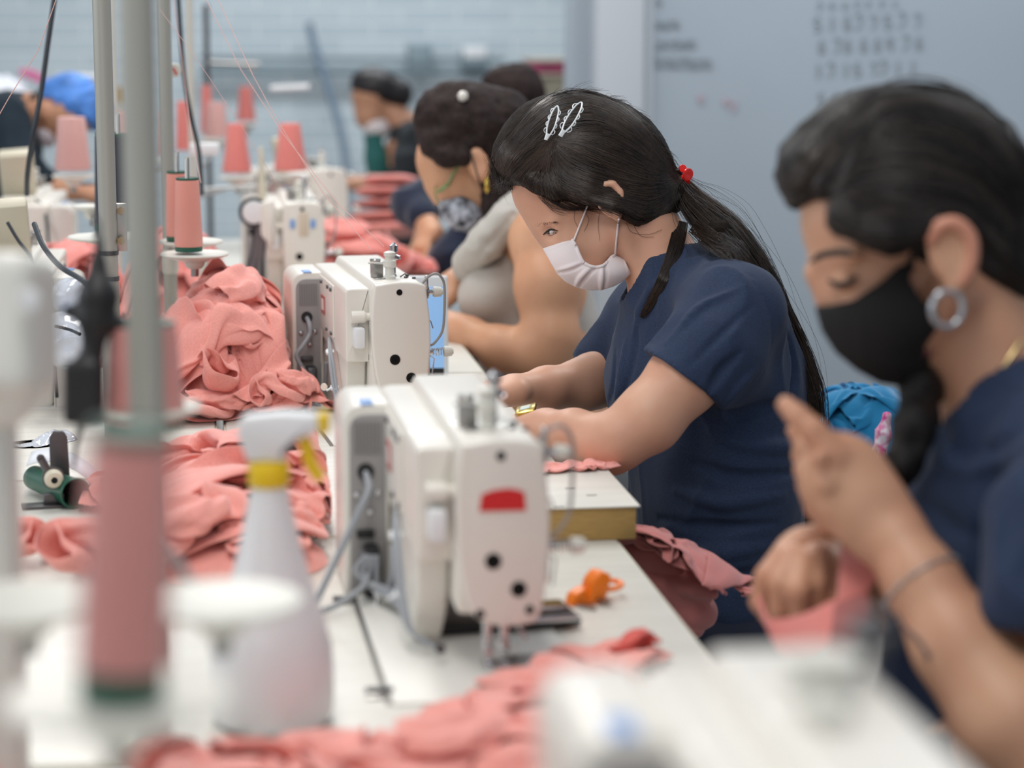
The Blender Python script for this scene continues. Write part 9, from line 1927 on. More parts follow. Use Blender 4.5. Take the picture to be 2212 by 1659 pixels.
s6 = stand(462, 6.4, 10, 500, 12, [(532, 268, 6.5, 26), (448, 300, 6.2, 22)], 'far dark thin pole with thread guide', m=M_dsteel, low=.001)
bm = bmesh.new(); box(bm, -.014, .014, -.018, -.012, -.034, .034, bev=.002, mat=Matrix.Translation(P(254, 489, 3.19))); obj('bracket', bm, M_steel, s2, kw=True)
bm = bmesh.new(); box(bm, -.0012, .0012, -.021, -.017, -.034, .034, bev=.0004, mat=Matrix.Translation(P(244, 489, 3.19))); obj('bracket_edge', bm, M_chrome, s2, kw=True)
M_rust = mat('rusty_bolt', (140, 112, 70), rough=.7)
for y in (455, 520):
    bm = bmesh.new(); lathe(bm, [(.006, -.004), (.006, .003), (.004, .004)], tuple(P(262, y, 3.165)), 'y', 6); obj('bolt', bm, M_rust, s2, kw=True)
for yy in (541, 597):
    bm = bmesh.new(); c = P(256, yy, 3.2); lathe(bm, [(.0138, -.003), (.0138, .003)], (P(243, 830, 3.2).x, P(243, 830, 3.2).y, c.z), 'z', 24); obj('collar', bm, M_dsteel, s2, kw=True)
bm = bmesh.new(); lathe(bm, [(.013, -.02), (.0145, -.016), (.0145, .016), (.013, .02)], (P(373, 830, 3.86).x, P(373, 830, 3.86).y, P(373, 560, 3.86).z), 'z', 24); obj('collar', bm, M_polew, s3, kw=True)
bm = bmesh.new(); box(bm, -.03, .03, -.012, .012, -.012, .012, bev=.004, mat=Matrix.Translation(P(442, 322, 4.6))); cl = obj('clamp', bm, M_tie, s4, kw=True)
bm = bmesh.new(); lathe(bm, [(.0001, -.001), (.011, -.001), (.012, .001), (.006, .002)], tuple(P(377, 152, 3.82)), 'y', 24); bdg = obj('round_sign', bm, M_disc, s3, kw=True)
bm = bmesh.new(); box(bm, -.0015, .0015, -.004, -.002, -.006, .006, mat=Matrix.Translation(P(378, 154, 3.82)) @ R_('Y', -.5)); obj('red_mark', bm, M_red, bdg, kw=True)
# nearest tubes
thread_tube(315, 922, 690, 1.93, 84, M_pinkn, 'blurred salmon thread tube partly hidden by the wide grey pole', rtop=70)
o, b, h = thread_tube(262, 1505, 905, 1.05, 95, M_pinkn, 'largest and most blurred salmon thread tube with dark green base, lower left', rtop=90, gb=.115); o.rotation_euler = (0, .07, 0)
for (px, yb, yt, d, r, rt_, m, lab) in [
    (408, 543, 382, 3.46, 30, 25, M_pink, 'sharp salmon thread tube with green rims standing in front, on the cream disc'),
    (386, 520, 368, 3.62, 27, 23, M_pink, 'salmon thread tube just behind and left of the sharp front one'),
    (236, 498, 284, 3.66, 30, 25, M_nvt, 'navy thread tube with green rim, left of the slim grey pole'),
    (262, 498, 286, 3.52, 32, 26, M_nvt, 'navy thread tube with green rim, right of the slim grey pole')]:
    o, b, h = thread_tube(px, yb, yt, d, r, m, lab, rtop=rt_)
    st_ = s3 if m is M_pink else s2
    spindle(st_, b, h+.032)
for (px, yb, yt, d, r, rt_, m, lab) in [
    (158, 376, 248, 4.6, 38, 29, M_pinkp, 'wide dusty pink thread cone below the blue hair cover'),
    (512, 380, 262, 5.2, 31, 18, M_pinkd, 'tapered salmon cone, left of the two big ones in mid distance'),
    (628, 376, 262, 5.0, 35, 22, M_pinkd, 'tapered salmon cone, right of the two big ones in mid distance'),
    (532, 266, 184, 6.5, 20, 13, M_pinkd, 'small far salmon cone against the blue brick wall'),
    (468, 302, 218, 6.0, 26, 19, M_pinkp, 'far pale pink cone left of the small one against the wall'),
    (448, 296, 180, 6.2, 14, 10, M_pinkd, 'far narrow salmon cone directly behind the thin pale pole'),
    (356, 342, 236, 4.9, 18, 14, M_pinkp, 'pale salmon tube between the wide grey pole and the cream pole'),
    (272, 326, 236, 5.2, 22, 16, M_pinkp, 'dusty pink cone peeking out between the two grey poles'),
    (396, 332, 214, 5.4, 15, 11, M_pinkd, 'salmon tube just right of the cream pole'),
    (266, 225, 186, 6.3, 14, 12, M_must, 'mustard thread cone between the grey poles')]:
    thread_tube(px, yb, yt, d, r, m, lab, rtop=rt_, green=False, group='thread cones in the background')
bm = bmesh.new(); c = P(440, 545, 4.2); lathe(bm, [(.008, 0), (.008, c.z-TZ)], (c.x, c.y, TZ), 'z', 12); tag(obj('short_post', bm, M_polew), 'short pale post beside the cream pole, behind the discs', 'post')
# fine threads running down to the machine
def thread(pts, r, label, m=None):
    bm = bmesh.new(); tube(bm, [tuple(P(*p)) for p in pts], r, 6); return tag(obj('sewing_thread', bm, m or M_pinkt), label, 'thread', 'threads running down from the guides')
M_pinkt = mat('thread_pink', (226, 180, 172), rough=.6)
thread([(462, -20, 3.35), (545, 160, 3.3), (600, 262, 3.28), (700, 420, 3.26), (803, 541, 3.22)], .00055, 'right of the two long pink threads slanting down to the in-focus machine')
thread([(436, -20, 3.4), (520, 150, 3.36), (612, 290, 3.32), (730, 440, 3.28), (830, 532, 3.25)], .00055, 'left of the two long pink threads slanting down to the in-focus machine')
thread([(372, -20, 3.6), (392, 120, 3.6), (408, 250, 3.55), (434, 395, 3.46)], .0005, 'pink thread rising from the sharp salmon tube along the cream pole')
thread([(128, -20, 3.2), (82, 110, 3.2), (20, 210, 3.2), (-20, 280, 3.2)], .0006, 'pink thread crossing the upper left corner')
thread([(345, 20, 3.3), (420, 120, 3.3), (520, 270, 3.3), (600, 400, 3.3)], .00035, 'faint pale thread left of the long slanting pair')
# cables
def cable(pts, r, label, m=None):
    bm = bmesh.new(); tube(bm, spline([tuple(P(*p)) for p in pts], 8), r, 10); return tag(obj('power_cable', bm, m or M_dcable), label, 'cable')
cable([(120, -20, 3.7), (104, 90, 3.7), (90, 190, 3.7), (72, 290, 3.7), (60, 372, 3.75), (58, 420, 3.8)], .0044, 'dark cable hanging across the worker in blue hair cover')
cable([(384, -20, 4.1), (396, 150, 4.1), (412, 250, 4.1), (430, 330, 4.15), (436, 420, 4.2)], .0042, 'dark cable hanging just right of the cream pole')
cable([(74, 484, 3.0), (94, 532, 2.95), (130, 575, 2.9), (175, 604, 2.8), (215, 640, 2.5)], .0036, 'dark cable looping from the left machine to the black plug')
cable([(16, 480, 2.8), (40, 520, 2.8), (68, 558, 2.8), (80, 610, 2.8)], .0022, 'thin dark cable in front of the left machine with control box')
cable([(118, 704, 3.0), (150, 712, 3.0), (172, 722, 2.95)], .0022, 'short black wire end on the clear plastic bag')
cable([(668, 50, 9.40), (682, 110, 9.40), (712, 200, 9.38), (746, 340, 9.36), (752, 560, 9.34)], .016, 'thick grey-blue cable slanting down the far brick wall', mat('wall_cable', (112, 130, 148), rough=.6))
# black in-line plug hanging close to the camera
N_ = Sdf(1.9)
N_.chain([(214, 520, 0, 9), (212, 570, 0, 16), (212, 640, 0, 42), (208, 690, 0, 38), (200, 760, 0, 22), (188, 800, 0, 34), (182, 890, 0, 32)], k=14)
N_.rc((150, 672, 0), 16, (215, 688, 0), 24, k=14); N_.rc((215, 690, 0), 24, (282, 704, 0), 14, k=14)
N_.rbox((182, 848), (40, 66, 36), r=8, k=8); N_.chain([(176, 912, 0, 9), (164, 960, .05, 7), (158, 1010, .12, 6)], k=4); N_.chain([(214, 520, 0, 9), (213, 480, .02, 6), (200, 455, .05, 5)], k=4)
tag(finish(N_.mesh('hanging_plug', .0028), 'hanging_plug', M_black, None), 'blurred black in-line plug connector hanging on its cord, left of the wide pole', 'plug')

# ------------------------------------------------------------------ garments
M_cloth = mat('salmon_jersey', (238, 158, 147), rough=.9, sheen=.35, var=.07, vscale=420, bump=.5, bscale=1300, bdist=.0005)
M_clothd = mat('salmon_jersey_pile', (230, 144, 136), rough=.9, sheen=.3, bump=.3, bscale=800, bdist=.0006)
M_clothr = mat('coral_jersey', (214, 92, 82), rough=.9, sheen=.3)
M_clothm = mat('mauve_pink_jersey', (196, 122, 118), rough=.9, sheen=.3, bump=.3, bscale=800, bdist=.0006)
def garments(name, label, d0, prims, res, folds=(), rnd=0, seed=0, mt=None, wr=(.004, 26), rr=(6, 12), cat='garment heap', zmin=TZ+.0005, group=None, clip=None, dirn=None, k=8, cd=None):
    g = Sdf(d0)
    for p in prims:
        if p[0] == 'el': g.el(p[1], p[2], p[3], k=k*3)
        else: g.chain(p[1], k=k*3)
    g.cache()
    r_k = 0
    for pts, r, kd in folds: g.drape(pts, r*(1.25 if kd == '+' else 1), inset=(r*.45 if kd == '+' else -r*.1), k=r*(.45 if kd == '+' else .9), kind=kd, ns=4)
    rng = np.random.default_rng(seed)
    los = np.min([o[2] for o in g.ops], 0); his = np.max([o[3] for o in g.ops], 0)
    ux0, ux1 = los[0]/d0*F+CX, his[0]/d0*F+CX; vy0, vy1 = CY-his[1]/d0*F, CY-los[1]/d0*F
    n_ = 0
    while n_ < rnd:
        a = np.array([ux0+(ux1-ux0)*rng.random(), vy0+(vy1-vy0)*rng.random()]); th = rng.normal(*(dirn or (-.3, .8))); L = (.25+.35*rng.random())*min(ux1-ux0, 2.2*(vy1-vy0)); cv = rng.normal(0, .8)
        pts = [tuple(a+L*t*np.array([math.cos(th+cv*t), math.sin(th+cv*t)])) for t in (0, .35, .7, 1)]
        kd = '+' if rng.random() < .6 else '-'; r = rr[0]+(rr[1]-rr[0])*rng.random()
        if kd == '-': r *= .6
        g.drape(pts, r, inset=(r*.2 if kd == '+' else 0), k=r*.9, kind=kd, ns=3); n_ += 1
    if clip: g.clip(clip, k=1)
    o = finish(g.mesh(name, res, disp=cloth_disp(cd[0], cd[1], seed) if cd else wrinkle(wr[0], wr[1], seed, p=1.1), zmin=zmin), name, mt or M_cloth, None)
    return tag(o, label, cat, group), g
z7 = lambda pts: [(380+x/4.147, 520+y/4.147) for x, y in pts]
R_1 = [([(110, 650), (200, 570), (330, 500), (450, 420), (560, 385), (700, 400), (830, 440)], 11, '+'),
       ([(820, 440), (900, 520), (1000, 640), (1080, 720), (1160, 810)], 10, '+'),
       ([(110, 720), (200, 640), (330, 570), (420, 530), (480, 600)], 8, '+'),
       ([(480, 560), (600, 600), (700, 640), (745, 668), (640, 715), (500, 755), (380, 785), (300, 770), (230, 760)], 6, '+'),
       ([(800, 460), (790, 560), (735, 640)], 6, '+'),
       ([(640, 700), (800, 700), (950, 715), (1100, 760), (1165, 810)], 8, '+'),
       ([(350, 930), (430, 840), (520, 770), (640, 735), (720, 800), (800, 855)], 7, '+'),
       ([(460, 980), (650, 935), (800, 880), (920, 870), (1010, 930), (1060, 1010), (1130, 1100)], 9, '+'),
       ([(700, 1010), (830, 950), (940, 925), (1000, 975)], 6, '+'),
       ([(215, 1060), (350, 1000), (500, 990), (650, 990), (740, 1000), (800, 1060), (870, 1110)], 8, '+'),
       ([(225, 1370), (235, 1200), (330, 1110), (500, 1090)], 9, '+'),
       ([(540, 1190), (620, 1080), (740, 1005)], 6, '+'),
       ([(300, 1380), (420, 1260), (560, 1180), (700, 1140), (850, 1120), (950, 1135), (985, 1200), (975, 1290)], 9, '+'),
       ([(100, 1550), (350, 1500), (500, 1420), (650, 1380), (780, 1320), (900, 1290), (1000, 1320), (1100, 1300), (1120, 1200), (1180, 1130), (1280, 1180), (1320, 1260)], 10, '+'),
       ([(820, 1060), (900, 1000), (1000, 1040), (1070, 1100)], 5, '+'), ([(1190, 1450), (1240, 1380), (1300, 1300), (1340, 1240)], 8, '+'),
       ([(900, 560), (950, 640), (1020, 690)], 6, '+'), ([(130, 800), (180, 900), (110, 960)], 8, '+'), ([(20, 1010), (150, 1000), (260, 960), (350, 880)], 8, '+'),
       ([(1060, 820), (1120, 900), (1160, 1020)], 7, '+'),
       ([(290, 1410), (420, 1280), (540, 1225), (620, 1120)], 3.5, '-'), ([(745, 690), (620, 740), (490, 775), (380, 805)], 4, '-'), ([(210, 780), (235, 840), (225, 900), (320, 880), (390, 800)], 5, '-'),
       ([(860, 480), (850, 560), (800, 650)], 5, '-'), ([(790, 1025), (940, 960), (1020, 1000)], 4, '-'), ([(470, 470), (380, 520), (300, 560)], 3, '-'),
       ([(1000, 1290), (1050, 1210), (1080, 1140)], 4, '-'), ([(1180, 1440), (1240, 1340), (1290, 1280)], 4, '-'), ([(250, 1450), (420, 1350), (600, 1280), (760, 1240)], 3.5, '-'),
       ([(860, 1110), (700, 1150), (560, 1210)], 3, '-'), ([(620, 1380), (720, 1330), (780, 1300)], 1.5, '-'), ([(640, 1200), (600, 1260)], 2, '-'), ([(100, 900), (60, 830), (70, 760)], 4, '-')]
P1, g1 = garments('garment_heap', 'large crumpled salmon jersey heap with a buttoned cuff, left of the in-focus machine', 3.42,
    [('el', (505, 700, .05), (96, 66, 100), 12), ('el', (510, 810, .03), (110, 60, 110), 6), ('el', (575, 780, .04), (50, 60, 80), 35), ('el', (430, 830, .03), (80, 50, 90), -10)],
    .0027, folds=[(z7(p), r, k) for p, r, k in R_1], mt=M_cloth, wr=(.0028, 55), seed=3, k=6)
tp = (.035, 3.50)
def squash(o_, xm, y0=3.36):
    me = o_.data; co = np.empty(len(me.vertices)*3, np.float32); me.vertices.foreach_get('co', co); co = co.reshape(-1, 3); lim = np.where(co[:, 1] > y0, xm, xm+.035); ov = co[:, 0] > lim; co[ov, 0] = lim[ov]-.12*(co[ov, 0]-lim[ov]); me.vertices.foreach_set('co', co.ravel()); me.update()
for k, c, sz, rz, zs, fl in ((0, (.03, 3.44, TZ+.004), .36, 20, 1.0, 1), (3, (.08, 3.40, TZ+.004), .34, -12, .8, -1), (1, (.0, 3.46, TZ+.02), .30, 60, 1.0, 1), (3, (.04, 3.46, TZ+.016), .27, 160, 1.0, 1), (2, (.08, 3.42, TZ+.012), .26, 75, 1.1, 1), (0, (.035, 3.50, TZ+.03), .24, 200, .9, 1), (1, (.0, 3.36, TZ+.0), .25, 10, .7, 1), (3, (.02, 3.38, TZ+.01), .22, 40, .9, 1)):
    squash(sheet_piece(k, c, sz, rz, M_cloth, P1, H=.125, R=(.15, .17), top=tp, zs=zs, floor_z=TZ+.001, flip=fl), .118)
heap('salmon jersey heap spread on the near table, behind the spray bottle', (.035, 2.70), (.12, .30), .03, 9, 11, size=.62, zs=.62, sub=2, xmax=.138)
heap('salmon garments at the rear corner of the machine bed, beside its cables', (.02, 2.42), (.13, .12), .035, 4, 12, size=1.0, zs=.8, sub=2, xmax=.128)
sheet_piece(1, (.118, 3.345, TZ+.004), .15, 15, M_cloth, P1, H=.03, R=(.08, .09), top=(.10, 3.36), zs=1.1, floor_z=TZ+.001, name='cuff')
bm = bmesh.new(); lathe(bm, [(.0001, -.001), (.0050, -.0012), (.0056, 0), (.0050, .0012), (.0001, .001)], (0, 0, 0), 'y', 20, M=Matrix.Translation(P(700, 836, 3.30)) @ R_('Z', -.5)); obj('button', bm, mat('cream_button', (232, 214, 200), rough=.3), P1)
st = heap('salmon strip being sewn under the red-badged machine, foreground', (.20, 1.70), (.09, .06), .02, 2, 13, size=1.2, zs=.55, sub=2)
for k, c, s, rz, z_ in ((3, (.29, 1.87, TZ+.004), .34, 52, .55), (2, (.22, 1.80, TZ+.004), .26, 40, .7), (0, (.37, 1.97, TZ+.003), .13, 60, .6)): sheet_piece(k, c, s, rz, M_cloth, st, floor_z=TZ+.004, zs=z_)
rd = empty('garment_heap', (.2, 1.83, TZ), label='small coral red fold lying in front of the strip under the machine', cat='garment heap')
sheet_piece(1, (.235, 1.79, TZ+.012), .13, 30, M_clothr, rd, floor_z=TZ+.006, zs=.8); sheet_piece(2, (.385, 2.0, TZ+.012), .07, 50, M_clothr, rd, floor_z=TZ+.006)
heap('blurred salmon garments along the bottom edge, right of the big spool', (.0, 1.62), (.10, .07), .02, 4, 14, size=1.1, zs=.55)
heap('blurred salmon garments in the bottom left corner', (-.27, 1.64), (.13, .07), .03, 4, 15, size=1.0, zs=.6)
heap('salmon garment at the left edge below the white machine head', (-.285, 2.46), (.05, .11), .06, 3, 16, size=.9, zs=.8)
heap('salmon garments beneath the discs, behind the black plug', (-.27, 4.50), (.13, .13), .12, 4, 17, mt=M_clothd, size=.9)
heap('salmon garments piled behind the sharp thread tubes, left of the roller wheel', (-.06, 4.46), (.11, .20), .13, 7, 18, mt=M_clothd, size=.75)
for i, (y, w, x) in enumerate(((497, 84, 835), (469, 78, 832), (442, 84, 838), (417, 80, 842), (393, 66, 852))):
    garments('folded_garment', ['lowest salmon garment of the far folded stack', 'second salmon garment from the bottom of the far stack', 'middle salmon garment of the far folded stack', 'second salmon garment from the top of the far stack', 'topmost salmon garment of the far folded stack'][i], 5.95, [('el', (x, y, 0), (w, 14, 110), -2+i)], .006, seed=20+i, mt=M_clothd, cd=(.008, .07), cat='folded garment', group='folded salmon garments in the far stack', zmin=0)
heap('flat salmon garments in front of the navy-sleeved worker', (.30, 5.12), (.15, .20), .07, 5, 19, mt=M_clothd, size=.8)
lp, _ = garments('garment_heap', 'mauve pink garment draped over the lap beside the extension board', 2.80,
    [('c', [(1350, 1160, 0, 30), (1400, 1200, -.02, 56), (1450, 1260, -.04, 60), (1500, 1310, -.04, 48)]), ('el', (1480, 1330, -.03), (60, 40, 60), 30), ('c', [(1490, 1270, -.07, 26), (1535, 1290, -.07, 16)])], .0032, seed=12, mt=M_clothm, cd=(.014, .05), zmin=None)
c_ = P(1440, 1240, 2.74)
sheet_piece(0, (c_.x, c_.y, c_.z-.02), .22, -30, M_clothm, lp, H=.05, R=(.12, .12), top=(c_.x-.03, c_.y), zs=.7)
c_ = G(1235, 1008, zt); o_ = empty('garment_heap', (c_.x, c_.y, zt), label='thin salmon fabric under the forearm on the extension board', cat='garment heap')
sheet_piece(3, (c_.x, c_.y-.01, zt+.001), .17, 10, M_cloth, o_, zs=.30, floor_z=zt+.001)
fr_ = np.random.default_rng(2); bm = bmesh.new()
for i in range(6):
    a = np.array([1528+fr_.random()*8, 1264+fr_.random()*10]); tube(bm, [tuple(P(x, y, 2.64)) for x, y in spline([a, a+np.array([14+fr_.random()*8, -3+fr_.random()*8]), a+np.array([26+fr_.random()*12, 4+fr_.random()*8]), a+np.array([24+fr_.random()*16, 14])], 4)], .0006, 5)
objs('loose_thread', bm, M_clothm, [o for o in bpy.data.objects if o.get('label', '').startswith('mauve')][0])
# the strip pulled between the hands
def ribbon(pts, w, t, name, mt, parent=None):
    bm = bmesh.new(); pp = [Vector(p) for p in spline([tuple(P(*p[:3])) for p in pts], 8)]; ang = np.interp(np.linspace(0, len(pts)-1, len(pp)), range(len(pts)), [p[3] for p in pts]); ww = np.interp(np.linspace(0, len(pts)-1, len(pp)), range(len(pts)), [p[4] for p in pts])
    rings = []
    pp, T_, N_2 = frames(pp)
    for i, p in enumerate(pp):
        c = T_[i]; r1_ = Vector(tuple(rt)); u_ = Vector(tuple(up)); f_ = Vector(tuple(fw))
        a = ang[i]; wv = (r1_*math.cos(a)+u_*math.sin(a)+f_*.35).normalized(); nv = c.cross(wv).normalized()
        s5 = [(-1, -.6), (-.5, -1), (0, -.8), (.5, -1), (1, -.6), (1, .6), (.5, 1), (0, .8), (-.5, 1), (-1, .6)]
        rings.append([bm.verts.new(p+wv*x*ww[i]*w+nv*y*t) for x, y in s5])
    for a, b in zip(rings, rings[1:]):
        for i in range(10): bm.faces.new((a[i], a[(i+1) % 10], b[(i+1) % 10], b[i]))
    bm.faces.new(rings[0][::-1]); bm.faces.new(rings[-1])
    return obj(name, bm, mt, parent, ang=60, kw=True)
rb = ribbon([(1648, 1318, DA-.09, 1.9, .8), (1672, 1372, DA-.09, 2.0, 1.0), (1730, 1372, DA-.095, 1.75, 1.0), (1790, 1345, DA-.10, 1.5, 1.05), (1840, 1300, DA-.10, .6, 1.2), (1858, 1230, DA-.085, .15, 1.2), (1850, 1180, DA-.06, .1, .9)], .017, .0022, 'fabric_strip', M_clothd)
tag(rb, 'pink fabric strip pulled between the hands of the woman in black mask', 'fabric strip')
ribbon([(1838, 1290, DA-.103, .3, 1.0), (1836, 1350, DA-.11, .2, 1.1), (1822, 1400, DA-.11, .4, 1.0), (1796, 1440, DA-.11, .5, .9), (1790, 1500, DA-.10, .5, .8)], .017, .0022, 'strip_tail', M_clothm, rb)

# blue jacket over a chair back, floral strip
M_teal2 = mat('teal_fleece', (10, 122, 172), rough=.95, sheen=.4, bump=.5, bscale=500, bdist=.001)
jc = P(1862, 905, 3.58)
heap('bright teal-blue fleece jacket heaped on the chair behind the women', (jc.x, jc.y), (.12, .10), .10, 6, 21, mt=M_teal2, z0=jc.z-.08, size=1.0, zs=.8, name='jacket', cat='jacket', sub=2, piece='fleece_fold', ks=(0, 2, 1))
ch = Vector((jc.x, jc.y-.02, 0)); co_ = empty('chair', (ch.x, ch.y, 0), label='dark chair behind the women carrying the teal-blue jacket', cat='chair')
bm = bmesh.new(); box(bm, ch.x-.2, ch.x+.2, ch.y-.18, ch.y+.2, .42, .46, bev=.012); obj('seat', bm, M_black, co_, kw=True)
bm = bmesh.new(); box(bm, ch.x-.2, ch.x+.2, ch.y+.0, ch.y+.05, .50, jc.z-.082, bev=.01); obj('backrest', bm, M_black, co_, kw=True)
for sx in (-.17, .17):
    for sy in (-.15, .16):
        bm = bmesh.new(); tube(bm, [(ch.x+sx, ch.y+sy, .42), (ch.x+sx*1.1, ch.y+sy*1.1, .01)], .012, 10); obj('leg', bm, M_dsteel, co_, kw=True)
    bm = bmesh.new(); tube(bm, [(ch.x+sx, ch.y+.035, .45), (ch.x+sx, ch.y+.035, .60)], .011, 10); obj('back_post', bm, M_dsteel, co_, kw=True)
M_flor = mat('floral_fabric', (232, 224, 232), rough=.8, var=.6, vscale=90, var2=(206, 60, 140))
gf, _ = garments('floral_cloth', 'white and magenta patterned cloth strip hanging beside the teal-blue jacket', 3.40, [('c', [(1916, 900, 0, 10), (1908, 940, 0, 13), (1898, 985, 0, 14), (1888, 1005, 0, 14)])], .0035, rnd=4, seed=15, mt=M_flor, rr=(3, 5), cat='cloth', zmin=None)

# ------------------------------------------------------------------ spray bottle
sb = G(590, 1556); so = empty('spray_bottle', tuple(sb), label='white translucent trigger spray bottle with yellow collar and trigger, foreground', cat='spray bottle')
M_bot = mat('milky_plastic', (226, 227, 229), rough=.35, sss=.25, coat=.2)
bm = bmesh.new(); lathe(bm, [(.034, 0), (.045, .002), (.0495, .012), (.050, .045), (.0485, .07), (.043, .095), (.034, .125), (.0255, .16), (.0185, .195), (.0145, .218), (.0135, .224)], n=44); obj('bottle', bm, M_bot, so)
bm = bmesh.new(); lathe(bm, [(.0155, .218), (.0165, .220), (.0165, .238), (.0150, .241)], n=30); obj('collar', bm, M_yellow, so)
bm = bmesh.new(); Mh = Matrix.Rotation(math.radians(-8), 4, 'Z')
prism(bm, rounded([(-.016, .241), (-.024, .268), (-.020, .282), (.012, .286), (.040, .284), (.042, .268), (.026, .262), (.014, .250), (.014, .241)], .004), -.011, .011, 'xz', bev=.004, M=Mh); obj('spray_head', bm, M_tie, so)
bm = bmesh.new(); box(bm, .040, .049, -.009, .009, .266, .285, bev=.0025, mat=Mh); obj('nozzle', bm, M_yellow, so)
bm = bmesh.new(); tube(bm, [tuple(Mh @ Vector(p)) for p in spline([(.024, 0, .266), (.030, 0, .256), (.033, 0, .240), (.041, 0, .224)], 6)], .0055, 10, flat=1); obj('trigger', bm, M_yellow, so)

so.scale = (1.04, 1.04, .93)
# ------------------------------------------------------------------ small things on the tables
so2 = G(1272, 1300); sn = empty('thread_snips', tuple(so2), math.radians(20), label='bright orange thread snips with finger ring lying on the table', cat='thread snips')
bm = bmesh.new(); prism(bm, rounded([(-.008, .0), (-.010, .022), (-.004, .034), (.009, .034), (.012, .016), (.010, .0)], .004), -.012, .010, 'xz', bev=.003, M=Matrix.Rotation(.35, 4, 'Y')); obj('grip', bm, M_orange, sn)
bm = bmesh.new(); prism(bm, rounded([(-.026, 0), (-.022, .012), (-.008, .018), (-.004, 0)], .003), -.010, .006, 'xz', bev=.002); obj('lower_grip', bm, M_orange, sn)
bm = bmesh.new(); tube(bm, [(.024+.016*math.cos(a), .004+.010*math.sin(a), .014+.002*math.sin(a)) for a in np.linspace(0, 2*PI, 25)], .0028, 8); obj('finger_ring', bm, M_orange, sn)
bm = bmesh.new(); prism(bm, [(-.022, -.014), (-.014, -.034), (-.010, -.034), (-.008, -.014)], .001, .003, 'xy'); prism(bm, [(.000, -.010), (.006, -.030), (.010, -.030), (.012, -.010)], .004, .006, 'xy'); objs('blade', bm, M_steel, sn)
ph = G(1070, 1352); po = empty('mobile_phone', (ph.x, ph.y, TZ+.0035), math.radians(7), label='black mobile phone lying flat on the table behind the red-badged machine head', cat='phone')
bm = bmesh.new(); box(bm, -.078, .078, -.036, .036, 0, .010, bev=.004, seg=3); obj('case', bm, M_black, po)
bm = bmesh.new(); box(bm, -.073, .073, -.032, .032, .0098, .0106, bev=.0004); obj('screen', bm, mat('phone_glass', (20, 22, 28), rough=.08, coat=.6), po)
bm = bmesh.new(); box(bm, .012, .076, -.0375, -.030, .0065, .0112, bev=.001); obj('metal_edge', bm, M_chrome, po)
pp_ = P(914, 705, 3.62); pho = empty('mobile_phone', (pp_.x, pp_.y, TZ), math.radians(-4), label='upright phone with a pale blue lit screen, behind the in-focus machine', cat='phone')
Mp = R_('X', -.10)
bm = bmesh.new(); box(bm, -.040, .040, -.004, .005, .004, .178, bev=.004, seg=3, mat=Mp); obj('case', bm, M_tie, pho)
bm = bmesh.new(); box(bm, -.034, .033, -.0052, -.0038, .030, .160, bev=.0004, mat=Mp); obj('screen', bm, mat('lit_screen', (120, 160, 205), rough=.2, emit=(150, 190, 232), estr=.45), pho)
bm = bmesh.new(); box(bm, -.034, .033, -.0054, -.0037, .016, .030, mat=Mp); obj('lower_bezel', bm, M_black, pho)
bm = bmesh.new(); box(bm, -.03, .03, .01, .05, 0, .006, bev=.002); box(bm, -.012, .012, .012, .03, .004, .11, bev=.003, mat=R_('X', .06)); obj('stand', bm, M_black, pho)
# latches on the table edge next to the machine
for px, py in ((745, 1300), (820, 1500)):
    c = G(px, py); o = empty('table_hinge', tuple(c), label='metal hinge at the rear corner of the machine bed, nearer the cables' if py < 1400 else 'metal hinge at the rear corner of the machine bed, nearer the camera', cat='hinge')
    bm = bmesh.new(); box(bm, -.012, .012, -.014, .014, 0, .0025, bev=.0008); obj('plate', bm, M_steel, o)
    bm = bmesh.new(); lathe(bm, [(.003, -.012), (.003, .012)], (0, 0, .004), 'x', 12); obj('pin', bm, M_dsteel, o)
# left: roll of paper, roller bracket, green tube
M_rollp = M_paper
c = G(110, 1095); ro = empty('roller_bracket', tuple(c), math.radians(8), label='dark metal bracket holding a cream plastic roller, left on the table', cat='roller')
bm = bmesh.new(); box(bm, -.034, .018, -.012, .014, 0, .004, bev=.001); box(bm, -.008, .016, -.002, .010, .004, .016, bev=.001); obj('base', bm, M_dsteel, ro)
bm = bmesh.new(); lathe(bm, [(.0135, 0), (.0135, .005)], (.004, -.004, .036), 'y', 26); tube(bm, [(-.002, 0, .044), (-.008, 0, .056), (-.010, 0, .060)], .005, 8); lathe(bm, [(.005, -.002), (.005, .004)], (-.010, 0, .060), 'y', 16); obj('bracket_ring', bm, M_dsteel, ro)
bm = bmesh.new(); lathe(bm, [(.004, -.012), (.009, -.011), (.0115, -.004), (.0115, .002)], (.004, -.006, .036), 'y', 26, cap=False); obj('roller', bm, M_beige, ro)
bm = bmesh.new(); lathe(bm, [(.0001, 0), (.0048, 0), (.0048, .003)], (.004, -.0165, .036), 'y', 20); obj('bore', bm, M_hole, ro)
c = G(165, 1100); gt = empty('empty_thread_tube', (c.x, c.y, TZ+.019), math.radians(28), label='empty dark green thread tube lying on its side next to the roller bracket', cat='thread tube')
bm = bmesh.new(); lathe(bm, [(.0185, 0), (.0195, .002), (.0185, .004), (.0175, .03), (.0150, .12), (.0135, .12), (.0165, .03), (.0165, .002), (.0185, 0)], (0, 0, 0), 'y', 32, cap=False); obj('tube', bm, M_green, gt)
bm = bmesh.new(); lathe(bm, [(.0001, .05), (.0158, .05), (.0158, .052)], (0, 0, 0), 'y', 24); obj('inner_shade', bm, M_hole, gt)  # near-black disc paints in the shade inside the hollow tube
K3 = Sdf(3.0)
bm = bmesh.new(); cs = G(90, 1085)
arc = [(.11*math.cos(a), .11*math.sin(a)) for a in np.linspace(2.9, .8, 16)]
vs = []
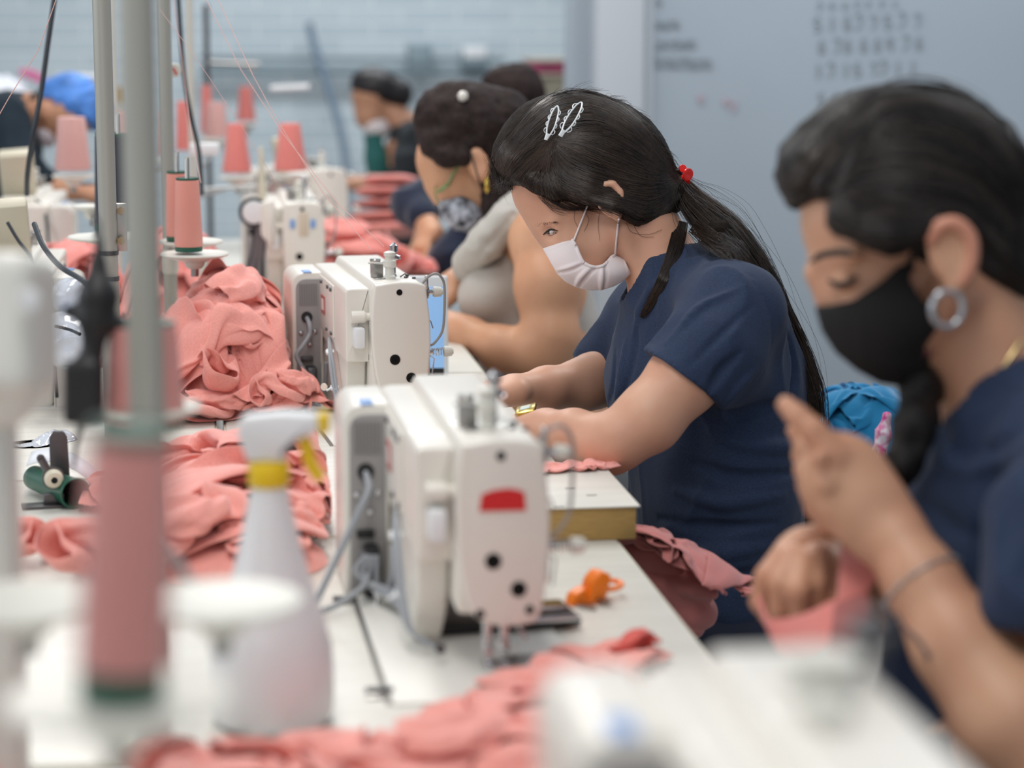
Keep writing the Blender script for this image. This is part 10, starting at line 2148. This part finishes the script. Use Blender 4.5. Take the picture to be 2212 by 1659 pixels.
for s_ in (0, 1):
    for j, (x, z) in enumerate([(-.085+.011*i, .045-.0009*(i-3)**2*.6) for i in range(15)]): vs.append((cs.x-.02+x*.7+.06, cs.y+.03+.09*s_, TZ+max(z, .001)))
me_v = [bm.verts.new(v) for v in vs]
for j in range(14): bm.faces.new((me_v[j], me_v[j+1], me_v[j+16], me_v[j+15]))
pw = obj('paper_sheet', bm, M_paper); mod = pw.modifiers.new('s', 'SOLIDIFY'); mod.thickness = .0008
tag(pw, 'curled white paper sheet behind the cream roller bracket', 'paper')
bm = bmesh.new(); c = G(128, 1010, .79)
Mr = Matrix.Translation((c.x, c.y, TZ)); prism(bm, rounded([(-.011, 0), (-.011, .078), (-.006, .086), (.006, .086), (.011, .078), (.013, 0)], .003), -.003, .003, 'xz', bev=.001, M=Mr); tag(obj('metal_gauge', bm, M_dsteel), 'upright dark grey rounded metal strip behind the paper at left', 'metal strip')
def sheet(px0, px1, py0, py1, label, z=TZ+.0008, name='paper_sheet', m=None):
    pts = [G(px0, py1, z), G(px1, py1, z), G(px1, py0, z), G(px0, py0, z)]
    bm = bmesh.new(); prism(bm, [(p.x, p.y) for p in pts], z-.0003, z+.0006, 'xy'); return tag(obj(name, bm, m or M_paper), label, 'paper')
sheet(95, 440, 1150, 1205, 'flat white paper sheet in front of the green tube'); sheet(360, 420, 600, 720, 'white paper sheet on the table behind the garment heap')
sheet(60, 330, 1622, 1720, 'pale paper sheet at the bottom edge, left', z=.80) if False else None
pb, _ = garments('plastic_bag', 'shiny clear plastic bag with white contents behind the black plug', 3.35, [('el', (160, 640, .05), (60, 50, 70), 0), ('el', (170, 740, 0), (90, 56, 90), 0), ('el', (240, 730, .02), (60, 50, 70), 0)], .004, seed=40, cd=(.010, .03), mt=mat('crinkled_plastic', (206, 212, 222), rough=.12, coat=.6, var=.12, vscale=30), rr=(5, 10), cat='plastic bag', wr=(.005, 50))
pb2, _ = garments('plastic_bag', 'small crinkled clear bag on the left table behind the curled paper', 3.15, [('el', (70, 980, 0), (60, 22, 50), 0), ('el', (120, 960, .03), (46, 30, 40), 0)], .0035, seed=41, cd=(.006, .02), mt=MATS['crinkled_plastic'], rr=(3, 7), cat='plastic bag', wr=(.004, 70))

# ------------------------------------------------------------------ far wall
def wp(px, py, y=9.55):
    v = Cc(px, py, 1.0) @ RM; t = y/v[1]; return Vector(CAM+v*t)
a, b = wp(430, 124), wp(1090, 128)
pi = empty('wall_pipe', tuple(a), label='horizontal grey conduit pipe along the far blue brick wall', cat='pipe')
M_pipe = mat('blue_grey_pipe', (126, 142, 150), rough=.5)
bm = bmesh.new(); tube(bm, [tuple(a), tuple(b)], .011, 12); obj('pipe', bm, M_pipe, pi, kw=True)
bm = bmesh.new(); tube(bm, [tuple(a-Vector((0, 0, .05))), tuple(b-Vector((0, 0, .05)))], .018, 12); obj('lower_pipe', bm, M_pipe, pi, kw=True)
for px, w, h, m_, nm, lab in ((905, .05, .06, M_pipe, 'junction_box', 'grey junction box on the far wall pipe above the far woman'), (1022, .055, .035, M_tie, 'switch_box', 'white-topped switch box on the far wall, right of the junction box')):
    c = wp(px, 128); o = empty(nm, tuple(c), label=lab, cat='box')
    bm = bmesh.new(); box(bm, -w, w, -.08, .03, -h, h, bev=.008); obj('housing', bm, M_pipe, o)
    bm = bmesh.new(); box(bm, -w*.9, w*.9, -.085, .02, h*.2 if m_ is M_tie else -h*.4, h+.02 if m_ is M_tie else h*.4, bev=.006); obj('cover', bm, m_, o)
M_card = mat('grey_brown_cardboard', (150, 144, 128), rough=.85)
for px0, px1, py0, py1, d, lab, m_ in ((1135, 1282, 168, 236, 7.6, 'wide grey-brown cardboard box behind the dark-haired heads', M_card), (1160, 1245, 136, 150, 7.7, 'flat tan cardboard lid above the cardboard box', M_card)):
    c0 = P(px0, py1, d); c1 = P(px1, py0, d); o = empty('cardboard_box', ((c0.x+c1.x)/2, c0.y, c0.z), label=lab, cat='box')
    bm = bmesh.new(); box(bm, c0.x, c1.x, c0.y, c0.y+.3, c0.z if py0 > 150 else c0.z, c1.z, bev=.004); obj('walls', bm, m_, o, kw=True)
    bm = bmesh.new(); box(bm, c0.x-.01, c1.x+.01, c0.y-.015, c0.y+.31, c1.z, c1.z+.012, bev=.003); obj('flap', bm, m_, o, kw=True)
bm = bmesh.new(); c0 = P(1130, 160, 7.6); box(bm, c0.x, c0.x+.2, c0.y+.02, c0.y+.3, c0.z-.015, c0.z+.03, bev=.01); tag(obj('dark_cloth', bm, mat('black_magenta_cloth', (60, 24, 40), rough=.9, var=.5, vscale=6, var2=(150, 50, 90))), 'dark magenta cloth bundle lying on the cardboard box', 'cloth')
c0 = P(1100, 240, 7.5); c1 = P(1285, 240, 7.5)
sh = empty('shelf', (c0.x, c0.y, 0), label='low storage shelf under the cardboard box by the column', cat='shelf')
bm = bmesh.new(); box(bm, c0.x, c1.x, c0.y, c0.y+.4, c0.z-.03, c0.z-.002, bev=.003); obj('shelf_board', bm, M_polew, sh, kw=True)
for xx in (c0.x+.02, c1.x-.02):
    bm = bmesh.new(); box(bm, xx-.015, xx+.015, c0.y+.01, c0.y+.39, 0, c0.z-.03, bev=.003); obj('upright', bm, M_polew, sh, kw=True)
# pale bar and white cloth seen over the left worker
c0 = P(125, 166, 6.3); c1 = P(222, 168, 6.3); bm = bmesh.new(); tube(bm, [tuple(c0), tuple(c1)], .010, 10); obj('thread_guide_bar', bm, M_tie, s5, kw=True)
c0 = P(585, 192, 6.3); c1 = P(668, 188, 6.3); bm = bmesh.new(); tube(bm, [tuple(c0), tuple(c1)], .009, 10); obj('thread_guide_bar', bm, M_tie, s6, kw=True)
c0 = P(440, 136, 6.4); c1 = P(560, 140, 6.4); bm = bmesh.new(); tube(bm, [tuple(c0), tuple(c1)], .006, 10); lathe(bm, [(.0001, -.010), (.010, 0), (.0001, .010)], tuple(P(543, 151, 6.35)), 'z', 12); objs('thread_guide_bar', bm, M_steel, s6, kw=True)
sx = P(5, 250, 6.9); rk = empty('storage_rack', (sx.x, sx.y, 0), label='pale storage rack behind the worker in blue hair cover', cat='rack')
bm = bmesh.new(); box(bm, sx.x-.35, sx.x+.10, sx.y-.18, sx.y+.2, sx.z-.04, sx.z-.01, bev=.004); obj('shelf_board', bm, M_polew, rk, kw=True)
for xx in (sx.x-.33, sx.x+.08):
    bm = bmesh.new(); box(bm, xx-.015, xx+.015, sx.y-.16, sx.y+.18, 0, sx.z-.04, bev=.003); obj('upright', bm, M_polew, rk, kw=True)
heap('white cloth heap on the rack behind the worker in blue hair cover', (sx.x-.06, sx.y), (.16, .14), .10, 3, 50, mt=M_paper, z0=sx.z-.009, name='white_cloth', cat='cloth', piece='fold')
bm = bmesh.new(); pz = P(72, 162, 6.85); tube(bm, [tuple(pz+Vector((-.04, .02, .01))), tuple(pz), tuple(pz+Vector((.03, 0, -.02))), tuple(pz+Vector((.05, 0, -.10)))], [.010, .016, .014, .008], 8, flat=.5); tag(obj('pink_ribbon', bm, mat('magenta_cloth', (214, 120, 160), rough=.9)), 'small magenta pink ribbon on the white cloth, above the blue hair cover', 'ribbon')

# thread posts of the nearest machine sit at the far end of its arm
for nm, prof, (x, y), m_ in (('tension_post', [(.016, 0), (.016, .004), (.012, .006), (.012, .010), (.018, .012), (.018, .016), (.006, .018)], (.0, .31), M_disc), ('bobbin_tension', [(.004, 0), (.004, .012), (.012, .013), (.012, .018), (.008, .020), (.008, .026), (.003, .028)], (.032, .34), M_dsteel), ('metal_cap', [(.012, 0), (.012, .010), (.004, .012)], (-.012, .26), M_disc)):
    bm = bmesh.new(); lathe(bm, prof, (x, y, .216), 'z', 24); obj(nm, bm, m_, mZ)
